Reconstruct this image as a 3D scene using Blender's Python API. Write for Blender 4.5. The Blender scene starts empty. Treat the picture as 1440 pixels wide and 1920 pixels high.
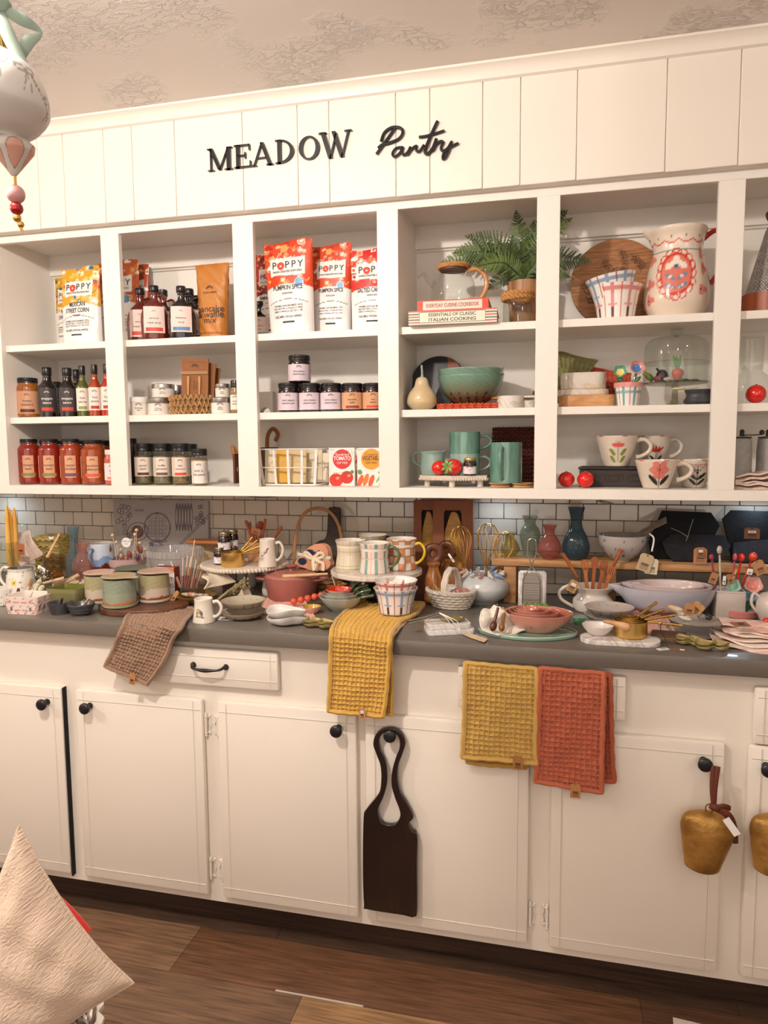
import bpy, bmesh, math, random
import numpy as np
from mathutils import Vector, Matrix
scene = bpy.context.scene
COL = scene.collection
PI = math.pi
rnd = random.Random(7)
# ---------------------------------------------------------------- camera
CAM = np.array([0.4187, -2.3833, 1.4124]); YAW, PIT, ROL, FPX = -0.2386, -0.0964, -0.0085, 1343.28
FW = np.array([math.sin(YAW)*math.cos(PIT), math.cos(YAW)*math.cos(PIT), math.sin(PIT)])
_r = np.array([math.cos(YAW), -math.sin(YAW), 0.0]); _u = np.cross(_r, FW)
RT = _r*math.cos(ROL)+_u*math.sin(ROL); UP = -_r*math.sin(ROL)+_u*math.cos(ROL)
cd = bpy.data.cameras.new('camera'); cam = bpy.data.objects.new('camera', cd); COL.objects.link(cam)
cam.matrix_world = Matrix([[RT[i], UP[i], -FW[i], CAM[i]] for i in range(3)]+[[0, 0, 0, 1]])
cd.sensor_fit = 'HORIZONTAL'; cd.sensor_width = 36; cd.lens = FPX*36/1440; cd.clip_start = 0.02
scene.camera = cam
# ---------------------------------------------------------------- view and world
vs = scene.view_settings; vs.view_transform = 'Standard'; vs.look = 'None'; vs.gamma = 1; vs.use_curve_mapping = False; vs.exposure = -.42

w = bpy.data.worlds.new('world'); scene.world = w; w.use_nodes = True
w.node_tree.nodes['Background'].inputs[0].default_value = (1, .93, .86, 1); w.node_tree.nodes['Background'].inputs[1].default_value = .5
def lamp(name, loc, size, watts, col=(1, .83, .66), spread=150, rot=(0, 0, 0), sy=None):
    l = bpy.data.lights.new(name, 'AREA'); l.shape = 'DISK' if sy is None else 'RECTANGLE'; l.size = size
    if sy: l.size_y = sy
    l.energy = watts; l.color = col; l.spread = math.radians(spread)
    o = bpy.data.objects.new(name, l); o.location = loc; o.rotation_euler = rot; COL.objects.link(o); return o
def bulb(name, loc, watts, col=(1, .9, .815), r=.04):
    l = bpy.data.lights.new(name, 'POINT'); l.energy = watts; l.color = col; l.shadow_soft_size = r
    o = bpy.data.objects.new(name, l); o.location = loc; COL.objects.link(o)
for x, y, wt in [(-.52, -1.8, 92), (-2.5, -2.0, 50), (1.9, -2.2, 12), (-1.4, -3.4, 10), (.6, -3.4, 12), (2.3, -3.4, 8)]:
    bulb('ceiling_lamp', (x, y, 2.24), wt)
# added soft fill light behind the camera; the front wall has no window
lamp('front_window_light', (.3, -4.5, 1.5), 3.8, 26, (1, .95, .91), 160, (PI/2+.15, 0, 0), 1.6)
# ---------------------------------------------------------------- picture measuring
def at(u, v, Y=None, Z=None, X=None):
    d = FW+RT*(u-720)/FPX-UP*(v-960)/FPX
    t = (Y-CAM[1])/d[1] if Y is not None else ((Z-CAM[2])/d[2] if Z is not None else (X-CAM[0])/d[0])
    return CAM+t*d
def mpp(p): return float((np.asarray(p)-CAM)@FW)/FPX
# ---------------------------------------------------------------- colours and materials
def H(h):
    h = h.lstrip('#'); o = []
    for i in (0, 2, 4):
        c = int(h[i:i+2], 16)/255; o.append(c/12.92 if c <= .04045 else ((c+.055)/1.055)**2.4)
    return tuple(o)
MAT = {}
def nodes(name):
    m = bpy.data.materials.new(name); m.use_nodes = True; nt = m.node_tree
    return m, nt, nt.nodes['Principled BSDF']
def setp(b, **k):
    n = {'rough': 'Roughness', 'metal': 'Metallic', 'coat': 'Coat Weight', 'sss': 'Subsurface Weight', 'sheen': 'Sheen Weight', 'spec': 'Specular IOR Level'}
    for a, v in k.items(): b.inputs[n[a]].default_value = v
def M(col, rough=.5, metal=0, coat=0, bump=0, bs=60, col2=None, cs=8, mix=.5, sheen=0, stretch=None, detail=4, name=None, spec=.5):
    key = ('M', col, rough, metal, coat, bump, bs, col2, cs, mix, sheen, stretch, spec)
    if key in MAT: return MAT[key]
    m, nt, b = nodes(name or 'surface'); b.inputs['Base Color'].default_value = H(col)+(1,)
    setp(b, rough=rough, metal=metal, coat=coat, sheen=sheen, spec=spec)
    tc = nt.nodes.new('ShaderNodeTexCoord'); mp = nt.nodes.new('ShaderNodeMapping'); nt.links.new(tc.outputs['Object'], mp.inputs[0])
    if stretch: mp.inputs['Scale'].default_value = stretch
    if bump:
        n = nt.nodes.new('ShaderNodeTexNoise'); n.inputs['Scale'].default_value = bs; n.inputs['Detail'].default_value = 5
        bp = nt.nodes.new('ShaderNodeBump'); bp.inputs['Strength'].default_value = bump; bp.inputs['Distance'].default_value = .004
        nt.links.new(mp.outputs[0], n.inputs['Vector']); nt.links.new(n.outputs[0], bp.inputs['Height']); nt.links.new(bp.outputs[0], b.inputs['Normal'])
    if col2:
        n = nt.nodes.new('ShaderNodeTexNoise'); n.inputs['Scale'].default_value = cs; n.inputs['Detail'].default_value = detail
        r = nt.nodes.new('ShaderNodeValToRGB'); r.color_ramp.elements[0].position = .5-mix/2; r.color_ramp.elements[1].position = .5+mix/2
        r.color_ramp.elements[0].color = H(col)+(1,); r.color_ramp.elements[1].color = H(col2)+(1,)
        nt.links.new(mp.outputs[0], n.inputs['Vector']); nt.links.new(n.outputs[0], r.inputs[0]); nt.links.new(r.outputs[0], b.inputs['Base Color'])
    MAT[key] = m; return m
def PAINT(rough=.35, coat=0, bump=0, bs=80, grain=None):
    key = ('P', rough, coat, bump, grain)
    if key in MAT: return MAT[key]
    m, nt, b = nodes('painted_surface'); setp(b, rough=rough, coat=coat)
    a = nt.nodes.new('ShaderNodeVertexColor'); a.layer_name = 'Col'
    out = a.outputs[0]
    tc = nt.nodes.new('ShaderNodeTexCoord')
    if grain:
        mp = nt.nodes.new('ShaderNodeMapping'); mp.inputs['Scale'].default_value = grain
        n = nt.nodes.new('ShaderNodeTexNoise'); n.inputs['Scale'].default_value = 6; n.inputs['Detail'].default_value = 8; n.inputs['Distortion'].default_value = .6
        r = nt.nodes.new('ShaderNodeMapRange'); r.inputs[1].default_value = .3; r.inputs[2].default_value = .72; r.inputs[3].default_value = .52; r.inputs[4].default_value = 1.45
        mx = nt.nodes.new('ShaderNodeVectorMath'); mx.operation = 'SCALE'
        nt.links.new(tc.outputs['Object'], mp.inputs[0]); nt.links.new(mp.outputs[0], n.inputs['Vector']); nt.links.new(n.outputs[0], r.inputs[0])
        nt.links.new(out, mx.inputs[0]); nt.links.new(r.outputs[0], mx.inputs['Scale']); out = mx.outputs[0]
    if bump:
        n = nt.nodes.new('ShaderNodeTexNoise'); n.inputs['Scale'].default_value = bs
        bp = nt.nodes.new('ShaderNodeBump'); bp.inputs['Strength'].default_value = bump; bp.inputs['Distance'].default_value = .003
        nt.links.new(tc.outputs['Object'], n.inputs['Vector']); nt.links.new(n.outputs[0], bp.inputs['Height']); nt.links.new(bp.outputs[0], b.inputs['Normal'])
    nt.links.new(out, b.inputs['Base Color']); MAT[key] = m; return m
def GLASS(col='#ffffff', clear=.93, gl=.03, haze=0):
    key = ('G', col, clear, haze)
    if key in MAT: return MAT[key]
    m, nt, b = nodes('glass'); nt.nodes.remove(b); out = nt.nodes['Material Output']
    t = nt.nodes.new('ShaderNodeBsdfTransparent'); t.inputs[0].default_value = tuple(c**(.5 if haze else 1)*clear for c in H(col))+(1,)
    g = nt.nodes.new('ShaderNodeBsdfGlossy'); g.inputs['Roughness'].default_value = gl
    lw = nt.nodes.new('ShaderNodeLayerWeight'); lw.inputs[0].default_value = .35
    r = nt.nodes.new('ShaderNodeMapRange'); r.inputs[3].default_value = .035; r.inputs[4].default_value = .75
    p = nt.nodes.new('ShaderNodeMath'); p.operation = 'POWER'; p.inputs[1].default_value = 2.6
    mx = nt.nodes.new('ShaderNodeMixShader')
    nt.links.new(lw.outputs['Facing'], p.inputs[0]); nt.links.new(p.outputs[0], r.inputs[0]); nt.links.new(r.outputs[0], mx.inputs[0])
    nt.links.new(t.outputs[0], mx.inputs[1]); nt.links.new(g.outputs[0], mx.inputs[2]); fin = mx.outputs[0]
    if haze:
        df = nt.nodes.new('ShaderNodeBsdfDiffuse'); df.inputs[0].default_value = H(col)+(1,); m2 = nt.nodes.new('ShaderNodeMixShader'); m2.inputs[0].default_value = haze
        nt.links.new(fin, m2.inputs[1]); nt.links.new(df.outputs[0], m2.inputs[2]); fin = m2.outputs[0]
    nt.links.new(fin, out.inputs[0]); MAT[key] = m; return m
def WOOD(c1, c2, stretch=(4, 40, 40), rough=.45, coat=0, dist=1.5, sc=1.0):
    key = ('W', c1, c2, stretch, rough, coat)
    if key in MAT: return MAT[key]
    m, nt, b = nodes('wood'); setp(b, rough=rough, coat=coat)
    tc = nt.nodes.new('ShaderNodeTexCoord'); mp = nt.nodes.new('ShaderNodeMapping'); mp.inputs['Scale'].default_value = stretch
    n = nt.nodes.new('ShaderNodeTexNoise'); n.inputs['Scale'].default_value = sc; n.inputs['Detail'].default_value = 7; n.inputs['Distortion'].default_value = dist
    r = nt.nodes.new('ShaderNodeValToRGB'); r.color_ramp.elements[0].position = .32; r.color_ramp.elements[1].position = .68
    r.color_ramp.elements[0].color = H(c1)+(1,); r.color_ramp.elements[1].color = H(c2)+(1,)
    bp = nt.nodes.new('ShaderNodeBump'); bp.inputs['Strength'].default_value = .15; bp.inputs['Distance'].default_value = .002
    for a, c in [(tc.outputs['Object'], mp.inputs[0]), (mp.outputs[0], n.inputs['Vector']), (n.outputs[0], r.inputs[0]), (r.outputs[0], b.inputs['Base Color']), (n.outputs[0], bp.inputs['Height']), (bp.outputs[0], b.inputs['Normal'])]: nt.links.new(a, c)
    MAT[key] = m; return m
def MARBLE(base='#eeeae6', vein='#b9b2ad', sc=9):
    key = ('Mb', base, vein, sc)
    if key in MAT: return MAT[key]
    m, nt, b = nodes('marble'); setp(b, rough=.25, coat=.2)
    tc = nt.nodes.new('ShaderNodeTexCoord'); n = nt.nodes.new('ShaderNodeTexNoise'); n.inputs['Scale'].default_value = sc; n.inputs['Detail'].default_value = 8; n.inputs['Distortion'].default_value = 2.2
    r = nt.nodes.new('ShaderNodeValToRGB'); e = r.color_ramp.elements; e[0].position = .46; e[0].color = H(base)+(1,); e[1].position = .56; e[1].color = H(base)+(1,)
    x = e.new(.51); x.color = H(vein)+(1,)
    nt.links.new(tc.outputs['Object'], n.inputs['Vector']); nt.links.new(n.outputs[0], r.inputs[0]); nt.links.new(r.outputs[0], b.inputs['Base Color']); MAT[key] = m; return m
def paint(x, y, base, L):
    C = np.empty(x.shape+(3,)); C[:] = H(base) if isinstance(base, str) else base
    for s in L:
        k = s[0]; c = H(s[-1])
        if k in 'eg':
            cx, cy, rx, ry, ro = s[1:6]; dx, dy = x-cx, y-cy; X = dx*math.cos(ro)+dy*math.sin(ro); Y = -dx*math.sin(ro)+dy*math.cos(ro)
            q = np.sqrt((X/rx)**2+(Y/ry)**2); m = q < 1 if k == 'e' else np.abs(q-1) < s[6]/min(rx, ry)
        elif k == 'l':
            x0, y0, x1, y1, wd = s[1:6]; dx, dy = x1-x0, y1-y0; t = np.clip(((x-x0)*dx+(y-y0)*dy)/(dx*dx+dy*dy+1e-12), 0, 1)
            m = np.hypot(x-x0-t*dx, y-y0-t*dy) < wd/2
        elif k == 'r': m = (x > s[1]) & (x < s[3]) & (y > s[2]) & (y < s[4])
        C[m] = c
    return C
# ---------------------------------------------------------------- mesh building
def Tm(x=0, y=0, z=0, rx=0, ry=0, rz=0, s=1):
    return Matrix.Translation((x, y, z)) @ Matrix.Rotation(rz, 4, 'Z') @ Matrix.Rotation(ry, 4, 'Y') @ Matrix.Rotation(rx, 4, 'X') @ Matrix.Scale(s, 4)
STAND = Matrix(((1, 0, 0, 0), (0, 0, -1, 0), (0, 1, 0, 0), (0, 0, 0, 1)))     # xy drawing stood up, front to -Y
def catmull(P, k, closed=False):
    P = np.asarray(P, float)
    if k <= 1 or len(P) < 3: return P
    n = len(P); Q = []
    rng = range(n if closed else n-1)
    for i in rng:
        if closed: a, b, c, d = P[(i-1) % n], P[i], P[(i+1) % n], P[(i+2) % n]
        else: a, b, c, d = P[max(i-1, 0)], P[i], P[i+1], P[min(i+2, n-1)]
        for j in range(k):
            t = j/k; Q.append(.5*((2*b)+(c-a)*t+(2*a-5*b+4*c-d)*t*t+(3*b-a-3*c+d)*t**3))
    if not closed: Q.append(P[-1])
    return np.array(Q)
def linsub(P, k):
    P = np.asarray(P, float); Q = []
    for i in range(len(P)-1):
        for j in range(k): Q.append(P[i]+(P[i+1]-P[i])*j/k)
    Q.append(P[-1]); return np.array(Q)
_txt = {}
def textmesh(s, bold=0):
    key = (s, bold)
    if key not in _txt:
        c = bpy.data.curves.new('t', 'FONT'); c.body = s; c.align_x = 'CENTER'; c.size = 1; c.offset = bold; c.resolution_u = 3; c.space_line = .95
        o = bpy.data.objects.new('t', c); COL.objects.link(o)
        bpy.context.view_layer.update()
        me = bpy.data.meshes.new_from_object(o.evaluated_get(bpy.context.evaluated_depsgraph_get()))
        V = np.array([v.co[:] for v in me.vertices]).reshape(-1, 3); F = [tuple(p.vertices) for p in me.polygons]
        bpy.data.objects.remove(o); bpy.data.meshes.remove(me)
        _txt[key] = (V, F)
    return _txt[key]
_shp = {}
class B:
    def __init__(s): s.v = []; s.f = []; s.m = []; s.c = []; s.n = 0; s.mats = []; s.sm = []; s.hascol = False
    def add(s, V, F, m, col=None, smooth=True, T=None):
        V = np.asarray(V, float).reshape(-1, 3)
        if T is not None:
            A = np.array(T); V = V@A[:3, :3].T+A[:3, 3]
        if m not in s.mats: s.mats.append(m)
        i = s.mats.index(m); n = s.n
        s.v.append(V); s.f += [tuple(int(a)+n for a in f) for f in F]; s.m += [i]*len(F); s.sm += [smooth]*len(F)
        if col is None: col = np.ones((len(V), 3))
        else: s.hascol = True
        s.c.append(np.asarray(col, float).reshape(-1, 3)*np.ones((len(V), 1))); s.n += len(V); return s
    def grid(s, X, Y, Z, m, col=None, cu=False, cv=False, T=None):
        nu, nv = X.shape; V = np.stack([X, Y, Z], -1).reshape(-1, 3)
        I = np.arange(nu*nv).reshape(nu, nv)
        if cu: I = np.vstack([I, I[:1]])
        if cv: I = np.hstack([I, I[:, :1]])
        F = np.stack([I[:-1, :-1], I[1:, :-1], I[1:, 1:], I[:-1, 1:]], -1).reshape(-1, 4)
        return s.add(V, F.tolist(), m, None if col is None else np.asarray(col).reshape(-1, 3), True, T)
    def lathe(s, prof, m, n=32, sm=0, col=None, rm=None, zm=None, T=None, sx=1, sy=1, sub=0):
        P = np.array(prof, float)
        if sm: P = catmull(P, sm); P[:, 0] = np.maximum(P[:, 0], 0)
        if sub: P = linsub(P, sub)
        a = np.linspace(0, 2*PI, n, endpoint=False); A, R = np.meshgrid(a, P[:, 0], indexing='ij'); _, Z = np.meshgrid(a, P[:, 1], indexing='ij')
        t = np.linspace(0, 1, len(P)); _, TT = np.meshgrid(a, t, indexing='ij')
        A2 = (A+PI) % (2*PI)-PI; R0, Z0 = R, Z
        if rm is not None: R = R*rm(A2, Z0, TT)
        if zm is not None: Z = Z+zm(A2, TT, R0)
        c = None if col is None else col(A2, Z0, R0, TT)
        return s.grid(R*np.sin(A)*sx, -R*np.cos(A)*sy, Z, m, c, cu=True, T=T)
    def ell(s, c, r, m, n=20, T=None, col=None, k=12):
        if not hasattr(r, '__len__'): r = (r, r, r)
        t = np.linspace(-PI/2, PI/2, k); P = [(max(math.cos(x), 0), math.sin(x)) for x in t]
        M_ = Matrix.Translation(c) @ Matrix.Diagonal((r[0], r[1], r[2], 1))
        return s.lathe(P, m, n, T=(T @ M_) if T is not None else M_, col=col)
    def cyl(s, c, r, h, m, n=24, r2=None, bev=0, T=None, col=None):
        r2 = r if r2 is None else r2; b = bev
        P = [(0, 0), (r-b, 0), (r, b), (r2, h-b), (r2-b, h), (0, h)] if b else [(0, 0), (r, 0), (r2, h), (0, h)]
        M_ = Matrix.Translation(c); return s.lathe(P, m, n, T=(T @ M_) if T is not None else M_, col=col)
    def tube(s, P, r, m, n=8, sm=0, closed=False, T=None, flat=1, col=None, up=None):
        P = np.asarray(P, float)
        rr = np.full(len(P), r, float) if not hasattr(r, '__len__') else np.asarray(r, float)
        if sm: Q = catmull(np.column_stack([P, rr]), sm, closed); P, rr = Q[:, :3], np.maximum(Q[:, 3], 1e-5)
        k = len(P); Tn = np.roll(P, -1, 0)-np.roll(P, 1, 0)
        if not closed: Tn[0] = P[1]-P[0]; Tn[-1] = P[-1]-P[-2]
        Tn /= np.linalg.norm(Tn, axis=1)[:, None]+1e-12
        N = np.zeros_like(P); a = np.array(up if up is not None else ((0, 0, 1) if abs(Tn[0][2]) < .9 else (1, 0, 0)), float)
        for i in range(k):
            if up is not None: a = np.array(up, float)
            b = a-Tn[i]*(a@Tn[i]); L = np.linalg.norm(b); b = b/L if L > 1e-6 else N[i-1]; N[i] = b; a = b
        Bn = np.cross(Tn, N); th = np.linspace(0, 2*PI, n, endpoint=False)
        X = P[:, None, :]+rr[:, None, None]*(np.cos(th)[None, :, None]*N[:, None, :]*flat+np.sin(th)[None, :, None]*Bn[:, None, :])
        s.grid(X[..., 0], X[..., 1], X[..., 2], m, col, cu=closed, cv=True, T=T)
        if not closed:
            for e in (0, k-1):
                V = np.vstack([X[e], P[e:e+1]]); s.add(V, [(i, (i+1) % n, n) for i in range(n)], m, None if col is None else col.reshape(-1, 3)[:1], True, T)
        return s
    def box(s, x0, y0, z0, x1, y1, z1, m, bev=0, seg=2, T=None, col=None):
        key = (round(x1-x0, 5), round(y1-y0, 5), round(z1-z0, 5), bev, seg)
        if key not in _shp:
            bm = bmesh.new(); bmesh.ops.create_cube(bm, size=1)
            for v in bm.verts: v.co = ((v.co.x+.5)*(x1-x0), (v.co.y+.5)*(y1-y0), (v.co.z+.5)*(z1-z0))
            if bev: bmesh.ops.bevel(bm, geom=bm.edges[:], offset=bev, segments=seg, affect='EDGES', profile=.5)
            bm.verts.index_update(); _shp[key] = (np.array([v.co[:] for v in bm.verts]), [tuple(v.index for v in f.verts) for f in bm.faces]); bm.free()
        V, F = _shp[key]
        return s.add(V+np.array([x0, y0, z0]), F, m, col, True, T)
    def shape(s, outline, t, m, holes=(), bev=0, T=None, sm=0, col=None, res=2):
        cu = bpy.data.curves.new('s', 'CURVE'); cu.dimensions = '2D'; cu.fill_mode = 'BOTH'; cu.extrude = t/2-bev; cu.bevel_depth = bev; cu.bevel_resolution = res
        cu.offset = -bev if bev else 0
        for ol in [outline]+list(holes):
            P = catmull(ol, sm, True) if sm else np.asarray(ol, float)
            sp = cu.splines.new('POLY'); sp.points.add(len(P)-1)
            for i, p in enumerate(P): sp.points[i].co = (p[0], p[1], 0, 1)
            sp.use_cyclic_u = True
        o = bpy.data.objects.new('s', cu); COL.objects.link(o); bpy.context.view_layer.update()
        me = bpy.data.meshes.new_from_object(o.evaluated_get(bpy.context.evaluated_depsgraph_get()))
        V = np.array([v.co[:] for v in me.vertices]).reshape(-1, 3); F = [tuple(p.vertices) for p in me.polygons]
        bpy.data.objects.remove(o); bpy.data.meshes.remove(me); bpy.data.curves.remove(cu)
        if col is not None: col = col(V[:, 0], V[:, 1])
        return s.add(V, F, m, col, True, T)
    def text(s, body, size, m, fn=None, T=None, bold=0, wmax=None, x=0, y=0, sx=1):
        V, F = textmesh(body, bold)
        if not len(V): return s
        V = V*size*np.array([sx, 1, 1])
        if wmax and np.ptp(V[:, 0]) > wmax: V = V*np.array([wmax/np.ptp(V[:, 0]), 1, 1])
        V = V+np.array([x, y, 0])
        if fn is not None: V = fn(V)
        return s.add(V, F, m, None, False, T)
    def panel(s, w, h, m, colf, nx=60, ny=60, T=None, fn=None):      # painted flat sheet in xz facing -Y, base centre at origin
        X, Z = np.meshgrid(np.linspace(-w/2, w/2, nx), np.linspace(0, h, ny), indexing='ij'); Y = np.zeros_like(X)
        c = colf(X, Z)
        if fn: X, Y, Z = fn(X, Z)
        return s.grid(X, Y, Z, m, c, T=T)
    def mesh(s, name):
        me = bpy.data.meshes.new(name); V = np.vstack(s.v); me.from_pydata(V.tolist(), [], s.f)
        for m in s.mats: me.materials.append(m)
        me.polygons.foreach_set('material_index', s.m); me.polygons.foreach_set('use_smooth', s.sm)
        if s.hascol:
            a = me.color_attributes.new('Col', 'FLOAT_COLOR', 'POINT'); a.data.foreach_set('color', np.column_stack([np.vstack(s.c), np.ones(len(V))]).ravel())
        me.set_sharp_from_angle(angle=math.radians(38)); me.update(); return me
    def part(s, name, parent, label=None, loc=None, kind=None):
        o = bpy.data.objects.new(name, s.mesh(name)); COL.objects.link(o); o.parent = parent
        if loc is not None: o.location = loc
        if label: o['label'] = label
        if kind: o['kind'] = kind
        return o
    def one(s, name, label, cat, loc=(0, 0, 0), rz=0, group=None, rx=0, ry=0):
        o = bpy.data.objects.new(name, s.mesh(name)); COL.objects.link(o); o.location = loc; o.rotation_euler = (rx, ry, rz)
        o['label'] = label; o['category'] = cat
        if group: o['group'] = group
        return o
    def struct(s, name):
        o = bpy.data.objects.new(name, s.mesh(name)); COL.objects.link(o); o['kind'] = 'structure'; return o
def thing(name, label, cat, loc=(0, 0, 0), rz=0, group=None, rx=0, ry=0):
    o = bpy.data.objects.new(name, None); COL.objects.link(o); o.empty_display_size = .02; o.location = loc; o.rotation_euler = (rx, ry, rz)
    o['label'] = label; o['category'] = cat
    if group: o['group'] = group
    return o
def dup(root, loc, rz=0, label=None, group=None):
    r = root.copy(); COL.objects.link(r); r.location = loc; r.rotation_euler.z = rz
    if label: r['label'] = label
    if group: r['group'] = group
    for ch in list(root.children):
        c = ch.copy(); COL.objects.link(c); c.parent = r
        for g in ch.children:
            d = g.copy(); COL.objects.link(d); d.parent = c
    return r
def cylmap(r, a0=0, z0=0, off=.0006, sx=1, sy=1):
    def f(V):
        a = V[:, 0]/r+a0; q = r+off
        return np.column_stack([q*np.sin(a)*sx, -q*np.cos(a)*sy, V[:, 1]+z0])
    return f
def flat(y=0, z0=0, x0=0): return lambda V: np.column_stack([V[:, 0]+x0, V[:, 2]*0+y, V[:, 1]+z0])
# ---------------------------------------------------------------- placing
SH = {1: 1.7459, 2: 1.5077, 3: 1.2801}; CT = .914
def on(uc, vt, wpx, Z, Y):                                   # standing at depth Y on height Z, its top at vt
    p = at(uc, vt, Y=Y); return (float(p[0]), Y, Z), wpx*mpp(p), float(p[2])-Z
def base(uc, vt, vb, wpx, Z=CT, rd=1.0):                     # round thing whose front foot is at vb
    f = at(uc, vb, Z=Z); m = mpp(f); r = wpx*m/2; y = float(f[1])+r*rd; q = at(uc, (vt+vb)/2, Y=y); t = at(uc, vt, Y=y+r*.9)
    return (float(q[0]), y, Z), wpx*mpp(q), float(t[2])-Z
# ================================================================ the room
FY = -.33; DF = -.625
white = M('#f1ebe2', .42, bump=.12, bs=35, name='white_paint'); white2 = M('#f0e8dc', .4, bump=.1, bs=30, name='cream_paint')
black = M('#17151a', .35, name='black_enamel')
XL, XR, YB, ZC = -3.0, 3.0, -4.6, 2.4073
b = B()                                                     # floor boards laid one by one
fm = PAINT(.42, 0, .25, 60, grain=(1.2, 22, 1)); b.box(XL, YB, -.03, XR, 0, -.006, M('#2a1d15', .8))
pal = ['#84644a', '#664832', '#74543c', '#8b7460', '#5c4230', '#7c5b44']
row = 0; y1 = -.5881
edges = [-.5881+.1835*k for k in range(4, -24, -1)]
fixed = {(-.5881-.1835, -.5881): (-.5806, '#7c6049', '#6a4a35'), (-.5881-.367, -.5881-.1835): (-.2, '#6e5440', '#94724f')}
R_ = random.Random(5)
for yt in edges:
    yb = yt-.1835
    if yb < YB: break
    key = next((k for k in fixed if abs(k[1]-yt) < 1e-3), None)
    seams = [XL]; x = XL
    if key:
        sx, cl, cr = fixed[key]; s0 = sx
        while s0-1.22 > XL: s0 -= 1.22
        seams += [s0+1.22*k for k in range(0, 6) if s0+1.22*k < XR]
    else:
        x = XL+R_.uniform(.2, 1.2)
        while x < XR: seams.append(x); x += 1.22
    seams.append(XR)
    for a_, c_ in zip(seams[:-1], seams[1:]):
        cc = R_.choice(pal)
        if key and abs(c_-fixed[key][0]) < 1e-3: cc = fixed[key][1]
        if key and abs(a_-fixed[key][0]) < 1e-3: cc = fixed[key][2]
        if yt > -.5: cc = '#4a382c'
        b.box(a_+.0006, yb+.0006, -.006, c_-.0006, yt-.0006, 0, fm, col=np.array(H(cc)))
b.struct('floor')
# ceiling with trowelled texture
m, nt, bs_ = nodes('ceiling_plaster'); bs_.inputs['Base Color'].default_value = H('#ece5de')+(1,); setp(bs_, rough=.7)
tc = nt.nodes.new('ShaderNodeTexCoord'); n1 = nt.nodes.new('ShaderNodeTexNoise'); n1.inputs['Scale'].default_value = 22; n1.inputs['Detail'].default_value = 7; n1.inputs['Distortion'].default_value = 1.4
n2 = nt.nodes.new('ShaderNodeTexNoise'); n2.inputs['Scale'].default_value = 4.5; n2.inputs['Detail'].default_value = 3
mp = nt.nodes.new('ShaderNodeMapping'); mp.inputs['Scale'].default_value = (1, 1.8, 1); mp.inputs['Rotation'].default_value = (0, 0, .3)
r1 = nt.nodes.new('ShaderNodeValToRGB'); e = r1.color_ramp.elements; e[0].position = .44; e[0].color = (0, 0, 0, 1); e[1].position = .5; e[1].color = (1, 1, 1, 1); x = e.new(.56); x.color = (.25, .25, .25, 1)
r2 = nt.nodes.new('ShaderNodeMapRange'); r2.inputs[1].default_value = .46; r2.inputs[2].default_value = .56
mu = nt.nodes.new('ShaderNodeMath'); mu.operation = 'MULTIPLY'; bp = nt.nodes.new('ShaderNodeBump'); bp.inputs['Strength'].default_value = .8; bp.inputs['Distance'].default_value = .005
for a, c in [(tc.outputs['Object'], mp.inputs[0]), (mp.outputs[0], n1.inputs['Vector']), (tc.outputs['Object'], n2.inputs['Vector']), (n1.outputs[0], r1.inputs[0]), (n2.outputs[0], r2.inputs[0]), (r1.outputs[0], mu.inputs[0]), (r2.outputs[0], mu.inputs[1]), (mu.outputs[0], bp.inputs['Height']), (bp.outputs[0], bs_.inputs['Normal'])]: nt.links.new(a, c)
b = B(); b.box(XL, YB, ZC, XR, .1, ZC+.05, m); b.struct('ceiling')
wl = M('#d6cabd', .6)
b = B(); b.box(XL, 0, 0, XR, .08, ZC, wl); b.struct('wall_back')
b = B(); b.box(XL-.08, YB, 0, XL, .08, ZC, wl); b.struct('wall_left')
b = B(); b.box(XR, YB, 0, XR+.08, .08, ZC, wl); b.struct('wall_right')
b = B(); b.box(XL, YB-.08, 0, XR, YB, ZC, wl); b.struct('wall_front')
# handmade-look splashback tiles
b = B(); tm_ = PAINT(.12, .6, .25, 14); b.box(-2.4, -.003, CT, 2.0, -.0005, 1.29, M('#6f655b', .9))
R_ = random.Random(3); tw, th_ = .0838, .0527; zz = 1.2117-th_*6
zz = 1.2117-.0527*6; k = 0
while zz < 1.27:
    xx = -2.4+(tw/2 if k % 2 else 0)+.0075
    z0, z1 = max(zz, CT), min(zz+th_, 1.26)
    while xx < 1.9:
        g = R_.uniform(.93, 1.05); b.box(xx+.0009, -.0085+R_.uniform(0, .001), z0+.0009, xx+tw-.0009, -.002, z1-.0009, tm_, bev=.0015, seg=1, col=np.array(H('#d0c6b6'))*g); xx += tw
    zz += th_; k += 1
b.struct('wall_splashback_tiles')
# boarded soffit above the cabinets, proud of them
SY = -.365; gx = [(72, 340), (120, 340), (195, 320), (248, 310), (328, 300), (455, 290), (558, 280), (617, 270), (742, 260), (806, 260), (905, 240), (976, 230), (1082, 220), (1250, 200), (1388, 190)]
xs = [-2.6, -2.45, -2.2, -1.95, -1.8, -1.6, -1.42]+[float(at(u, v, Y=SY)[0]) for u, v in gx]+[1.02, 1.2, 1.35, 1.6]
b = B(); b.box(-2.6, SY+.006, 2.094, 1.6, -.01, ZC, white)
for a_, c_ in zip(xs[:-1], xs[1:]): b.box(a_+.0006, SY, 2.0935, c_-.0006, SY+.014, ZC-.01, white2, bev=.0018, seg=1)
b.struct('wall_soffit_boards')
b = B(); P = [(0, 0), (.004, -.012), (.012, -.022), (.026, -.026), (.026, 0)]
V = []; F = []
cr = [(SY-.028, ZC), (SY-.028, ZC-.006), (SY-.02, ZC-.010), (SY-.012, ZC-.022), (SY-.008, ZC-.036), (SY, ZC-.04), (SY, ZC)]
for x in (-2.6, 1.6): V += [(x, y, z) for y, z in cr]
n = len(cr); F = [(i, (i+1) % n, n+(i+1) % n, n+i) for i in range(n)]; b.add(V, F, white2, smooth=False); b.struct('trim_1')
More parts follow.
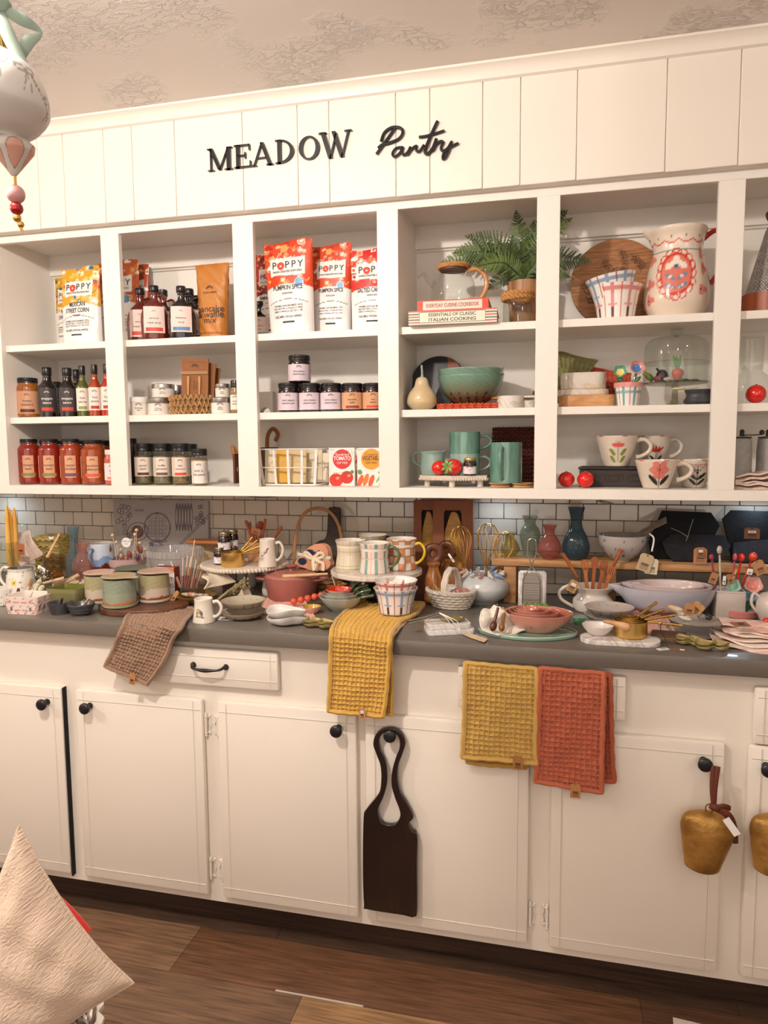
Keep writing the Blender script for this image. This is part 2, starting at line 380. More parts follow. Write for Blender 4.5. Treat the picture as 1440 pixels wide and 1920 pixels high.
# ---------------------------------------------------------------- open wall cabinet
ox = [(-1.3828, -.9933), (-.9289, -.543), (-.4764, -.095), (-.033, .3531), (.4146, .8085), (.8718, 1.26)]
ZT, ZB_, ZFB, ZFT, YI = 2.0701, 1.2801, 1.2507, 2.097, -.0535
cab = thing('open_wall_cabinet', 'white painted open wall cabinet with three rows of shelves along the tiled wall', 'cabinet', (0, 0, 0))
ff = B()
ed = [-2.3]+[x for p in ox for x in p]+[1.55]
ff.box(-2.3, FY, ZFB, 1.55, FY+.019, ZB_, white, bev=.0012, seg=1); ff.box(-2.3, FY, ZT, 1.55, FY+.019, ZFT, white, bev=.0012, seg=1)
for a_, c_ in zip(ed[0::2], ed[1::2]): ff.box(a_, FY+.0003, ZB_-.001, c_, FY+.0187, ZT+.001, white, bev=.001, seg=1)
ff.part('face_frame', cab)
b = B(); b.box(-2.3, YI, ZFB, 1.55, -.002, 2.12, white); 
b.box(-1.40, YI-.019, 2.0236, 1.5, YI, 2.114, white, bev=.001, seg=1); b.tube([(-1.40, YI-.004, 2.021), (1.5, YI-.004, 2.021)], .005, white2, 8)
b.part('back_panel', cab)
b = B(); b.box(-2.3, FY+.019, ZFB+.004, 1.55, YI, ZB_, white); b.part('bottom_panel', cab)
b = B(); b.box(-2.3, FY+.019, 2.114, 1.55, YI, 2.13, white); b.part('top_panel', cab)
for x0, x1 in ((-1.402, -1.383), (-.075, -.056), (-.052, -.033)):
    b = B(); b.box(x0, FY+.019, ZB_, x1, YI, 2.114, white); b.part('side_panel', cab)
for zt in (SH[1], SH[2]):
    for x0, x1 in ((-1.383, -.075), (-.033, 1.5)):
        b = B(); b.box(x0, FY+.0195, zt-.0215, x1, YI, zt, white, bev=.001, seg=1); b.part('shelf', cab)
# ---------------------------------------------------------------- base cabinets
bc = thing('base_cabinet', 'cream painted base cabinet run with overlay doors beneath the grey countertop', 'cabinet', (0, 0, 0))
BF = -.605
b = B(); b.box(-2.3, BF, .10, 1.7, BF+.019, .874, white2, bev=.001, seg=1); b.box(-2.3, BF+.019, .10, 1.7, -.004, .12, white2); b.box(-2.3, BF+.019, .12, -2.28, -.004, .86, white2); b.box(1.68, BF+.019, .12, 1.7, -.004, .86, white2); b.part('cabinet_body', bc)
b = B(); b.box(-2.25, -.54, .002, 1.65, -.52, .10, WOOD('#2c1d15', '#4a3427', (2, 30, 60)), bev=0); b.part('toe_kick', bc)
def front(x0, x1, z0, z1, name, inset=.022):
    t = thing(name, '', '', (0, 0, 0)); del t['label'], t['category']; t.parent = bc
    return t
def slab(b, x0, x1, z0, z1, ins=.03):
    b.box(x0, DF, z0, x1, BF-.0005, z1, white2, bev=.006, seg=2)
    gm = M('#b9ab9b', .8)
    e = .0006
    for zz in (z0+ins, z1-ins): b.box(x0+.006, DF-e, zz-.001, x1-.006, DF+.001, zz+.0002, gm); b.box(x0+.006, DF-.0012, zz+.0002, x1-.006, DF+.001, zz+.0014, white2)
    for xx in (x0+ins*.9, x1-ins*.9): b.box(xx-.001, DF-e, z0+.006, xx+.0002, DF+.001, z1-.006, gm); b.box(xx+.0002, DF-.0012, z0+.006, xx+.0014, DF+.001, z1-.006, white2)
def knob(x, z, par):
    b = B(); b.lathe([(0, 0), (.009, 0), (.0085, .006), (.005, .012), (.006, .018), (.0145, .021), (.0165, .026), (.0155, .031), (.008, .034), (0, .0345)], black, 24, sm=2, T=Tm(x, DF, z, rx=PI/2)); return b.part('knob', par)
def hinge(x, z, side, par):
    b = B(); hm = M('#efe6da', .35)
    b.cyl((0, 0, -.021), .0042, .042, hm, 10)
    for s in (-1, 1): b.ell((0, 0, s*.025), .0045, hm, 8, k=6); b.lathe([(.002, 0), (.004, .004), (.001, .009), (0, .011)], hm, 8, T=Tm(0, 0, s*.027, rx=0 if s > 0 else PI))
    b.tube([(side*.004, .004, -.02), (side*.011, .006, -.027), (side*.009, .006, -.012), (side*.013, .006, 0), (side*.009, .006, .012), (side*.011, .006, .027), (side*.004, .004, .02)], .0025, hm, 6, sm=3)
    return b.part('hinge', par, loc=(x, BF-.008, z))
DT, DB_ = .7038, .1284
def door(x0, x1, kx, hs, knobside=True):
    b = B(); slab(b, x0, x1, DB_, DT); d = b.part('cabinet_door', bc)
    if kx is not None: k_ = knob(kx, DT-.0440, d)
    if hs:
        for z in (DT-.075, DB_+.075): hinge((x1+.005) if hs > 0 else (x0-.005), z, hs, d)
    return d
kn = lambda u, v: float(at(u, v, Y=DF-.03)[0])
door(-1.42, -.9886, kn(76, 1325), 0); door(-.9415, -.5363, kn(157, 1334), 1); door(-.4898, -.0898, kn(629, 1371), -1)
door(-.066, .3598, kn(730, 1382), 1); door(.4128, .8093, kn(1323, 1438), -1); door(.8609, 1.26, kn(1440, 1443)+.003, 0)
b = B(); b.box(-.9878, DF+.004, .12, -.9850, BF+.0, DT-.0, M('#0d0b0a', .9)); b.part('door_gap_strip', bc)
def drawer(u0, v0, u1, v1, lab=None, x0=None):
    a_ = at(u0, v0, Y=DF); c_ = at(u1, v1, Y=DF); X0 = float(a_[0]) if x0 is None else x0
    b = B(); slab(b, X0, float(c_[0]), float(c_[2]), float(a_[2]), .024); d = b.part('drawer', bc); return d, (X0, float(c_[0]), float(c_[2]), float(a_[2]))
d1, q1 = drawer(300, 1210, 522, 1297, x0=-.805); 
zc = float(at(391, 1253, Y=DF-.02)[2]); xa, xb = float(at(363, 1250, Y=DF)[0]), float(at(424, 1255, Y=DF)[0])
b = B()
for x in (xa, xb): b.lathe([(0, 0), (.0085, 0), (.008, .004), (.005, .008), (0, .010)], black, 16, T=Tm(x, DF, zc, rx=PI/2)); 
b.tube([(xa, DF-.004, zc+.003), (xa+.006, DF-.020, zc-.001), (xa+.02, DF-.027, zc-.003), ((xa+xb)/2, DF-.030, zc-.004), (xb-.02, DF-.027, zc-.003), (xb-.006, DF-.020, zc-.001), (xb, DF-.004, zc+.003)], [.004, .0038, .0032, .0055, .0032, .0038, .004], black, 10, sm=4)
b.part('handle', d1)
d2, q2 = drawer(858, 1249, 1173, 1353); 
d3, q3 = drawer(1434, 1290, 1700, 1420, x0=.868)
b = B(); b.tube([(.30, DF-.002, .79), (.32, DF-.014, .786), (.36, DF-.015, .784), (.40, DF-.014, .786), (.42, DF-.002, .79)], .004, black, 8, sm=3); b.part('handle', d2)
gp = M('#6b645c', .33, coat=.2, bump=.04, bs=50, name='grey_countertop_paint')
b = B(); b.box(-2.3, -.648, .874, 1.7, -.001, .914, gp, bev=.003, seg=2); b.one('countertop', 'grey painted countertop running the full length of the cream base cabinets', 'countertop')
# under-cabinet puck lights and the cable hanging beneath the cabinet
for i, x in enumerate((-1.66, .24, 1.0)):
    b = B(); b.cyl((0, 0, 0), .03, .012, M('#f2f0ec', .4), 24, bev=.002)
    b.one('puck_light', ['round white puck light under the cabinet above the yellow candles', 'round white puck light under the cabinet above the gold whisks', 'round white puck light under the cabinet above the slate boards'][i], 'light', (x, -.10, ZFB-.0085))
    lamp('puck_lamp', (x, -.10, ZFB-.013), .04, [.45, .3, .4][i], (.62, .8, 1), 170)
b = B(); c0 = at(1135, 945, Y=-.28); P = []
for k in range(28): P.append((float(c0[0])+.018*math.cos(k*.75)*(1+.2*math.sin(k)), -.29+.012*math.sin(k*1.7), ZFB-.005-.005*(1+math.sin(k*.75+1))))
b.tube(P, .0013, M('#8a8378', .5), 6, sm=4); b.one('light_cable', 'coiled grey cable tucked under the cabinet above the grey colander', 'cable')
b = B(); P = [at(u, v, Y=-.25) for u, v in [(238, 930), (262, 931), (290, 934), (320, 930), (345, 929)]]; b.tube(P, .0014, M('#8a8378', .5), 6, sm=5); b.one('light_cable', 'thin cable sagging under the cabinet above the engraved grey tray', 'cable')
b = B(); P = [at(u, v, Y=-.25) for u, v in [(455, 929), (480, 932), (505, 932), (530, 929)]]; b.tube(P, .0014, M('#4a4540', .5), 6, sm=5); b.one('light_cable', 'thin dark cable sagging under the cabinet above the beaded cake stand', 'cable')
# ================================================================ kinds of things
kraft = M('#b98a5e', .8, bump=.1, bs=300, name='kraft_paper'); ink = M('#2b2624', .6); inkw = M('#f4f1ec', .6); redink = M('#d8432c', .5)
paper = M('#efe7de', .6); tagw = M('#f6f4f0', .6); lidb = M('#1b191b', .3); gold = M('#e3bd70', .32, 1); steel = M('#b9b4ac', .25, 1); silver_lid = M('#b6b2ab', .35, 1)
walnut = WOOD('#3a2014', '#6b3d22', (3, 3, 30)); cherry = WOOD('#8a4526', '#b8693c', (12, 12, 3), .4); pale = WOOD('#c9a071', '#e0bd90', (25, 25, 4), .5); clearg = GLASS('#f8faf8', .97)
def logo(b, fn, z, s=1.0, m=ink):                      # small arch-shaped emblem with a line of tiny letters under it
    for k in range(3):
        V = []; r0, r1 = s*(.0035+.0016*k), s*(.0042+.0016*k); n = 10
        for i in range(n+1): t = PI*i/n; V += [(r0*math.cos(t), r0*.8*math.sin(t)+z, 0), (r1*math.cos(t), r1*.8*math.sin(t)+z, 0)]
        b.add(fn(np.array(V)), [(2*i, 2*i+1, 2*i+3, 2*i+2) for i in range(n)], m, None, False)
def band(b, r, z0, z1, a0, a1, m, off=.0005, n=20, sx=1, sy=1, col=None):
    A, Z = np.meshgrid(np.linspace(a0, a1, n), np.linspace(z0, z1, 3), indexing='ij'); q = r+off
    b.grid(q*np.sin(A)*sx, -q*np.cos(A)*sy, Z, m, None if col is None else np.ones(A.shape+(3,))*np.array(col))
def labelled(par, r, z0, z1, col, lines, stripe=None, tcol=ink, half=1.25, sx=1, sy=1, sc=1.0, emblem=True, nutr=True, rot=0, sticker=None):
    b = B(); h = z1-z0; band(b, r, z0, z1, -half+rot, half+rot, M(col, .55), sx=sx, sy=sy); f = cylmap(r, rot, 0, .0010, sx, sy)
    if emblem: logo(b, f, z1-h*.2, sc*1.1, tcol)
    n = len(lines); zz = z1-h*.48
    for ln in lines: b.text(ln, h*.15*sc, tcol, f, y=zz, wmax=r*1.45, bold=.006); zz -= h*.17
    if stripe: band(b, r, z0+h*.06, z0+h*.2, -.62+rot, .62+rot, M(stripe, .5), .0009, sx=sx, sy=sy)
    if nutr:
        for k in range(9): band(b, r, z1-h*(.1+.09*k), z1-h*(.07+.09*k)-h*.02, half*.68+rot, half*.95+rot, tcol, .0009, n=4, sx=sx, sy=sy)
    return b.part('label', par)
def facing(p): return .8*math.atan2(CAM[0]-p[0], p[1]-CAM[1])
def jar(loc, w, h, body, label, lines, text_label, cat='jar', lid=lidb, lidh=.13, neck=.86, stripe=None, tcol=ink, grp=None, rz=0, name='jar', l0=.16, l1=.72, clear=None, fill=.8, square=0, sc=1.0, half=1.25, lidr=.88):
    t = thing(name, text_label, cat, loc, facing(loc), grp); r = w/2; b = B(); hb = h*(1-lidh)
    rm = (lambda a, z, tt: 1+square*(np.maximum(np.abs(np.cos(a)), np.abs(np.sin(a)))**-.7-1)) if square else None
    prof = [(0, .001), (r*.8, .001), (r*.95, .004), (r, hb*.07), (r, hb*.1), (r, hb*.80), (r*.99, hb*.86), (r*neck, hb*.95), (r*neck*.97, hb)]
    if clear:
        b.lathe(prof, clear, 28, rm=rm, sub=2); b.part('glass', t); b = B(); q = .965
        b.lathe([(0, .003), (r*.8*q, .003), (r*q, hb*.07), (r*q, hb*fill), (0, hb*fill+.001)], body, 24, rm=rm); b.part('contents', t)
    else: b.lathe(prof, body, 28, rm=rm, sub=2); b.part('glass', t)
    b = B(); rl = r*lidr; b.lathe([(rl*.96, 0), (rl, .001), (rl, h*lidh*.3), (rl*.985, h*lidh*.34), (rl, h*lidh*.4), (rl*.99, h*lidh-.0015), (rl*.94, h*lidh), (0, h*lidh-.0006)], lid, 28, T=Tm(0, 0, hb-h*lidh*.02)); b.part('lid', t)
    labelled(t, r*(1.004), hb*l0, hb*l1, label, lines, stripe, tcol, sc=sc, half=half)
    return t
def bottle(loc, w, h, body, label, lines, text_label, prof, l0, l1, rl=1, stripe=None, tcol=ink, cap=lidb, grp=None, rz=0, sx=1, sy=1, capz=.9, capr=.3, name='bottle', cat='bottle', sc=1.0, half=1.2):
    t = thing(name, text_label, cat, loc, facing(loc), grp); r = w/2; b = B(); b.lathe([(x*r, z*h) for x, z in prof], body, 28, sm=3, sx=sx, sy=sy); b.part('glass', t)
    b = B(); b.lathe([(capr*r*.96, 0), (capr*r, .001), (capr*r, (1-capz)*h-.002), (capr*r*.9, (1-capz)*h), (0, (1-capz)*h)], cap, 20, T=Tm(0, 0, capz*h)); b.part('cap', t)
    labelled(t, r*rl, l0*h, l1*h, label, lines, stripe, tcol, sx=sx, sy=sy, sc=sc, nutr=False, half=half); return t
def tag(u, v, w, h, label, Y, m=kraft, ry=0, rz=0, sticker=True, name='price_tag', lines=(), string=None, rx=0, loc=None):
    p = at(u, v, Y=Y) if loc is None else loc; b = B(); c = .15
    o = [(-w/2, -h/2), (w/2, -h/2), (w/2, h*.38), (w*.32, h/2), (-w*.32, h/2), (-w/2, h*.38)]
    hole = [(math.cos(t)*w*.06, h*.42+math.sin(t)*w*.06) for t in np.linspace(0, 2*PI, 9)[:-1]]
    b.shape(o, .0006, m, [hole], T=STAND)
    f = flat(-.0006)
    if sticker: b.box(-w*.26, -.0009, h*.02, w*.26, -.0004, h*.25, tagw); b.text('$12.00', h*.13, ink, flat(-.0012, h*.085), wmax=w*.4)
    for k in range(10): b.box(-w*.26+k*w*.055, -.0007, -h*.2, -w*.26+k*w*.055+w*.025*(1+k % 2*.5), -.0003, -h*.03, ink)
    for k in range(3): b.box(-w*.3, -.0007, -h*(.27+.06*k), w*.3, -.0003, -h*(.27+.06*k)+h*.02, M('#5b4433', .7))
    if string: b.tube(string, .0006, M('#2a2320', .8), 5, sm=4)
    return b.one(name, label, 'tag', tuple(p), rz, None, rx, ry)
def pouch(uc, vt, wpx, Y, pal, lines, label, z=SH[1], rz=0, ry=0, seed=1, logo_=True, vt_h=None, badge=None, taper=.0, grp=None):
    loc, w, h = on(uc, vt, wpx, z, Y); R = random.Random(seed); b = B(); D = w*.20
    top, cols = pal; hb = h*.54; nx, nz = 70, 110
    L = []
    for i in range(70):
        x, y = R.uniform(-w/2, w/2), R.uniform(hb, h); c = R.choice(cols); k = R.randrange(5); s = w*R.uniform(.03, .07)
        if k == 0: L += [('e', x, y, s*.7, s*.7, 0, c), ('g', x, y, s*1.1, s*1.1, 0, s*.12, c)]
        elif k == 1: L += [('r', x-s, y-s, x+s, y+s, c), ('e', x, y, s*.6, s*.6, 0, R.choice(cols))]
        elif k == 2: L += [('e', x-s*.5, y, s*.8, s*.6, 0, c), ('e', x+s*.5, y, s*.8, s*.5, 0, c), ('e', x, y+s*.4, s*.7, s*.6, 0, c)]
        elif k == 3: L += [('l', x-s, y+s*.6, x, y-s*.4, s*.3, c), ('l', x, y-s*.4, x+s, y+s*.6, s*.3, c)]
        else: L += [('e', x+q*s*.5, y+p*s*.4, s*.25, s*.25, 0, c) for q, p in ((-1, 0), (1, 0), (0, 1.4))]
    def prof(X, Zz):
        xe = np.clip(np.abs(2*X/w), 0, 1); t = np.clip(Zz/h, 0, 1)
        return D*np.sqrt(np.clip(1-xe**2.6, 0, 1))*np.clip(1-t**1.5, 0, 1)**.75*(1+.05*np.sin(X*90+Zz*60))
    X, Z = np.meshgrid(np.linspace(-w/2, w/2, nx), np.linspace(0, h, nz), indexing='ij')
    C = paint(X, Z, top, L); m = Z < hb-w*.10*(2*X/w)**2+0*Z; C[m] = H('#efece9')
    wav = w*.012*np.sin(X/w*9)
    if logo_:
        lx0, lx1 = -w*.36, w*.36; lz0, lz1 = h*.63, h*.82
        m = (X > lx0) & (X < lx1) & (Z+wav > lz0) & (Z+wav < lz1); C[m] = H('#f1eeea')
    m = np.abs(Z-(h*.375-w*.12*(2*X/w)**2)) < h*.0035; C[m & (np.abs(X) < w*.42)] = H('#4a4644')
    if badge:
        bx, bz = w*.24, hb+h*.005; q = np.hypot(X-bx, Z-bz); C[q < w*.085] = H(badge); C[(q < w*.095) & (q > w*.085)] = H('#e8eef2')
    f = prof(X, Z); tp = 1-.10*(Z/h)*0+taper*(1-Z/h)
    pm = PAINT(.38, .25, .12, 25)
    b.grid(X*tp, -f, Z+.004*np.sin(X*40)*(Z/h)**4, pm, C); b.grid(X*tp, f*.7, Z+.004*np.sin(X*40)*(Z/h)**4, pm, paint(X, Z, '#e9e6e3', []))
    F = lambda V: np.column_stack([V[:, 0]*(1+taper*(1-V[:, 1]/h)), -prof(V[:, 0], V[:, 1])-.0016, V[:, 1]])
    if logo_:
        for i, ch in enumerate('POPPY'):
            x = -w*.27+i*w*.135
            if ch == 'O':
                n = 18; V = []
                for j in range(n): t = 2*PI*j/n; V += [(x+w*.075*math.cos(t)*(1+.08*math.sin(3*t)), h*.735+w*.075*math.sin(t), 0), (x+w*.022*math.cos(t), h*.735+w*.022*math.sin(t), 0)]
                b.add(F(np.array(V)), [(2*j, 2*j+1, (2*j+3) % (2*n), (2*j+2) % (2*n)) for j in range(n)], redink, None, False)
            else: b.text(ch, w*.19, ink, F, x=x, y=h*.708)
        b.text('HAND-CRAFTED POPCORN', w*.055, ink, F, y=h*.662, wmax=w*.6, bold=.008)
    zz = h*.475+(h*.02 if len(lines) > 1 else 0)
    for ln in lines: b.text(ln, w*.13, ink, F, y=zz, wmax=w*.66, bold=.012, sx=.72); zz -= h*.078
    b.text('POPCORN', w*.05, ink, F, y=zz+h*.03, bold=.01)
    for k in range(3): b.text(['CARAMEL POPCORN MIXED WITH', 'REAL BUTTER, A TOUCH OF SPICE', 'AND A WHOLE LOT OF LOVE'][k], w*.048, ink, F, y=h*(.295-.03*k), wmax=w*.62, bold=.006)
    b.text('PURE, SIMPLE, POPCORN HAPPINESS.', w*.06, ink, F, y=h*.175, wmax=w*.6, bold=.008)
    b.add(F(np.array([(x*w, y*h, 0) for x, y in ((-.13, .12), (-.04, .12), (.04, .12), (.13, .12), (.13, .138), (.04, .138), (-.04, .138), (-.13, .138))])), [(0, 1, 6, 7), (1, 2, 5, 6), (2, 3, 4, 5)], ink)
    return b.one('popcorn_pouch', label, 'popcorn bag', loc, rz, grp, 0, ry)
def mug(loc, w, h, colf, label, handle, grp=None, rz=0, flare=None, hz=(.2, .82), hang=PI/2, hr=.0045, reach=.42, name='mug', cat='mug', pm=None, inner='#efe6da', wob=0, hflat=1, hm=None, prof=None, n=96, hlabel=None):
    t = thing(name, label, cat, loc, rz, grp); r = w/2; b = B(); pm = pm or PAINT(.22, .4)
    P = prof or [(.0, 0), (.93, 0), (1, .03), (1, .5), (1, .985), (.985, 1), (.955, .985), (.93, .5), (.92, .06), (0, .05)]
    k0 = next(i for i, p in enumerate(P) if p[1] >= .999)
    nP = len(P)-1
    def c(A, Z, R, T):
        C = colf(A, Z, R); C[T > (k0+.02)/nP] = H(inner); return C
    sub = 10
    b.lathe([(x*r, z*h) for x, z in P], pm, n, sub=sub, col=c, rm=(lambda a, z, t_: 1+wob*np.sin(3*a+z*80)+wob*.6*np.sin(5*a-z*60)) if wob else None); b.part('body', t)
    b = B(); R0 = r*.93; dx, dy = math.sin(hang), -math.cos(hang); z0, z1 = hz[0]*h, hz[1]*h; e = reach*w
    pts = [(R0, z1), (R0+e*.55, z1+h*.03), (R0+e, z1-(z1-z0)*.28), (R0+e*.86, z0+(z1-z0)*.32), (R0+e*.35, z0+h*.03), (R0, z0)]
    b.tube([(q*dx, q*dy, z) for q, z in pts], [hr*1.3, hr, hr, hr, hr, hr*1.3], hm or pm, 10, sm=4, col=None if hm else None, flat=hflat)
    b.part('handle', t, hlabel); return t
def colored(b, rgb):                                     # paint everything in a builder one colour
    b.c = [np.ones((len(v), 3))*np.array(rgb) for v in b.v]; b.hascol = True; return b
def bowl(loc, w, h, label, m=None, col=None, foot=.45, name='bowl', cat='bowl', rim=0, rm=None, zm=None, n=64, grp=None, rz=0, thick=.035, sx=1, sy=1, build=True, curve=None, one=True, ry=0, rx=0):
    r = w/2; b = B()
    P = curve or [(0, 0), (foot, 0), (foot+.02, .02), (foot+.22, .22), (.86, .6), (.97, .9), (1, 1), (.985, 1.01), (.96, .99), (.91, .86), (.8, .58), (foot+.15, .22), (foot*.8, .07), (0, .06)]
    b.lathe([(x*r, z*h) for x, z in P], m, n, sm=3, col=col, rm=rm, zm=zm, sx=sx, sy=sy)
    return b.one(name, label, cat, loc, rz, grp, rx, ry) if one else b
def colander(loc, w, h, label, base_, in_, rows=((.75, 14), (.45, 14)), dark='#2d2723', n=130, drop=False, grp=None, rz=0, rim=None, ry=0, lugs=False, rx=0, glaze=None, foot=.42, innerholes=True):
    r = w/2
    P = [(0, 0), (foot, 0), (foot+.03, .03), (foot+.36, .27), (.92, .62), (.985, .9), (1, 1), (.985, 1.015), (.955, .99), (.9, .85), (.78, .56), (foot+.1, .2), (foot*.7, .08), (0, .07)]
    def c(A, Z, R, T):
        C = np.empty(A.shape+(3,)); C[:] = H(base_); inn = T > 6.3/13
        if glaze is not None: C[~inn] = glaze(A, Z/h, R)[~inn]
        C[inn] = H(in_)
        for zf, k in rows:
            ph = 0 if int(zf*100) % 2 else .5; a = ((A/(2*PI)*k+ph) % 1-.5)/k*2*PI*np.maximum(R, r*.3); q = np.hypot(a/(w*.019), (Z-zf*h)/np.where(inn, h*.022, h*.04 if not drop or zf > .5 else h*.085)); C[q < 1] = H(dark)
        return C
    zm = None
    if lugs: zm = lambda a, t, R: np.where(R > r*.85, .10*h*(np.exp(-((np.abs(a)-PI/2)/.16)**2)), 0)
    b = B(); b.lathe([(x*r, z*h) for x, z in P], PAINT(.25, .5), n, sm=4, col=c, zm=zm)
    return b.one('colander_bowl' if not lugs else 'colander', label, 'bowl', loc, rz, grp, rx, ry)
def crv(pts): return [tuple(p) for p in pts]
def plaid(w, h, main, line, base_='#f3ebe4', k=4):
    def f(A, Z, R):
        C = np.empty(A.shape+(3,)); C[:] = H(base_); s = A*w/2
        per = PI*w/k*1.0
        ph = ((A/(2*PI)*k*2) % 1-.5); C[np.abs(ph) < .10] = H(main); C[np.abs(Z/h-.86) < .055] = H(main); C[np.abs(Z/h-.40) < .045] = np.where((np.abs(ph) < .26)[np.abs(Z/h-.40) < .045][:, None], np.array(H(main)), C[np.abs(Z/h-.40) < .045])
        ph2 = ((A/(2*PI)*k*2+.5) % 1-.5); C[np.abs(ph2) < .022] = H(line); C[np.abs(Z/h-.63) < .014] = H(line)
        return C
    return f
def berrybowl(uc, vt, wpx, hpx, main, line, label, loc=None, inner=True, slots=True, w=None, h=None, ry=0, rx=0):
    m = mpp(loc); w = w or wpx*m; h = h or hpx*m; r = w/2; pf = plaid(w, h, main, line); b = B()
    def c(A, Z, R, T):
        C = pf(A, Z, R)
        if slots:
            a = ((A/(2*PI)*8) % 1-.5)/8*2*PI*R; q = (np.abs(a) < w*.022) & (Z > h*.04) & (Z < h*.34); C[q] = H('#54382c')
        inn = T > .56; C[inn] = H('#f2ece6')
        if inner:
            x, y = R*np.sin(A), -R*np.cos(A); L = []
            for k in range(7):
                t = k*.9+.3; L += [('e', .72*r*math.cos(t), .72*r*math.sin(t), r*.16, r*.09, t, '#d8412e' if k % 2 else '#e88a3a'), ('e', .72*r*math.cos(t+.35), .72*r*math.sin(t+.35), r*.12, r*.05, t+1, '#3f4a35')]
            Q = paint(x, y, '#f2ece6', L); C[inn] = Q[inn]
            C[inn & (Z < h*.3)] = H('#f2ece6')
        return C
    b.lathe([(x*r, z*h) for x, z in [(0, 0), (.70, 0), (.72, .02), (.78, .35), (.86, .7), (.98, .97), (1.0, 1), (.98, 1.01), (.92, .95), (.8, .6), (.7, .1), (0, .06)]], PAINT(.2, .5), 128, sub=7, col=c)
    return b.one('berry_bowl', label, 'bowl', loc, .15, None, rx, ry)
def book(loc, w, d, h, cover, label, rz, stripe=None, title=(), tm_=ink, plate=None):
    t = thing('book', label, 'book', loc, rz); b = B(); b.box(-w/2+.003, -d/2+.002, .0022, w/2-.003, d/2-.004, h-.0022, M('#efe6d6', .8)); b.part('pages', t)
    b = B(); cm = M(cover, .45)
    b.box(-w/2, -d/2, 0, w/2, d/2, .0022, cm, bev=.0006, seg=1); b.box(-w/2, -d/2, h-.0022, w/2, d/2, h, cm, bev=.0006, seg=1); b.box(-w/2, -d/2-.001, 0, w/2, -d/2+.002, h, cm, bev=.0006, seg=1)
    if stripe:
        cs = stripe; n = len(cs)
        for k, c in enumerate(cs): b.box(-w/2, -d/2-.0014, h*k/n, w/2, -d/2-.0008, h*(k+1)/n, M(c, .5))
    if plate:
        c, e, pw = plate; b.box(-pw/2-.001, -d/2-.0018, h*.1, pw/2+.001, -d/2-.0012, h*.9, M(e, .5)); b.box(-pw/2, -d/2-.0021, h*.14, pw/2, -d/2-.0014, h*.86, M(c, .5))
    n = len(title)
    for k, s in enumerate(title):
        zc = h*(.5+(n-1)*.18-k*.36); sz = h*(.34 if n > 1 else .5); b.text(s, sz, tm_, flat(-d/2-.0026, zc-sz*.34), wmax=(plate[2] if plate else w)*.9*(.8 if n > 1 else 1), bold=.01, sx=1.3)
    b.part('cover', t); return t
def waffle(rows, cell, col, name, label, amp=.0035, ns=None, k=4, thick=.0022, rough=.85, cat='towel', parent=None, plabel=None, wob=.0015, seed=2, flatend=0, sub=6, seam=True):
    k = 6
    """rows: list of (left point, right point); cloth is interpolated down the rows and dented in square cells"""
    L = catmull([r[0] for r in rows], sub); R = catmull([r[1] for r in rows], sub)
    mid = (L+R)/2; s = np.concatenate([[0], np.cumsum(np.linalg.norm(np.diff(mid, axis=0), axis=1))]); W = float(np.mean(np.linalg.norm(R-L, axis=1)))
    nl = max(4, int(round(s[-1]/cell)))*k; nw = max(3, int(round(W/cell)))*k
    S = np.linspace(0, s[-1], nl+1); li = np.stack([np.interp(S, s, L[:, i]) for i in range(3)], -1); ri = np.stack([np.interp(S, s, R[:, i]) for i in range(3)], -1)
    U = np.linspace(0, 1, nw+1); P = li[:, None, :]*(1-U[None, :, None])+ri[:, None, :]*U[None, :, None]
    du = np.gradient(P, axis=1); dv = np.gradient(P, axis=0); N = np.cross(du, dv); N /= np.linalg.norm(N, axis=2)[..., None]+1e-12
    if (N[nl//2, nw//2]@(CAM-P[nl//2, nw//2])) < 0: N = -N
    rr = np.random.RandomState(seed); ci = np.arange(nl+1)[:, None]/k; cj = np.arange(nw+1)[None, :]/k
    jit = rr.uniform(.55, 1.1, (nl//k+2, nw//k+2)); J = jit[np.floor(ci).astype(int), np.floor(cj).astype(int)]
    d = -(np.clip(np.minimum(np.abs(np.sin(PI*ci)), np.abs(np.sin(PI*cj)))*1.25-.22, 0, 1)**.8)*amp*1.35*J
    q = wob*np.sin(U[None, :]*9+ci*.35)+wob*.7*np.sin(ci*.8+1+U[None, :]*4)
    P = P+N*(d+q)[..., None]+np.stack([np.sin(ci*1.9+cj*.3)*cell*.05, 0*ci+0*cj, np.sin(cj*2.1)*cell*.05+0*ci], -1)
    b = B(); b.grid(P[..., 0], P[..., 1], P[..., 2], M(col, rough, sheen=.3, bump=.25, bs=900))
    Q = P-N*thick; b.grid(Q[..., 0], Q[..., 1], Q[..., 2], M(col, rough, sheen=.3, bump=.25, bs=900))
    for e in (P[0], P[-1], P[:, 0], P[:, -1]):
        pass
    e_ = np.concatenate([P[0], P[1:, -1], P[-1, ::-1][1:], P[::-1, 0][1:-1]]); f_ = np.concatenate([Q[0], Q[1:, -1], Q[-1, ::-1][1:], Q[::-1, 0][1:-1]])
    b.tube((e_+f_)/2, thick*1.1, M(col, rough, sheen=.3), 6, closed=True)
    if parent is not None: return b.part(name, parent, plabel)
    return b.one(name, label, cat)
def spoon(b, m, p0, p1, hr=.0035, bw=.015, bl=.045, n=10, cup=True, face=(0, -1, 0)):
    """handle p0 -> p1 with an oval bowl at p1"""
    p0, p1 = Vector(p0), Vector(p1); d = (p1-p0).normalized()
    b.tube([p0, p0.lerp(p1, .5), p1], [hr*1.1, hr*.9, hr], m, 8, sm=2)
    q = d.to_track_quat('X', 'Y').to_matrix().to_4x4(); c = p1+d*bl*.45
    b.ell((0, 0, 0), (bl/2, bw, bw*.45), m, 16, T=Matrix.Translation(c) @ q, k=8)
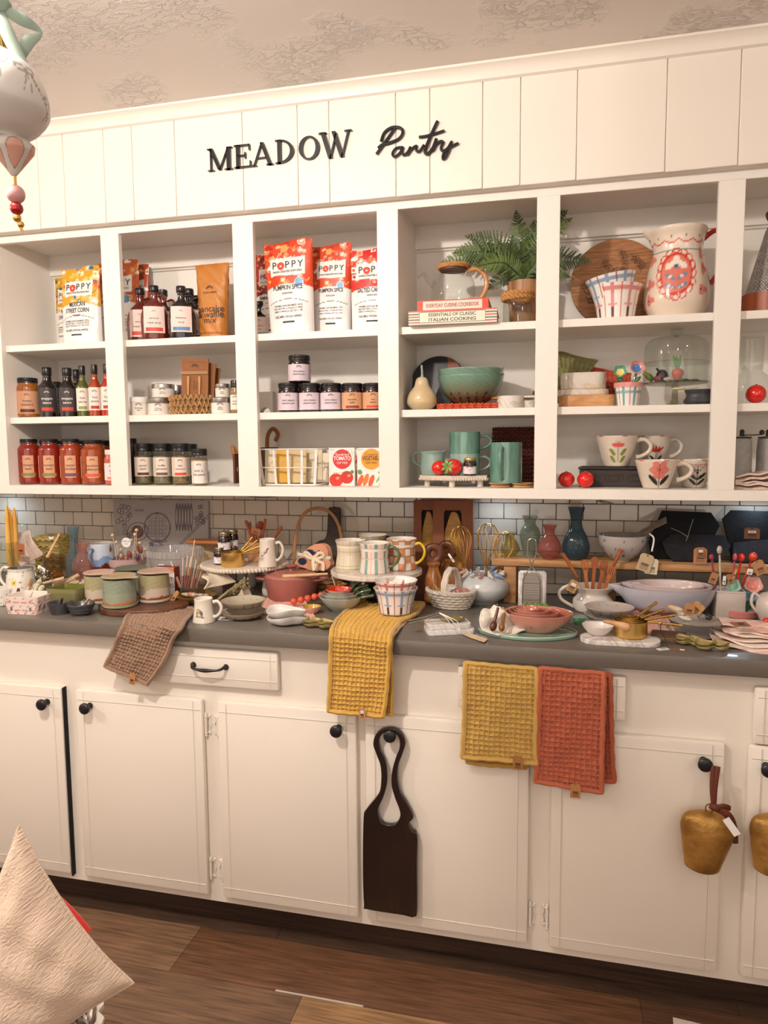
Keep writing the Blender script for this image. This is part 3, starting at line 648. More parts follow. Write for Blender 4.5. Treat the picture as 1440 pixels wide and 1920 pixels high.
def strawberry(u, v, rpx, Y, z, label, leaf=False, rz=0):
    loc, w, _ = on(u, v, rpx*2, z, Y); r = w/2; t = thing('strawberry', label, 'strawberry', loc, rz); b = B()
    c = lambda A, Z, R, T: paint(A*r*1.0, Z, '#dd1f14', [('e', (i*.55+(j % 2)*.27-3)*r, (-.8+j*.3)*r, r*.05, r*.07, 0, '#f3b54a') for i in range(12) for j in range(6)])
    b.ell((0, 0, r), (r, r, r*.96), PAINT(.18, .7), 48, col=c, k=30); b.part('fruit', t)
    if leaf:
        b = B(); g = M('#b7c77a', .4, col2='#6f8f45', cs=60)
        for i in range(7):
            a = i*2*PI/7; b.tube([(-.55*r, -.75*r, 1.05*r), (-.55*r+.5*r*math.cos(a), -1.0*r+.1*r*abs(math.cos(a)), 1.05*r+.5*r*math.sin(a)), (-.55*r+.85*r*math.cos(a), -.85*r+.25*r*math.cos(a), 1.05*r+.85*r*math.sin(a))], [.01*r, .22*r, .01*r], g, 6, sm=3)
        b.part('calyx', t)
    else: b = B(); b.cyl((0, 0, 1.92*r), r*.12, r*.12, M('#7d8b3c', .5), 8); b.part('stem', t)
    return t
# ================================================================ sign letters on the soffit
LET = {
 'M': [('v', .13, 0, 1, .055), ('v', .87, 0, 1, .15), ('d', .13, 1, .5, .03, .15), ('d', .5, .03, .86, 1, .055), ('s', .13, 0, .13), ('s', .87, 0, .17), ('s', .08, 1, .1), ('s', .93, 1, .1)],
 'E': [('v', .22, 0, 1, .19), ('h', .1, .95, .03, .055), ('h', .1, .9, .97, .055), ('h', .2, .66, .53, .05), ('u', .88, .74, 1, .06), ('u', .64, .4, .66, .06), ('u', .93, 0, .27, .065), ('s', .2, 0, .2), ('s', .2, 1, .2)],
 'A': [('d', .10, 0, .5, 1, .06), ('d', .5, 1, .9, 0, .17), ('h', .26, .72, .33, .05), ('s', .1, 0, .14), ('s', .88, 0, .17)],
 'D': [('v', .2, 0, 1, .17), ('c', .2, .5, .72, .5, .17), ('s', .14, 0, .14), ('s', .14, 1, .14)],
 'O': [('o', .5, .5, .5, .5, .16)],
 'W': [('d', .1, 1, .34, .0, .13), ('d', .34, 0, .54, .92, .045), ('d', .46, 1, .72, 0, .13), ('d', .72, 0, .94, 1, .045), ('s', .1, 1, .13), ('s', .93, 1, .12)]}
def make_letter(ch, uL, uR, vT, vB, label):
    Y = SY; a = at(uL, (vT+vB)/2, Y=Y); c = at(uR, (vT+vB)/2, Y=Y); uc = (uL+uR)/2; zt, zb = float(at(uc, vT, Y=Y)[2]), float(at(uc, vB, Y=Y)[2])
    W = float(c[0]-a[0])*.93; Hh = zt-zb; b = B(); TH = .010; y0 = -TH
    def poly(P): b.shape([(p[0]*W, p[1]*Hh) for p in P], TH, black, T=Matrix.Translation((0, -TH/2, 0)) @ STAND)
    for s in LET[ch]:
        k = s[0]
        if k == 'v': x, y_, y2, w_ = s[1:]; poly([(x-w_/2, y_), (x+w_/2, y_), (x+w_/2, y2), (x-w_/2, y2)])
        elif k == 'u': x, y_, y2, w_ = s[1:]; poly([(x-w_/2, y_), (x+w_/2, y_), (x+w_/2, y2), (x-w_/2, y2)])
        elif k == 'h': x, x2, y_, w_ = s[1:]; poly([(x, y_-w_/2), (x2, y_-w_/2), (x2, y_+w_/2), (x, y_+w_/2)])
        elif k == 'd':
            x, y_, x2, y2, w_ = s[1:]; poly([(x-w_/2, y_), (x+w_/2, y_), (x2+w_/2, y2), (x2-w_/2, y2)])
        elif k == 's':
            x, y_, w_ = s[1:]; yy = .022 if y_ == 0 else .978; poly([(x-w_, yy-.022), (x+w_, yy-.022), (x+w_, yy+.012), (x+w_*.5, yy+.022), (x-w_*.5, yy+.022), (x-w_, yy+.012)])
        elif k == 'c':
            x, y_, rx, ry, w_ = s[1:]; n = 20; o = [(x+rx*math.sin(PI*i/n), .5+.5*math.cos(PI*i/n)) for i in range(n+1)]; q = [(x+(rx-w_)*math.sin(PI*i/n), .5+.445*math.cos(PI*i/n)) for i in range(n+1)]; poly(o+q[::-1])
        elif k == 'o':
            n = 28; o = [(.5+.5*math.cos(2*PI*i/n), .5+.5*math.sin(2*PI*i/n)) for i in range(n)]; q = [(.5+.33*math.cos(2*PI*i/n), .5+.445*math.sin(2*PI*i/n)) for i in range(n)]
            b.shape([(p[0]*W, p[1]*Hh) for p in o], TH, black, [[(p[0]*W, p[1]*Hh) for p in q]], T=Matrix.Translation((0, -TH/2, 0)) @ STAND)
    # MEADOW leans with the wall's own level, so no tilt is needed
    return b.one('sign_letter', label, 'letter', (float(a[0]), Y-.0005, zb))
for ch, l, r, t, bb, lab in [('M', 392, 440, 279, 321, 'black raised wall letter M beginning the word MEADOW'), ('E', 441, 476, 273, 316, 'black raised wall letter E following the M'), ('A', 474, 515, 269, 312, 'black raised wall letter A in the word MEADOW'), ('D', 518, 558, 263, 307, 'black raised wall letter D in the word MEADOW'), ('O', 562, 603, 257, 301, 'black raised wall letter O in the word MEADOW'), ('W', 601, 663, 248, 297, 'black raised wall letter W ending the word MEADOW')]:
    make_letter(ch, l, r, t, bb, lab)
b = B(); q = at(780, 265, Y=SY)
def script(px, wd=.0042, sm=5): 
    P = [at(360+x/2.667, 200+y/2.667, Y=SY-.006)-np.array([q[0], SY, q[2]]) for x, y in px]; b.tube(P, wd, black, 8, sm=sm)
script([(922, 238), (960, 185), (1020, 100)]); script([(945, 175), (962, 130), (1000, 104), (1040, 106), (1054, 128), (1035, 160), (990, 180), (952, 190), (930, 208)])
script([(1050, 203), (1020, 208), (1002, 235), (1015, 250), (1040, 230), (1055, 200), (1050, 225), (1060, 242), (1080, 225), (1092, 200), (1080, 228), (1078, 240), (1100, 210), (1122, 196), (1120, 215), (1135, 225), (1160, 190)], .0036)
script([(1135, 152), (1180, 145), (1262, 120)], .0038); script([(1228, 72), (1205, 120), (1175, 190), (1165, 225), (1180, 236), (1205, 205), (1222, 160)], .0046); script([(1222, 160), (1215, 195), (1204, 222), (1222, 190), (1245, 172), (1258, 180)], .0036)
script([(1258, 175), (1245, 205), (1255, 222), (1280, 205), (1298, 175), (1288, 210), (1270, 250), (1255, 262), (1258, 235), (1290, 205), (1332, 182)], .0038)
b.one('sign_script', 'black raised script word Pantry on the boarded soffit', 'letters', (float(q[0]), SY, float(q[2])))
# ================================================================ top shelf
ORP = ('#d8441f', ['#ea6a2c', '#f2a765', '#f4efe6', '#b32416', '#e23a22', '#f0c08c']); YEP = ('#d9a21c', ['#e8c04a', '#1f6f8b', '#f4efe6', '#c8432a', '#3b3b35', '#f0d690']); REP = ('#cf2419', ['#e8502f', '#f0b090', '#f4efe6', '#a01812', '#ea7350'])
ORD = ('#c25a1e', ['#d9822c', '#e8b070', '#f4efe6', '#8e3516', '#e0662a'])
pouch(130, 517, 68, -.14, YEP, ['MEXICAN', 'STREET CORN'], 'yellow patterned popcorn pouch half hidden behind another yellow one', seed=11, rz=-.1)
pouch(150, 502, 88, -.23, YEP, ['MEXICAN', 'STREET CORN'], 'yellow patterned popcorn pouch reading MEXICAN STREET CORN, standing in front', seed=12, rz=-.1)
pouch(221, 490, 86, -.16, ORD, ['CARAMEL', 'CORN'], 'rust orange popcorn pouch standing behind the cabinet stile beside the syrup', seed=13, badge='#3b7c98')
pouch(250, 499, 64, -.10, ('#a83e14', ORD[1]), ['CARAMEL', 'CORN'], 'dark rust popcorn pouch peeking out behind the syrup bottles', seed=14)
pouch(505, 474, 56, -.12, ('#8e1f12', ORP[1]), ['PUMPKIN SPICE'], 'dark red popcorn pouch squeezed behind the PUMPKIN SPICE pouches', seed=15)
pouch(546, 452, 98, -.25, ORP, ['PUMPKIN SPICE'], 'orange patterned popcorn pouch reading PUMPKIN SPICE, fully in view', seed=16, badge='#5c9cc4', ry=-.045, taper=-.12)
pouch(622, 459, 78, -.19, ORP, ['PUMPKIN SPICE'], 'orange patterned PUMPKIN SPICE popcorn pouch, partly covered by its twin', seed=16, badge='#5c9cc4', taper=-.06)
pouch(701, 466, 92, -.22, REP, ['SALTED CARAMEL'], 'red patterned popcorn pouch reading SALTED CARAMEL', seed=18, taper=-.05)
SYR = [(0, .005), (.8, .005), (.92, .03), (.97, .10), (.99, .22), (1, .36), (.93, .50), (.72, .62), (.42, .70), (.27, .75), (.25, .83), (.29, .86), (.29, .9), (.25, .905)]
red_syr = M('#4a0f08', .06, coat=1, col2='#6b1a0c', cs=20); blk_syr = M('#0a0708', .06, coat=1)
def syrup(uc, vt, Y, body, lines, stripe, label, rz=0):
    loc, w, h = on(uc, vt, 52, SH[1], Y); t = bottle(loc, w, h, body, '#e7cfc6', lines, label, SYR, .12, .60, 1.0, stripe, capz=.885, capr=.34, sy=.62, rz=rz, name='syrup_bottle', sc=.7, half=.8)
    b = B(); r = w/2; b.tube([(r*.26, 0, h*.80), (r*.62, 0, h*.83), (r*.78, 0, h*.77), (r*.66, 0, h*.69), (r*.42, 0, h*.70)], r*.075, body, 8, sm=4); b.part('handle', t)
syrup(262, 541, -.20, red_syr, ['vermont', 'maple syrup'], '#cf3e28', 'dark red syrup bottle with a glass handle, half behind the front one')
syrup(288, 536, -.275, red_syr, ['vermont', 'maple syrup'], '#cf3e28', 'dark red syrup bottle with a full pink label, front of its row')
syrup(305, 544, -.15, red_syr, ['vermont', 'maple syrup'], '#cf3e28', 'dark red syrup bottle hidden deep behind the front syrup bottle')
syrup(339, 537, -.27, blk_syr, ['blueberry', 'syrup'], '#5b7fb0', 'black blueberry syrup bottle with blue label stripe in front')
syrup(354, 542, -.20, blk_syr, ['blueberry', 'syrup'], '#5b7fb0', 'black blueberry syrup bottle standing second in its row')
syrup(369, 555, -.14, blk_syr, ['blueberry', 'syrup'], '#5b7fb0', 'black blueberry syrup bottle at the back beside the kraft pouch')
syrup(486, 566, -.13, blk_syr, ['blueberry', 'syrup'], '#5b7fb0', 'black syrup bottle in the shadow beside the PUMPKIN SPICE pouch')
loc, w, h = on(398, 495, 70, SH[1], -.22); b = B(); D = .03
X, Z = np.meshgrid(np.linspace(-w/2, w/2, 30), np.linspace(0, h, 50), indexing='ij'); tf = .78+.22*(Z/h)
pf = lambda X, Z: D*np.sqrt(np.clip(1-(np.abs(2*X/w))**3, 0, 1))*np.clip(1-(Z/h)**2, 0, 1)**.6+.0025*np.sin(X*120+Z*90)*np.sin(Z*60)
km = M('#b9762f', .5, bump=.3, bs=40, coat=.15)
b.grid(X*tf, -pf(X, Z), Z, km); b.grid(X*tf, pf(X, Z), Z, km)
F = lambda V: np.column_stack([V[:, 0], -pf(V[:, 0], V[:, 1])-.0015, V[:, 1]]); logo(b, F, h*.66, 1.8)
for k, s in enumerate(['pancake', '& waffle', 'mix']): b.text(s, w*.24, ink, F, y=h*(.36-.075*k), x=w*.02)
b.text('SPICE & HERB', w*.07, ink, F, y=h*.6); b.text('NET WT 16 OZ (453 g)', w*.07, ink, F, y=h*.07)
b.one('mix_pouch', 'tall orange kraft pouch reading pancake & waffle mix', 'pouch', loc, -.05)
# books, glass teapot, jar and fern
l1, w1, h1 = on(853, 584, 160, SH[1], -.25); l1 = (l1[0], -.245, SH[1]); hb1 = .0385
book(l1, w1, .17, hb1, '#e9ddca', 'striped cookbook reading ESSENTIALS OF CLASSIC ITALIAN COOKING, under the red one', .04, stripe=['#efe4d3', '#d5685a', '#efe4d3', '#5d7a66', '#efe4d3', '#d5685a', '#e8d8c8', '#5d7a66', '#efe4d3', '#d5685a'], title=('ITALIAN COOKING', 'ESSENTIALS OF CLASSIC')[::-1], plate=('#efe6d2', '#6b6152', .20*w1/.27))
l2 = (l1[0], -.24, SH[1]+hb1+.0003); w2 = w1*130/160; hb2 = .030
book(l2, w2, .155, hb2, '#d9482b', 'orange red cookbook reading EVERYDAY CUISINE COOKBOOK on top of the striped one', .03, title=('EVERYDAY CUISINE COOKBOOK',), plate=('#f3d5c6', '#f3d5c6', w2*.82), tm_=M('#8a4a36', .6))
zt = l2[2]+hb2+.0003; loc, w, h = on(850, 508, 83, zt, -.235)
t = thing('teapot', 'clear glass teapot with braided lid and bamboo handle on the two cookbooks', 'teapot', loc); r = w/2; b = B()
b.lathe([(0, .001), (r*.85, .001), (r*.97, h*.08), (r, h*.35), (r*.97, h*.6), (r*.82, h*.82), (r*.55, h*.93), (r*.52, h)], clearg, 40, sm=4)
b.tube([(-r*.85, 0, h*.60), (-r*1.2, 0, h*.80), (-r*1.35, 0, h*.98), (-r*1.65, 0, h*.86)], [.012, .007, .005, .004], clearg, 14, sm=4); b.part('body', t)
b = B(); rl = r*.66; ph = .5
b.cyl((0, 0, h), rl*.95, .004, M('#5b3216', .5), 24)
bm_ = M('#c9975a', .7, col2='#a8713a', cs=200)
for k in range(3):
    P = [((rl*(1+.05*math.sin(a*14+k*2.1)))*math.cos(a), rl*(1+.05*math.sin(a*14+k*2.1))*math.sin(a), h+.011+.0045*math.sin(a*14+k*2.1+1.3)) for a in np.linspace(0, 2*PI, 90)[:-1]]; b.tube(P, .0035, bm_, 6, closed=True)
for rr in (.2, .42, .64, .84): b.tube([(rl*rr*math.cos(a), rl*rr*math.sin(a), h+.013) for a in np.linspace(0, 2*PI, 30)[:-1]], .0045, bm_, 6, closed=True)
b.part('lid', t)
b = B(); b.tube([(r*.6, 0, h*.97), (r*1.05, 0, h*1.02), (r*1.42, 0, h*.82), (r*1.5, 0, h*.5), (r*1.3, 0, h*.2), (r*1.12, 0, h*.10)], .0042, M('#b57a3c', .35, coat=.4), 10, sm=5, flat=1.6); b.part('handle', t)
loc, w, h = on(971, 548, 54, SH[1], -.255); t = thing('glass_jar', 'clear glass canister with a braided rope collar in front of the potted fern', 'jar', loc); r = w/2; b = B()
b.lathe([(0, .001), (r*.9, .001), (r, .006), (r, h*.72), (r*.9, h*.86), (r*.86, h)], clearg, 36, sm=3); b.part('glass', t); b = B()
for j, z in enumerate((h*.80, h*.92)):
    for k in range(2):
        rr = r*1.02; P = [(rr*(1+.07*math.sin(a*11+k*PI))*math.cos(a), rr*(1+.07*math.sin(a*11+k*PI))*math.sin(a), z+.004*math.cos(a*11+k*PI)) for a in np.linspace(0, 2*PI, 90)[:-1]]; b.tube(P, .0042, bm_, 6, closed=True)
b.part('rope_collar', t)
loc, w, h = on(985, 530, 66, SH[1], -.16); t = thing('potted_fern', 'green fern in a round wooden pot behind the cabinet stile', 'plant', loc); r = w/2; b = B()
b.lathe([(0, 0), (r*.85, 0), (r, h*.95), (r, h), (r*.93, h), (r*.9, h*.85), (0, h*.85)], WOOD('#8a5a34', '#b98a5c', (40, 40, 4)), 32); b.part('pot', t)
fg = [M('#3c4f1f', .5, col2='#5b7433', cs=50), M('#4a6128', .5, col2='#788f4a', cs=50), M('#2e4019', .5, col2='#485c2a', cs=50)]
def frond(b, P, L, m, n=26, wd=.30, R=None):
    P = catmull(P, 12); d = np.cumsum(np.r_[0, np.linalg.norm(np.diff(P, axis=0), axis=1)]); T_ = d[-1]; b.tube(P[::3], .0009, fg[2], 5)
    for i in range(n):
        s = (.16+.84*i/n)*T_; p = np.array([np.interp(s, d, P[:, k]) for k in range(3)]); p2 = np.array([np.interp(min(s+.004, T_), d, P[:, k]) for k in range(3)]); t_ = p2-p; t_ /= np.linalg.norm(t_)+1e-9
        v_ = CAM-p-np.array(loc); v_ /= np.linalg.norm(v_); sd = np.cross(t_, v_); sd /= np.linalg.norm(sd)+1e-9; f = i/n
        ln = wd*T_*(math.sin(PI*min(1, (f*.9+.12)))**.7)*(1-f*.55)*.55
        for q in (-1, 1):
            dr = sd*q*.82+t_*.55+np.array([0, 0, R.uniform(-.25, .15)])-v_*R.uniform(-.1, .3); dr /= np.linalg.norm(dr); a = np.cross(dr, v_); a /= np.linalg.norm(a)+1e-9
            V = [p]; k = 5; wl_ = T_/n*.62
            for j in range(1, k+1):
                g = j/(k+1); c_ = p+dr*ln*g; hw = wl_*(1-g*.8); V += [c_+a*hw+dr*hw*.7, c_-a*hw+dr*hw*.7, c_+dr*ln*.06+a*hw*.35, c_+dr*ln*.06-a*hw*.35]
            V.append(p+dr*ln); F = []
            prev = (0, 0)
            for j in range(k):
                o = 1+4*j; F += [(prev[0], o, o+2), (prev[0], o+2, o+3, prev[1]) if prev[0] != prev[1] else (0, o+2, o+3), (prev[1], o+3, o+1)]; prev = (o+2, o+3)
            F.append((prev[0], len(V)-1, prev[1])); b.add(V, F, m, smooth=False)
R_ = random.Random(4); o3 = np.array(loc); root = np.array([0, 0, h*.95])
tips = [(967, 392, -.15), (1001, 412, -.12), (870, 442, -.20), (848, 474, -.22), (826, 492, -.14), (905, 545, -.22), (1066, 392, -.11), (1074, 408, -.14), (1112, 492, -.20), (1070, 520, -.18), (1062, 478, -.10), (935, 455, -.24), (1015, 470, -.26), (890, 500, -.27), (1045, 440, -.2), (960, 440, -.1), (915, 470, -.12)]
for k, (u, v, y) in enumerate(tips):
    tip = at(u, v, Y=y)-o3; mid = root*.5+tip*.5; L = np.linalg.norm(tip-root); mid = mid+np.array([0, -.01, L*(.20 if abs(tip[0]) > .05 else .03)]); st = root+np.array([R_.uniform(-1, 1)*r*.4, R_.uniform(-1, 1)*r*.4, 0])
    b = B(); frond(b, [st, mid*.6+st*.4+np.array([0, 0, L*.05]), mid, tip], L, fg[k % 3], n=24, wd=.46, R=R_); b.part('frond', t)
# op5 top
zc_ = SH[1]; p = at(1156, 512, Y=-.13); R5 = 83*mpp(p); b = B()
def vines(X, Z):
    L = []; R = random.Random(8)
    for (x0, z0, a, s) in [(-.3, .55, -.9, .5), (.1, .75, -1.2, .45), (.35, .6, -.9, .35), (-.7, .1, -1.4, .5), (-.5, -.2, .3, .3), (-.1, .35, -1.0, .5), (-.6, -.45, .9, .3)]:
        x, z = x0*R5, z0*R5
        for j in range(9):
            a += R.uniform(-.2, .2); x2, z2 = x+math.cos(a)*s*R5*.12, z+math.sin(a)*s*R5*.12; L.append(('l', x, z, x2, z2, .0011, '#4d2c18'))
            for q in (-1, 1):
                for e_ in (.8, 1.2): L.append(('l', x2, z2, x2+math.cos(a+q*e_)*R5*.09, z2+math.sin(a+q*e_)*R5*.09, .0011 if e_ < 1 else .0016, '#4d2c18'))
            x, z = x2, z2
    return paint(X, Z, '#a8744a', L)
A = np.linspace(0, 2*PI, 160, endpoint=False); rr = np.linspace(0, R5, 90); AA, RR = np.meshgrid(A, rr, indexing='ij')
gw = PAINT(.45, .1, .1, 60, grain=(3, 3, 30))
b.grid(RR*np.sin(AA), -.009+0*AA, RR*np.cos(AA), gw, vines(RR*np.sin(AA), RR*np.cos(AA)), cu=True)
b.lathe([(R5-.001, -.009), (R5, -.007), (R5, .007), (R5-.001, .009), (0, .009)], WOOD('#7a4a28', '#a06c40'), 96, T=Matrix.Rotation(-PI/2, 4, 'X'))
b.one('serving_board', 'round wooden board with dark botanical engraving leaning behind the patterned pitcher', 'cutting board', (float(p[0]), -.100, zc_+R5*math.cos(.1)+.0025), 0, None, -.1)
bb1 = (float(at(1155, 590, Y=-.245)[0]), -.245, SH[1]); m_ = mpp(bb1)
berrybowl(1155, 533, 93, 62, '#d98f8a', '#cf5a45', 'red plaid bowl with drainage slots on the top shelf before the round board', loc=bb1)
berrybowl(1155, 505, 92, 58, '#8ea6c0', '#8a4b46', 'blue plaid bowl nested askew in the red plaid bowl on the top shelf', loc=(bb1[0]-.003, -.245, SH[1]+.0335), slots=False, ry=-.16)
loc, w, h = on(1272, 434, 118, SH[1], -.212); t = thing('pitcher', 'cream ceramic pitcher painted with a red medallion and pink petals', 'pitcher', loc, -.12); r = w/2
def pc(A, Z, R, T):
    x = A*np.maximum(R, r*.6)*.95; z = Z; x0 = -r*.05; zc = h*.46
    L = [('e', x0, zc, r*.47, h*.245, 0, '#d8402f')]
    for k in range(16):
        a = 2*PI*k/16; L.append(('g', x0+r*.46*math.cos(a), zc+h*.245*math.sin(a), r*.13, r*.13, 0, .0016, '#cf3527'))
    L += [('e', x0, zc, r*.43, h*.222, 0, '#e07a68'), ('g', x0, zc, r*.43, h*.222, 0, .0012, '#cf3527'),
          ('e', x0-.17*r, zc+h*.10, r*.15, r*.10, .5, '#f3e6d6'), ('e', x0+.17*r, zc+h*.10, r*.15, r*.10, -.5, '#f3e6d6'), ('e', x0, zc+h*.155, r*.10, r*.15, 0, '#f3e6d6'), ('e', x0, zc+h*.085, r*.08, r*.07, 0, '#5d7f9c'), ('e', x0, zc+h*.085, r*.035, r*.03, 0, '#26323c'),
          ('l', x0, zc+h*.06, x0, zc-h*.17, .0016, '#d7dfe4')]
    for zz, s in ((-.03, .2), (-.14, .2)):
        for q in (-1, 1): L += [('e', x0+q*r*.17, zc+h*zz, r*.17, r*.06, q*.5, '#6d8aa3'), ('e', x0+q*r*.16, zc+h*zz, r*.10, r*.025, q*.5, '#e9ded2')]
    for q, zz in ((-1, .66), (-1, .38), (-1, .2), (1.02, .70), (1.1, .52), (1.0, .28)):
        cx, cz = x0+q*r*.82, h*zz
        for a in (0, 2.1, 4.2): L.append(('e', cx+r*.09*math.cos(a), cz+r*.09*math.sin(a), r*.11, r*.09, a, '#e38577'))
        L.append(('e', cx-r*.08, cz, r*.025, r*.025, 0, '#403434'))
    C = paint(x, z, '#ead9c6', L)
    sc = h*(.825+.035*np.abs(np.sin(A*5.5))**.8*-1+.03); C[np.abs(Z-sc) < h*.008] = H('#cf3527')
    C[(np.abs(Z-h*.735) < h*.006)] = H('#6a8796')
    dd = ((A*5.5/PI) % 1-.5); C[(np.hypot(dd*.14*r*3, Z-h*.885) < h*.009)] = H('#403434')
    C[T > .56] = H('#e6d6c4'); return C
zm = lambda a, t_, R: np.where(t_ > .35, 1, 0)*h*(.03*np.exp(-((a+PI/2)/.35)**2))*np.clip((t_-.35)/.15, 0, 1)
b = B(); b.lathe([(0, 0), (r*.72, 0), (r*.80, h*.02), (r*.97, h*.15), (r*1.0, h*.28), (r*.93, h*.48), (r*.80, h*.66), (r*.74, h*.76), (r*.78, h*.88), (r*.86, h*.97), (r*.87, h), (r*.83, h*.985), (r*.7, h*.76), (r*.85, h*.4), (r*.85, h*.1), (0, h*.05)], PAINT(.2, .6), 160, sm=8, col=pc, zm=zm, rm=lambda a, z, t_: 1+.22*np.exp(-((a+PI/2)/.25)**2)*np.clip((z/h-.78)/.2, 0, 1)); b.part('body', t)
b = B(); b.tube([(r*.70, .003, h*.88), (r*1.05, .003, h*.97), (r*1.38, .003, h*.95), (r*1.48, .003, h*.80), (r*1.32, .003, h*.58), (r*.98, .003, h*.38)], [.007, .0065, .006, .006, .006, .007], M('#b81c22', .15, coat=.6), 12, sm=5); b.part('handle', t, 'glossy red handle')
loc, w, h = on(1452, 430, 100, SH[1], -.22); t = thing('cone_grater', 'steel cone grater with wooden knob on a red striped wooden base', 'grater', loc); r = w*.5; b = B()
hb_ = h*.24
def gc(A, Z, R, T):
    C = np.empty(A.shape+(3,)); C[:] = H('#6d6864'); k = 46; a = (A/(2*PI)*k+np.floor(Z/(h*.02))*.5) % 1-.5; z = (Z/(h*.02)) % 1-.5; C[(np.hypot(a*1.1, z) < .28)] = H('#e6e2de'); return C
b.lathe([(r*.92, hb_), (r*.30, h*.99), (0, h)], PAINT(.3), 160, sub=80, col=gc); b.part('grater_cone', t)
b = B(); b.lathe([(0, 0), (r*1.02, 0), (r*1.02, hb_), (r*.9, hb_), (0, hb_)], WOOD('#7d2a17', '#b5653a', (60, 60, .2), .4, dist=.2), 48); b.part('base', t)
b = B(); b.lathe([(r*.3, h*.98), (r*.22, h*1.03), (r*.16, h*1.07), (r*.28, h*1.13), (r*.3, h*1.2), (0, h*1.25)], walnut, 24, sm=4); b.part('knob', t)
# ================================================================ middle shelf
Z2, Z3 = SH[2], SH[3]
amber = M('#8a4a18', .12, coat=.8, col2='#a8641f', cs=40); dkb = M('#150c0b', .1, coat=.9)
loc, w, h = on(51, 709, 41, Z2, -.24); jar(loc, w, h, amber, '#cf9a78', ['honey', 'mustard'], 'amber jar with tan label and black lid beside the dark barbecue bottles', stripe='#5a2a22', l0=.12, l1=.76, rz=-.15)
BBQ = [(0, .003), (.88, .003), (1, .03), (1, .52), (.95, .60), (.68, .68), (.5, .74), (.46, .86), (.50, .88), (.50, .9)]
for u, vt, lab in ((87, 689, 'dark barbecue sauce bottle with a charcoal label next to the amber jar'), (125, 690, 'dark barbecue sauce bottle with a charcoal label next to the green hot sauce')):
    loc, w, h = on(u, vt, 33, Z2, -.25); bottle(loc, w, h, dkb, '#3b3536', ['moppin', 'sauce'], lab, BBQ, .10, .58, 1.0, '#c8432e', inkw, capz=.84, capr=.52, rz=-.1, sc=1.0)
loc, w, h = on(106, 716, 30, Z2, -.16); bottle(loc, w, h, dkb, '#3b3536', ['moppin', 'sauce'], 'dark barbecue sauce bottle in the gap behind its two twins', BBQ, .10, .58, 1.0, '#c8432e', inkw, capz=.84, capr=.52)
HOT = [(0, .003), (.9, .003), (1, .03), (1, .52), (.92, .60), (.6, .68), (.44, .74), (.42, .88), (.46, .9), (.46, .92)]
for u, vt, Y, c, st, lab in ((153, 686, -.24, '#50571f', '#8fa05a', 'slim green hot sauce bottle with cream label'), (176, 684, -.25, '#9c3a12', '#b03322', 'slim orange red hot sauce bottle beside the green one'), (199, 683, -.25, '#a81f10', '#b03322', 'slim red hot sauce bottle against the cabinet stile'), (142, 693, -.15, '#2a1512', '#8e2f22', 'slim dark hot sauce bottle behind the green one')):
    loc, w, h = on(u, vt, 24, Z2, Y); bottle(loc, w, h, M(c, .08, coat=.9), '#efe2d5', ['hot', 'sauce'], lab, HOT, .12, .56, 1.0, st, capz=.82, capr=.48)
tin_b = M('#d9d2c8', .35)
def tin(u, vt, wpx, Y, z, label, top=silver_lid, col='#e3dad0', lines=('spice', 'rub'), lines2=None):
    loc, w, h = on(u, vt, wpx, z, Y); t = thing('tin', label, 'tin', loc, facing(loc)); r = w/2; b = B(); b.cyl((0, 0, 0), r, h*.72, tin_b, 32, bev=.002); b.part('body', t)
    b = B(); b.lathe([(r*1.02, h*.70), (r*1.03, h*.71), (r*1.03, h*.97), (r*.98, h), (0, h*.995)], top, 32); b.part('lid', t); labelled(t, r*1.003, h*.04, h*.66, col, list(lines), sc=1.3, emblem=True, nutr=False); return loc, w, h
tin(261, 745, 33, -.25, Z2, 'small white tub with flower drawing at the end of the tins', top=M('#eeeae4', .4), lines=('finishing', 'salt'))
L_ = tin(298, 747, 42, -.24, Z2, 'silver lidded tin standing under another tin', lines=('hickory', 'spice rub'))
tin(306, 721, 41, -.235, Z2+L_[2]+.0005, 'silver lidded tin stacked on top of another tin beside the braided basket', lines=('hickory', 'spice rub'))
tin(331, 723, 28, -.14, Z2, 'tall silver lidded tin behind the stacked tins', lines=('smoked', 'salt'))
L_ = tin(414, 746, 36, -.25, Z2, 'silver lidded tin under a smaller tin near the spice bottle', lines=('garlic', 'pepper'))
tin(417, 720, 27, -.245, Z2+L_[2]+.0005, 'small silver lidded tin stacked near the spice bottle', lines=('black', 'pepper'))
loc, w, h = on(441, 713, 20, Z2, -.25); jar(loc, w, h, M('#8a6a42', .2, coat=.6), '#e9dfd4', ['lemon', 'pepper'], 'slim spice bottle with black cap against the cabinet stile', lidh=.22, name='spice_bottle', cat='bottle')
loc, w, h = on(360, 742, 82, Z2, -.225); b = B(); hy = M('#c19a68', .75, col2='#8f6236', cs=90, bump=.3)
for z in range(3):
    for k in range(26):
        a = 2*PI*(k+.5*(z % 2))/26; rx, ry = w/2, .055
        for s in (-1, 1):
            a2 = a+s*.16; b.tube([(rx*math.sin(a)*1.01, -ry*math.cos(a)*1.01, h*(z/3)+.001), (rx*1.05*math.sin(a+s*.08), -ry*1.06*math.cos(a+s*.08), h*(z+.5)/3), (rx*math.sin(a2)*1.01, -ry*math.cos(a2)*1.01, h*(z+1)/3)], [.003, .0055, .003], hy, 6, sm=2, flat=.6)
b.lathe([(0, .001), (w/2*.96, .001), (w/2*.97, h), (w/2*.93, h), (w/2*.9, .006), (0, .006)], M('#8a6238', .8), 40, sy=.055/(w/2))
b.one('basket', 'braided water hyacinth basket holding kraft spoon cards', 'basket', loc)
kd = M('#8c5a35', .8, bump=.1, bs=200)
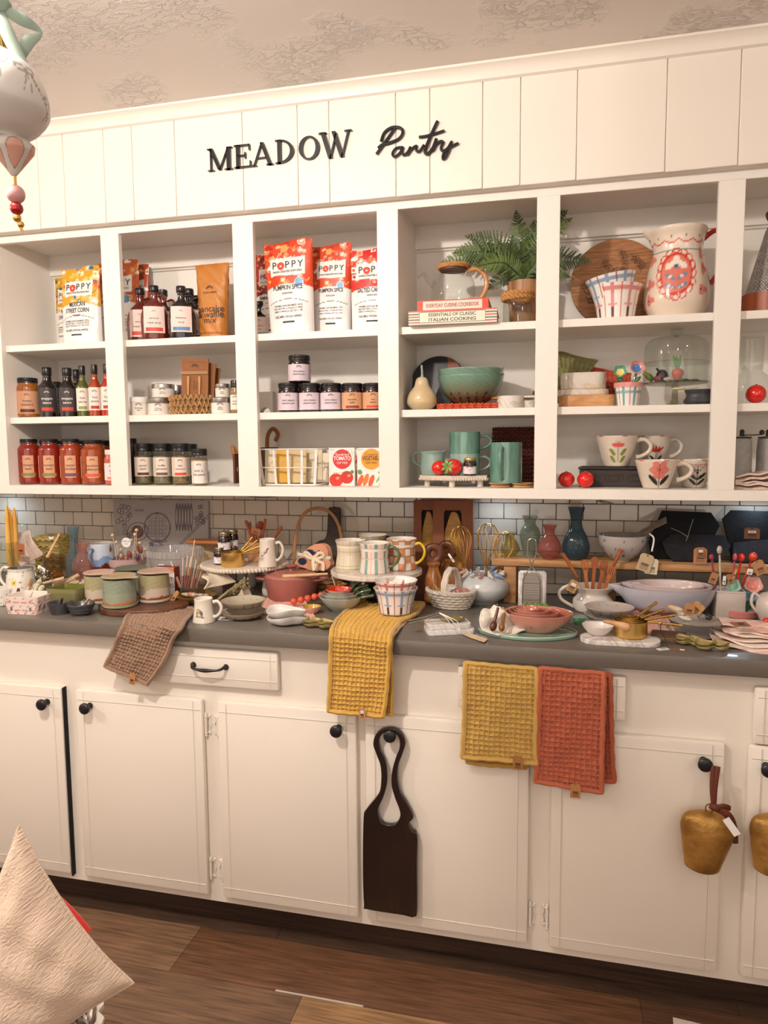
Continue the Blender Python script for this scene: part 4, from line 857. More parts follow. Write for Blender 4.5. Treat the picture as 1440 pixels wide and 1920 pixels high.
for k, (u, v0, v1, wpx, Y, rz_, ry_, lab) in enumerate([(368, 672, 752, 54, -.25, .03, .05, 'kraft card with two tiny wooden spoons at the front of the basket'), (379, 679, 752, 52, -.225, .0, .10, 'kraft card standing second in the braided basket'), (392, 688, 752, 36, -.20, 0, .14, 'kraft card leaning at the back of the braided basket')]):
    p = at(u-4, v1, Y=Y); q = at(u, v0, Y=Y); m_ = mpp(p); W_ = wpx*m_; Hh = float(q[2]-p[2]); t = thing('spoon_card', lab, 'card', (float(p[0]), Y, Z2+.012), rz_, None, 0, ry_); Hh = float(q[2])-Z2-.012
    b = B(); b.box(-W_/2, 0, 0, W_/2, .0022, Hh, kd); b.box(-W_/2-.0004, -.0012, Hh-.012, W_/2+.0004, .003, Hh, kd); logo(b, flat(-.002), Hh*.84, 1.6); b.text('HIMALAYAN', .006, ink, lambda V: np.column_stack([V[:, 1]*-1, V[:, 0]*0-.001, V[:, 0]+Hh*.5])); b.text('SEA SALT', .006, ink, lambda V: np.column_stack([V[:, 1]*-1+.008, V[:, 0]*0-.001, V[:, 0]+Hh*.5])); b.part('card', t)
    if k == 0:
        for x in (-W_*.22, W_*.2):
            b = B(); b.tube([(x, -.004, Hh*.16), (x, -.004, Hh*.4), (x, -.004, Hh*.66)], [.0035, .003, .0045], M('#c79a5c', .5), 8, sm=3); b.part('spoon', t)
        b = B(); 
        for z in (0, .003, .006): b.tube([(-W_/2, -.006, Hh*.70+z), (W_/2, -.006, Hh*.72+z)], .0008, M('#c8b089', .8), 5)
        b.part('twine', t)
jam = M('#1d0a0c', .08, coat=1); jam2 = M('#2a0d08', .08, coat=1); JK = dict(l0=.10, l1=.80, lidh=.17, lidr=.96, neck=.93, half=1.4)
jl = [(541, 'leftmost'), (581, ''), (621, ''), (661, ''), (700, '')]
JL = ['lilac labelled dark jam jar beside the white arched block', 'lilac labelled dark jam jar second along, under the stacked one', 'lilac labelled dark jam jar next to the tan labelled jars', 'tan labelled jam jar with maroon stripe', 'tan labelled jam jar with red stripe against the cabinet stile']
for k, (u, _) in enumerate(jl):
    loc, w, h = on(u, 719, 41, Z2, -.25); jar(loc, w, h, jam if k < 3 else jam2, '#d8c7d0' if k < 3 else '#cf9c74', ['rainy season', 'jalapeno jam'] if k < 3 else (['bourbon', 'apple'] if k == 3 else ['hot', 'pepper']), JL[k], stripe=None if k < 3 else ('#8c2f33' if k == 3 else '#d8432c'), tcol=ink, **JK)
    if k == 1: jt = loc[2]+h
    if k < 4:
        loc, w, h = on(u+14, 722, 40, Z2, -.155); jar(loc, w, h, jam, '#d8c7d0' if k < 3 else '#cf9c74', ['jam'], ['dark jam jar in the second row behind the first lilac jars', 'dark jam jar in the second row behind the middle of the lilac jars', 'dark jam jar in the second row behind the last lilac jar', 'dark jam jar in the second row behind the tan labelled jars'][k], **JK)
loc, w, h = on(561, 667, 42, jt+.0005, -.245); jar(loc, w, h, jam, '#d8c7d0', ['rainy season', 'jalapeno jam'], 'lilac labelled dark jam jar stacked on top of the row', **JK)
loc, w, h = on(500, 735, 30, Z2, -.17); b = B(); n = 16; ar = [(math.cos(PI*i/n)*w*.38, math.sin(PI*i/n)*w*.42) for i in range(n+1)]
b.shape([(-w/2, 0)]+[(-a_, z) for a_, z in ar[:0]]+[(-w*.38, 0)]+[(-a_, z) for a_, z in ar]+[(w/2, 0), (w/2, h), (-w/2, h)], .03, M('#ded5ca', .6), bev=.001, T=STAND); b.one('arched_block', 'small cream block with an arched opening beside the jam jars', 'block', loc)
# pear, boards, colanders
loc, w, h = on(791, 707, 57, Z2, -.26); t = thing('ceramic_pear', 'glossy cream ceramic pear with green stem', 'pear', loc); r = w/2; b = B()
b.lathe([(0, .002), (r*.5, 0), (r*.92, h*.14), (r, h*.30), (r*.85, h*.52), (r*.52, h*.72), (r*.42, h*.88), (r*.28, h*.98), (0, h)], M('#d9cbb2', .12, coat=.8, col2='#d0b27c', cs=14, stretch=(1, 1, .3), mix=.6), 40, sm=5); b.part('fruit', t)
b = B(); b.tube([(0, 0, h*.96), (.001, 0, h*1.1), (-.001, 0, h*1.36)], [.006, .0035, .003], M('#b9c9c4', .2, coat=.7, col2='#7d958c', cs=80), 8, sm=3); b.part('stem', t)
loc, w, h = on(822, 672, 105, Z2, -.13); R_b = w/2; b = B()
bk = M('#100e10', .4); P_ = [(R_b*math.cos(t_), R_b*math.sin(t_)) for t_ in np.linspace(0, 2*PI, 60)[:-1]]
b.shape(P_, .014, bk, bev=.002, T=STAND); b.shape([(R_b*.3, R_b*.94), (R_b*.35, R_b*.5), (R_b*.8, R_b*.5), (R_b*.62, R_b*.775)], .0146, WOOD('#6b3018', '#8c4524'), T=STAND)
b.one('round_board', 'round black serving board leaning behind the pear and green colanders', 'cutting board', (loc[0], -.125, Z2+R_b*.985+.001), 0, None, -.18)
b = B(); s_ = .085; b.box(-.03, -.0045, 0, .03, .0045, .11, M('#2b2d2e', .5), bev=.001, seg=1); b.one('slate_coaster', 'dark slate slab leaning between the pear and the green colander', 'slab', (float(at(826, 740, Y=-.19)[0]), -.185, Z2+.004), .1, None, -.2, .35)
g1 = lambda A, z, R: np.array(H('#6e8f7c'))*(1-np.clip(.85-z, 0, .6)[..., None]*np.array([-.25, .8, 1.05]))*(1+.06*np.sin(A*23+z*31)[..., None])
loc, w, h = on(883, 708, 124, Z2+.0165, -.20)
PHz = Z2
b = B(); knit = M('#c24a28', .85, bump=.2, bs=400); Wk, Dk = 108*mpp(loc), .16
for j in range(2):
    for i in range(12):
        y = -Dk/2+Dk*(i+.5)/12
        P_ = [(-Wk/2+Wk*k/40, y+.003*math.sin(k*PI/2.5), .0045+.007*j+.0022*math.cos(k*PI/1.25)) for k in range(41)]; b.tube(P_, .0042, knit, 6)
b.one('knit_potholder', 'orange knitted potholder folded under the green colanders', 'potholder', (float(at(880, 760, Y=-.22)[0]), -.215, Z2+.001), .03)
c1 = colander((loc[0], -.20, Z2+.0175), w, h, 'green glazed colander with rust base resting on the orange potholder', '#6e8f7c', '#88a391', rows=((.32, 18), (.20, 18), (.10, 14)), lugs=True, glaze=g1, foot=.38)
h2 = float(at(883, 694, Y=-.2)[2])-(Z2+.0175)-.026; colander((loc[0], -.20, Z2+.0175+.029), w, h2*.95, 'green glazed colander nested on top of its twin', '#6e8f7c', '#88a391', rows=(), lugs=True, glaze=lambda A, z, R: np.array(H('#749583'))*(1+.08*np.sin(A*17+z*31)[..., None]), foot=.38)
loc, w, h = on(957, 743, 50, Z2, -.27); b = B(); b.lathe([(0, 0), (w/2-.001, 0), (w/2, .001), (w/2, h-.001), (w/2-.001, h), (w/2-.004, h), (w/2-.005, .006), (0, .006)], MARBLE('#ddd6cd', '#c2b8ac'), 40); b.one('marble_salt_cellar', 'short round white marble pot beside the orange potholder', 'pot', loc)
loc, w, h = on(992, 752, 46, Z2, -.24); b = B(); b.lathe([(0, 0), (w/2-.001, 0), (w/2, h*.4), (w/2+.001, h-.001), (w/2-.001, h), (0, h*.8)], MARBLE('#ddd6cd', '#c2b8ac'), 40); b.one('marble_dish', 'low white marble dish under a lidded dish by the stile', 'dish', loc); hz_ = h
b = B(); q0 = at(925, 742, Y=-.285); q1 = at(1000, 745, Y=-.20); P_ = [tuple(q0), tuple((q0+q1)/2+np.array([0, 0, .002])), tuple(q1)]
P_ = [(p_[0], p_[1], Z2+.030) for p_ in P_]; b.tube([(p_[0], p_[1], p_[2]) for p_ in P_], [.0045, .003, .0025], gold, 8, sm=3); b.ell((P_[0][0]+.008, P_[0][1]+.005, P_[0][2]), (.016, .012, .004), gold, 16); b.one('brass_spoon', 'small brass spoon lying across the marble pots', 'spoon')
loc2 = (loc[0]+.012, -.23, Z2+hz_+.0085); b = B(); b.cyl((0, 0, 0), .036, .006, MARBLE('#e3dcd2', '#c2b8ac'), 32, bev=.001); b.ell((0, 0, .014), (.003, .003, .009), walnut, 8); b.one('dish_lid', 'flat marble lid with small wooden knob above the low dish', 'lid', loc2)
# op5 middle
def blob(pts, th, m, label, name='folded_cloth', cat='cloth', Y=-.2, amp=.004, sc=60, z=None):
    c = np.mean([at(u, v, Y=Y) for u, v in pts], 0); o = [((at(u, v, Y=Y)-c)[0], (at(u, v, Y=Y)-c)[2]) for u, v in pts]; b = B(); b.shape(o, th, m, bev=th*.42, sm=4, T=STAND, res=3)
    return b.one(name, label, cat, tuple(c))
gq = M('#8f8f45', .9, col2='#6f7335', cs=40, bump=.6, bs=130, sheen=.3)
def quilt(u0, v0, u1, v1, u2, v2, u3, v3, Y, cell, col, name, label, Yb=None, amp=.005, cat='towel', **k):
    Yb = Y if Yb is None else Yb
    return waffle([(at(u0, v0, Y=Y), at(u1, v1, Y=Y)), (at((u0+u3)/2, (v0+v3)/2, Y=(Y+Yb)/2-.012), at((u1+u2)/2, (v1+v2)/2, Y=(Y+Yb)/2-.012)), (at(u3, v3, Y=Yb), at(u2, v2, Y=Yb))], cell, col, name, label, amp=amp, cat=cat, **k)
quilt(1048, 660, 1120, 676, 1100, 704, 1052, 700, -.12, .013, '#827f48', 'folded_towel', 'olive green textured towel draped over the butter dish end', -.16)
quilt(1045, 690, 1078, 694, 1060, 742, 1046, 756, -.16, .013, '#827f48', 'folded_towel', 'olive green textured towel end hanging beside the butter dish', -.22)
quilt(1099, 688, 1183, 700, 1178, 738, 1120, 740, -.12, .012, '#b8482c', 'folded_towel', 'rust orange textured towel bunched behind the flower pot', -.15)
lb = on(1100, 742, 102, Z2, -.24); hbd = lb[2]; b = B(); W_ = lb[1]
def rrect(W, D, r, n=6): return [(sx*(W/2-r)+r*math.cos(a0+PI/2*i/n), sy*(D/2-r)+r*math.sin(a0+PI/2*i/n)) for sx, sy, a0 in ((1, 1, 0), (-1, 1, PI/2), (-1, -1, PI), (1, -1, 1.5*PI)) for i in range(n+1)]
b.shape(rrect(W_, .12, .03), hbd, WOOD('#b57a45', '#d9a671', (6, 30, 30)), bev=.0015, T=Tm(0, 0, hbd/2)); b.one('wooden_board', 'thick light wooden board under the marbled butter dish', 'board', (lb[0][0], -.225, Z2))
z_ = Z2+hbd+.0005; ld = on(1094, 699, 82, z_, -.235); t = thing('butter_dish', 'cream marbled ceramic butter dish with lid on a wooden board', 'butter dish', (ld[0][0], -.22, z_)); mb = MARBLE('#d9cfc4', '#d0bd98', 6); b = B(); hd = ld[2]
b.shape(rrect(ld[1]*1.12, .10, .03), hd*.26, mb, bev=.002, T=Tm(0, 0, hd*.13)); b.part('tray', t); b = B(); b.shape(rrect(ld[1], .085, .03), hd*.74, mb, bev=.004, T=Tm(0, 0, hd*.63)); b.part('lid', t)
def flowerpot(loc, w, h, label, fl, pot=('#6fa6a8', '#cf6a3c'), rimc='#dd8f88', lowpot=False):
    t = thing('flower_spoon_set', label, 'measuring spoons', loc); r = w/2
    def c(A, Z, R, T):
        C = np.empty(A.shape+(3,)); C[:] = H('#f2ece5'); q = (A/(2*PI)*7) % 1
        C[np.abs(q-.5) < .12] = H(pot[0]); C[np.abs(Z-h*.58) < h*.09] = H(pot[0]); C[np.abs(q-.05) < .03] = H('#b8523c'); C[np.abs(Z-h*.22) < h*.02] = H(pot[1]); C[Z > h*.80] = H(rimc); C[T > .62] = H('#e9dfd6'); return C
    def c2(A, Z, R, T): C = np.empty(A.shape+(3,)); C[:] = H(rimc); C[T > .6] = H('#e9e4de'); return C
    b = B(); b.lathe([(0, 0), (r*.74, 0), (r*.92, h*.78), (r*1.0, h*.79), (r*1.02, h), (r*.92, h), (r*.8, h*.8), (0, h*.8)] if not lowpot else [(0, 0), (r*.9, 0), (r, h*.3), (r, h*.9), (r*.95, h), (r*.86, h*.95), (r*.84, h*.7), (0, h*.7)], PAINT(.2, .5), 96, sub=8, col=c2 if lowpot else c); b.part('pot', t)
    gr = M('#3f6b35', .3, coat=.4)
    for k, (dx, dz, s, c1_, c2_, tilt) in enumerate(fl):
        b = B(); b.tube([(dx*.55, -.002, h*.8), (dx*.8, -.004, h+dz*.45), (dx, -.002, h+dz)], [.0045, .004, .003], gr, 8, sm=3); b.tube([(dx*.6, -.002, h*.95), (dx*.6+math.copysign(.013, dx), -.006, h+.010), (dx*.6+math.copysign(.02, dx), -.004, h+.016)], [.003, .005, .001], gr, 6, sm=3); b.part('stem', t)
        b = B(); m1, m2 = M(c1_, .2, coat=.5), M(c2_, .2, coat=.5)
        T_ = Tm(dx, -.004, h+dz+s*.6, rx=1.25, ry=0, rz=tilt)
        b.lathe([(0, 0), (s*.5, s*.06), (s*.9, s*.35), (s, s*.62)], m2, 28, sm=3, T=T_, rm=lambda a, z, t_: 1+.09*np.cos(a*5)*t_)
        b.lathe([(s, s*.62), (s*.96, s*.66), (s*.85, s*.42), (s*.62, s*.22)], m2, 28, sm=3, T=T_, rm=lambda a, z, t_: 1+.09*np.cos(a*5)*(1-t_))
        b.lathe([(s*.62, s*.22), (s*.4, s*.12), (0, s*.08)], m1, 28, sm=3, T=T_, rm=lambda a, z, t_: 1+.09*np.cos(a*5)*(1-t_)); b.part('spoon', t)
    return t
loc, w, h = on(1178, 718, 52, Z2, -.275); flowerpot(loc, w, h, 'flower shaped measuring spoons in a plaid pot on the middle shelf', [(-.022, .018, .0175, '#e3d36a', '#5f9f94', -.1), (.020, .026, .0195, '#3f7fc0', '#e29488', .2)])
# cake dome with ceramic vegetables
loc, w, h = on(1266, 718, 118, Z2, -.19); w = 112*mpp(loc); t = thing('cake_stand', 'glass cake stand covered by a tall glass dome, holding ceramic vegetables', 'cake stand', loc); r = w/2; b = B()
b.lathe([(0, 0), (r*.45, 0), (r*.46, .003), (r*.14, .010), (r*.10, h*.55), (r*.14, h*.86), (r*.9, h*.93), (r*1.0, h), (r*.97, h*1.0), (0, h*.96)], GLASS('#e8e6de', .9), 48, sm=2); b.part('stand', t)
b = B(); zt_ = h+.001; hd = float(at(1266, 632, Y=-.19)[2])-Z2-h; b.lathe([(r*1.02, zt_), (r*1.0, zt_+.002), (r*1.0, zt_+hd*.68), (r*.93, zt_+hd*.87), (r*.65, zt_+hd*.975), (0, zt_+hd)], clearg, 56, sm=4)
b.ell((0, 0, zt_+hd+.015), .016, clearg, 20); b.cyl((0, 0, zt_+hd-.002), .006, .006, clearg, 12)
b.lathe([(r*.98, zt_+hd*.42), (r*1.035, zt_+hd*.44), (r*1.035, zt_+.001)], clearg, 56); b.part('dome', t)
V_ = SH[2]+h
def veg(u, label, build_, Y=-.20, rz=0, dz=0): 
    p_ = at(u, 715, Y=Y); b = B(); build_(b); b.one('ceramic_vegetable', label, 'vegetable', (float(p_[0]), Y, V_+.001+dz), rz)
def carrot(b): b.lathe([(0, 0), (.007, .001), (.016, .022), (.014, .034), (0, .040)], M('#d8532a', .15, coat=.6), 20, sm=3, sy=1); [b.tube([(0, 0, .036), (dx, 0, .055), (dx*2.3, 0, .075)], [.003, .005, .001], M('#5b8a34', .3, coat=.4), 6, sm=3) for dx in (-.006, -.002, .003)]
veg(1270, 'orange ceramic carrot with green top under the glass dome', carrot)
veg(1241, 'dark purple ceramic beet under the glass dome', lambda b: (b.ell((0, 0, .019), (.017, .015, .019), M('#2c2338', .12, coat=.8), 20), b.tube([(-.006, 0, .030), (-.016, 0, .042)], .003, M('#2c2338', .3), 6)), Y=-.19)
veg(1232, 'small pink ceramic radish under the glass dome', lambda b: b.ell((0, 0, .009), (.009, .008, .009), M('#c2486a', .15, coat=.7), 16), Y=-.225)
veg(1252, 'white ceramic mushroom under the glass dome', lambda b: (b.cyl((0, 0, 0), .006, .006, M('#e9ddd0', .2), 12), b.ell((0, 0, .007), (.012, .010, .006), M('#e9ddd0', .15, coat=.5), 16)), Y=-.232)
veg(1278, 'green ceramic leaf lying under the glass dome', lambda b: b.ell((0, 0, .004), (.022, .008, .004), M('#5c7d4a', .2, coat=.6), 16), Y=-.235, rz=.3)
veg(1300, 'long green ceramic pod lying under the glass dome', lambda b: b.ell((0, 0, .004), (.016, .005, .004), M('#41592f', .2, coat=.6), 16), Y=-.20, rz=-.3)
veg(1216, 'yellow green ceramic pepper leaning under the glass dome', lambda b: b.tube([(-.016, 0, .030), (.0, 0, .018), (.012, 0, .006)], [.004, .009, .007], M('#7f8f3a', .2, coat=.6), 12, sm=4), Y=-.20)
loc, w, h = on(1310, 731, 50, Z2, -.27); bowl(loc, w, h, 'small dark grey stone bowl beside the cake stand', M('#2e3034', .4, col2='#4a4c50', cs=40), foot=.85)
b = B(); q0 = at(1272, 734, Y=-.27); q1 = at(1300, 731, Y=-.27); b.ell((0, 0, 0), (.018, .010, .004), M('#d6c9a0', .3), 16); b.tube([(.012, 0, 0), (.05, 0, .004)], .0025, M('#d6c9a0', .3), 6); b.one('bone_spoon', 'cream spoon resting on the dark stone bowl', 'spoon', (float(q0[0]), -.27, Z2+h+.0045))
loc, w, h = on(1412, 632, 62, Z2, -.19); t = thing('carafe', 'clear ribbed glass carafe with upturned tumbler', 'carafe', loc); r = w/2; b = B()
b.lathe([(0, .002), (r*.9, .002), (r*1.05, h*.1), (r*1.05, h*.3), (r*.9, h*.42), (r*.58, h*.5), (r*.55, h*.6)], clearg, 40, sm=4, rm=lambda a, z, t_: 1+.012*np.cos(a*24)); b.part('bottle', t); b = B(); b.lathe([(r*.64, h*.52), (r*.64, h*.96), (r*.55, h), (0, h)], clearg, 32, sm=2, rm=lambda a, z, t_: 1+.012*np.cos(a*20)); b.part('tumbler', t)
strawberry(1418, 725, 18, -.27, Z2, 'red glass strawberry beside the glass carafe')
# ================================================================ bottom shelf
tom = [M('#7a1608', .14, coat=.7, col2='#8f2410', cs=60), M('#7a1608', .14, coat=.7, col2='#8f2410', cs=60), M('#8a2c10', .14, coat=.7, col2='#9c3c18', cs=60), M('#8a3512', .14, coat=.7, col2='#9c481c', cs=60)]
PS = [(53, ['tomato', 'basil'], '#7f8648', 'red pasta sauce jar with green striped label at the end of the row'), (92, ['tomato', 'basil'], '#7f8648', 'red pasta sauce jar with green striped label next to a purple striped one'), (132, ['tuscan', 'chicken'], '#6b4a5e', 'pasta sauce jar with purple striped label'), (174, ['bourbon', 'pulled pork'], '#cf5a45', 'wide pasta sauce jar with red striped label')]
for k, (u, ln, st, lab) in enumerate(PS):
    loc, w, h = on(u, 823+(k > 2)*2, 41 if k < 3 else 46, Z3, -.25); jar(loc, w, h, tom[k], '#d59f7b', ln, lab, stripe=st, lidh=.09, neck=.72, lidr=.74, square=.22, l0=.17, l1=.70, rz=-.12, clear=clearg if False else None)
for k, (u, lab) in enumerate([(74, 'dark lidded jar in the second row behind the first two sauce jars'), (113, 'dark lidded jar in the second row between the basil and tuscan jars'), (153, 'dark lidded jar in the second row behind the wide sauce jar'), (190, 'dark lidded jar in the second row beside the cabinet stile')]):
    loc, w, h = on(u, 826, 40, Z3, -.15); jar(loc, w, h, tom[0], '#d59f7b', ['tomato'], lab, lidh=.12, neck=.8, lidr=.8, square=.2)
loc, w, h = on(209, 843, 28, Z3, -.27); jar(loc, w, h, M('#b85a48', .3, coat=.5), '#ecd9d8', ['taffy', 'rub'], 'small pink jar with white lid half behind the stile', stripe='#e08a72', lid=M('#ded5c6', .4), lidh=.14)
herb = [M('#7d6c46', .5, col2='#4c4a2c', cs=160, mix=.2), M('#8c8266', .5, col2='#5c5a40', cs=160, mix=.2), M('#96794a', .5, col2='#5e5232', cs=160, mix=.2)]
SPJ = dict(lidh=.19, lidr=.98, neck=.95, l0=.26, l1=.82, clear=clearg, fill=.86, square=.18, half=1.2, name='spice_jar')
for k, (u, vt, ln, st, lab) in enumerate([(268, 831, ['spiced', 'apple'], '#5a2226', 'spice jar with dark red striped label'), (303, 831, ['truffle', 'parmesan'], '#6b5450', 'spice jar reading truffle parmesan with brown striped label'), (338, 831, ['thai', 'coconut'], '#d8432c', 'spice jar with bright red striped label')]):
    loc, w, h = on(u, vt, 34, Z3, -.25); jar(loc, w, h, herb[k], '#e6d5c6', ln, lab, stripe=st, **SPJ)
    loc, w, h = on(u+15, 832, 33, Z3, -.16); jar(loc, w, h, herb[k], '#e6d5c6', ln, ['spice jar in the second row behind the dark red striped one', 'spice jar in the second row behind the brown striped one', 'spice jar in the second row behind the bright red striped one'][k], **SPJ)
loc, w, h = on(373, 841, 30, Z3, -.275); jar(loc, w, h, M('#a8804a', .5, col2='#c9a468', cs=120), '#e9e0da', ['kick in', 'the pants'], 'small spice jar reading kick in the pants at the end of the row', **{**SPJ, 'l0': .08})
loc, w, h = on(245, 822, 24, Z3, -.14); jar(loc, w, h, M('#1a1210', .3, coat=.5), '#3a3230', ['rub'], 'dark jar in the shadow at the end of the spice row', lidh=.12)
# wire basket of dip mixes
loc, w, h = on(550, 842, 126, Z3, -.235); t = thing('wire_basket', 'white wire basket filled with cream and yellow paper packets', 'basket', (loc[0], -.225, Z3)); dp = .12; sc = .93
wm = M('#e9e5e2', .35)
b = B(); 
def loop(z, s): return [(x*s, y*s, z) for x, y in rrect(w, dp, .02)]
b.tube(loop(h, 1), .0045, wm, 8, closed=True, flat=.5); b.tube(loop(h*.5, .96), .004, wm, 8, closed=True, flat=.5); b.tube(loop(.004, .9), .003, wm, 8, closed=True); b.part('rails', t)
for k in range(5):
    x = -w*.44+w*.22*k
    for s in (-1, 1):
        b = B(); b.tube([(x, s*dp/2, h), (x*.96, s*dp/2*.96, h*.5), (x*.9, s*dp/2*.9, .004)], .0045, wm, 6, sm=2, flat=.5, up=(0, 1, 0)); b.part('upright', t)
pk = ['#e3d6b8', '#ddcfae', '#e9dec6', '#d9a83a', '#e6d9bd', '#d2b98a']
for k in range(9):
    x = loc[0]-w*.36+w*.09*k; b = B(); tall = k % 2; c_ = pk[k % 6]; b.box(-.030, -.003, 0, .030, .003, h*.95 if tall else h*.82, M(c_, .6, bump=.1), bev=.002, seg=1)
    b.shape([(.018*math.cos(a_), .018*math.sin(a_)) for a_ in np.linspace(0, 2*PI, 20)[:-1]], .0006, M('#b9a98a', .6), [[(.016*math.cos(a_), .016*math.sin(a_)) for a_ in np.linspace(0, 2*PI, 20)[:-1]]], T=Matrix.Translation((0, -.0036, h*.45)) @ STAND)
    b.one('dip_packet', ['cream paper packet at the end of the white wire basket', 'tall cream packet with ring print in the white wire basket', 'pale packet near the middle of the white wire basket', 'mustard yellow packet in the white wire basket', 'beige packet behind the yellow one in the wire basket', 'tan packet in the wire basket behind its centre', 'cream packet leaning toward the TOMATO mix in the wire basket', 'tall beige packet in the wire basket near the TOMATO mix', 'pale packet at the TOMATO end of the wire basket'][k], 'packet', (x, -.225+(-.03 if k in (1, 3, 5) else .012*(k % 3)), Z3+.008), .25 if k % 2 else -.15, None, -.12, .0)
def dip(u0, u1, vt, Y, disc, t1, t2, veg_, label, name='dip_mix_packet'):
    loc, w, h = on((u0+u1)/2, vt, u1-u0, Z3, Y); b = B()
    if veg_ == 't': L = [('e', -w*.22, h*.15, w*.27, w*.25, 0, '#cf2f1c'), ('e', w*.2, h*.22, w*.25, w*.24, 0, '#c22a18'), ('e', -w*.16, h*.20, w*.08, w*.05, .5, '#e88a70'), ('e', w*.28, h*.27, w*.07, w*.05, .5, '#e88a70'), ('l', -w*.3, h*.28, -w*.1, h*.23, .0015, '#3c5a2a'), ('l', w*.1, h*.34, w*.32, h*.30, .0015, '#3c5a2a'), ('l', -w*.35, h*.34, w*.35, h*.36, .001, '#3c5a2a'), ('e', w*.4, h*.36, w*.08, h*.05, .8, '#5f8048')]
    else: L = [('e', w*(-.38+.2*k), h*(.13+.03*(k % 2)), w*.09, h*.17, -.35, c) for k, c in enumerate(['#d9602c', '#e27434', '#d4562a'])]+[('e', w*.40, h*.15, w*.05, h*.16, -.5, '#4f7a3a'), ('e', w*.30, h*.2, w*.04, h*.14, -.6, '#8ba36a'), ('e', -w*.4, h*.36, w*.08, h*.07, .4, '#6d8a5c'), ('e', w*.36, h*.36, w*.09, h*.04, .3, '#2c3440')]
    cx = w*.02; L += [('e', cx, h*.70, w*.37, w*.37, 0, disc)]
    X, Z = np.meshgrid(np.linspace(-w/2, w/2, 90), np.linspace(0, h, 120), indexing='ij'); b.grid(X, -.006+0*X, Z, PAINT(.45), paint(X, Z, '#efe9e2', L)); b.box(-w/2, -.0058, 0, w/2, .006, h, M('#efe9e2', .5))
    f = flat(-.0065); b.text('Sundried' if veg_ == 't' else 'Creamy', w*.15, inkw if veg_ == 't' else M('#8a5a20', .6), f, x=cx, y=h*.79); b.text(t1, w*.2, inkw if veg_ == 't' else M('#5a3a18', .6), f, x=cx, y=h*.675, wmax=w*.66, bold=.02); b.text(t2, w*.12, inkw if veg_ == 't' else M('#5a3a18', .6), f, x=cx, y=h*.575, wmax=w*.44)
    b.text('NET WT', w*.05, ink, f, x=-w*.38, y=h*.94)
    return b.one(name, label, 'packet', (loc[0], Y, Z3+.0005), 0, None, -.03)
dip(616, 666, 840, -.25, '#cf2c2a', 'TOMATO', 'DIP MIX', 't', 'white dip mix packet with red disc reading TOMATO')
dip(669, 722, 840, -.245, '#d99a2a', 'VEGETABLE', 'DIP MIX', 'v', 'white dip mix packet with yellow disc reading VEGETABLE')
dip(630, 676, 842, -.16, '#cf2c2a', 'TOMATO', 'DIP MIX', 't', 'white dip mix packet standing behind the front TOMATO packet')
b = B()
for k, (u, v) in enumerate([(655, 850), (664, 852)]):
    q_ = at(u, v, Y=-.262); b.tube([q_+np.array([.010*math.cos(a_+k), -.004*math.sin(a_*2), .012*math.sin(a_)]) for a_ in np.linspace(0, 2*PI, 16)[:-1]], .0007, clearg, 5, closed=True)
q_ = at(662, 880, Y=-.2615); b.tube([at(663, 858, Y=-.262), at(667, 880, Y=-.262), at(668, 912, Y=-.262)], .0025, clearg, 8)
b.one('clear_loop_tie', 'clear plastic loop hanging between the two dip mix packets', 'tie')
b = B(); b.box(-.03, -.03, 0, .03, .03, .12, M('#4a2a1a', .7), bev=.004); c_ = at(505, 845, Y=-.13); b.tube([(.0, 0, .118), (.004, 0, .16), (.022, 0, .182), (.040, 0, .165), (.030, 0, .14)], .007, M('#8a5526', .6), 8, sm=4, flat=.25, up=(0, 1, 0)); b.one('leather_bag', 'dark brown gift bag with tan leather loop handle behind the wire basket', 'bag', (float(at(500, 900, Y=-.13)[0])-.0, -.12, Z3))
b = B(); b.box(-.004, -.03, 0, .004, .03, .10, M('#5a3520', .7), bev=.002); b.tube([(0, -.0, .10), (-.012, -.01, .125), (-.008, -.012, .09), (.002, -.014, .04)], .006, M('#a56a34', .6), 8, sm=4, flat=.3, up=(0, 1, 0)); b.one('leather_bag', 'tan leather strap bag tucked behind the cabinet stile beside the spice jars', 'bag', (float(at(449, 900, Y=-.13)[0]), -.14, Z3))
# beaded riser with teal pottery
teal = M('#4d7a6c', .15, coat=.8, col2='#6f9a8a', cs=12, stretch=(6, 6, 1.2), mix=.5); teal2 = M('#86a399', .18, coat=.7, col2='#9db6ac', cs=14)
loc, w, h = on(848, 893, 132, Z3, -.24); t = thing('beaded_riser', 'whitewashed wooden riser edged with beads under the teal mugs', 'riser', (loc[0], -.225, Z3), .0); ww = WOOD('#cfc0ae', '#e0d4c4', (6, 30, 30), .6); b = B(); zr = h*.82; Wr, Dr = w/2, .075
oc = [(-Wr*.92, -Dr*.35), (-Wr*.0+Wr*.05, -Dr), (Wr, -Dr*.55), (Wr, Dr), (-Wr*.92, Dr)]
b.shape(oc, .010, ww, T=Tm(0, 0, zr+.004)); b.part('top', t); b = B()
oo = [np.array(p_+(0,)) for p_ in oc]; bw_ = M('#d6c8b6', .6)
for i in range(5):
    a_, c_ = oo[i], oo[(i+1) % 5]; nbd = int(np.linalg.norm(c_-a_)/.008)
    for k in range(nbd): q_ = a_+(c_-a_)*(k+.5)/nbd; b.ell((q_[0], q_[1], zr-.002), .0046, bw_, 8, k=6)
b.part('beads', t)
for x, y in ((-Wr*.72, -Dr*.2), (Wr*.05, -Dr*.75), (Wr*.8, -Dr*.35), (-Wr*.5, Dr*.7), (Wr*.8, Dr*.7)): b = B(); b.cyl((x, y, 0), .009, zr, ww, 16); b.part('leg', t)
ZR = Z3+zr+.0095
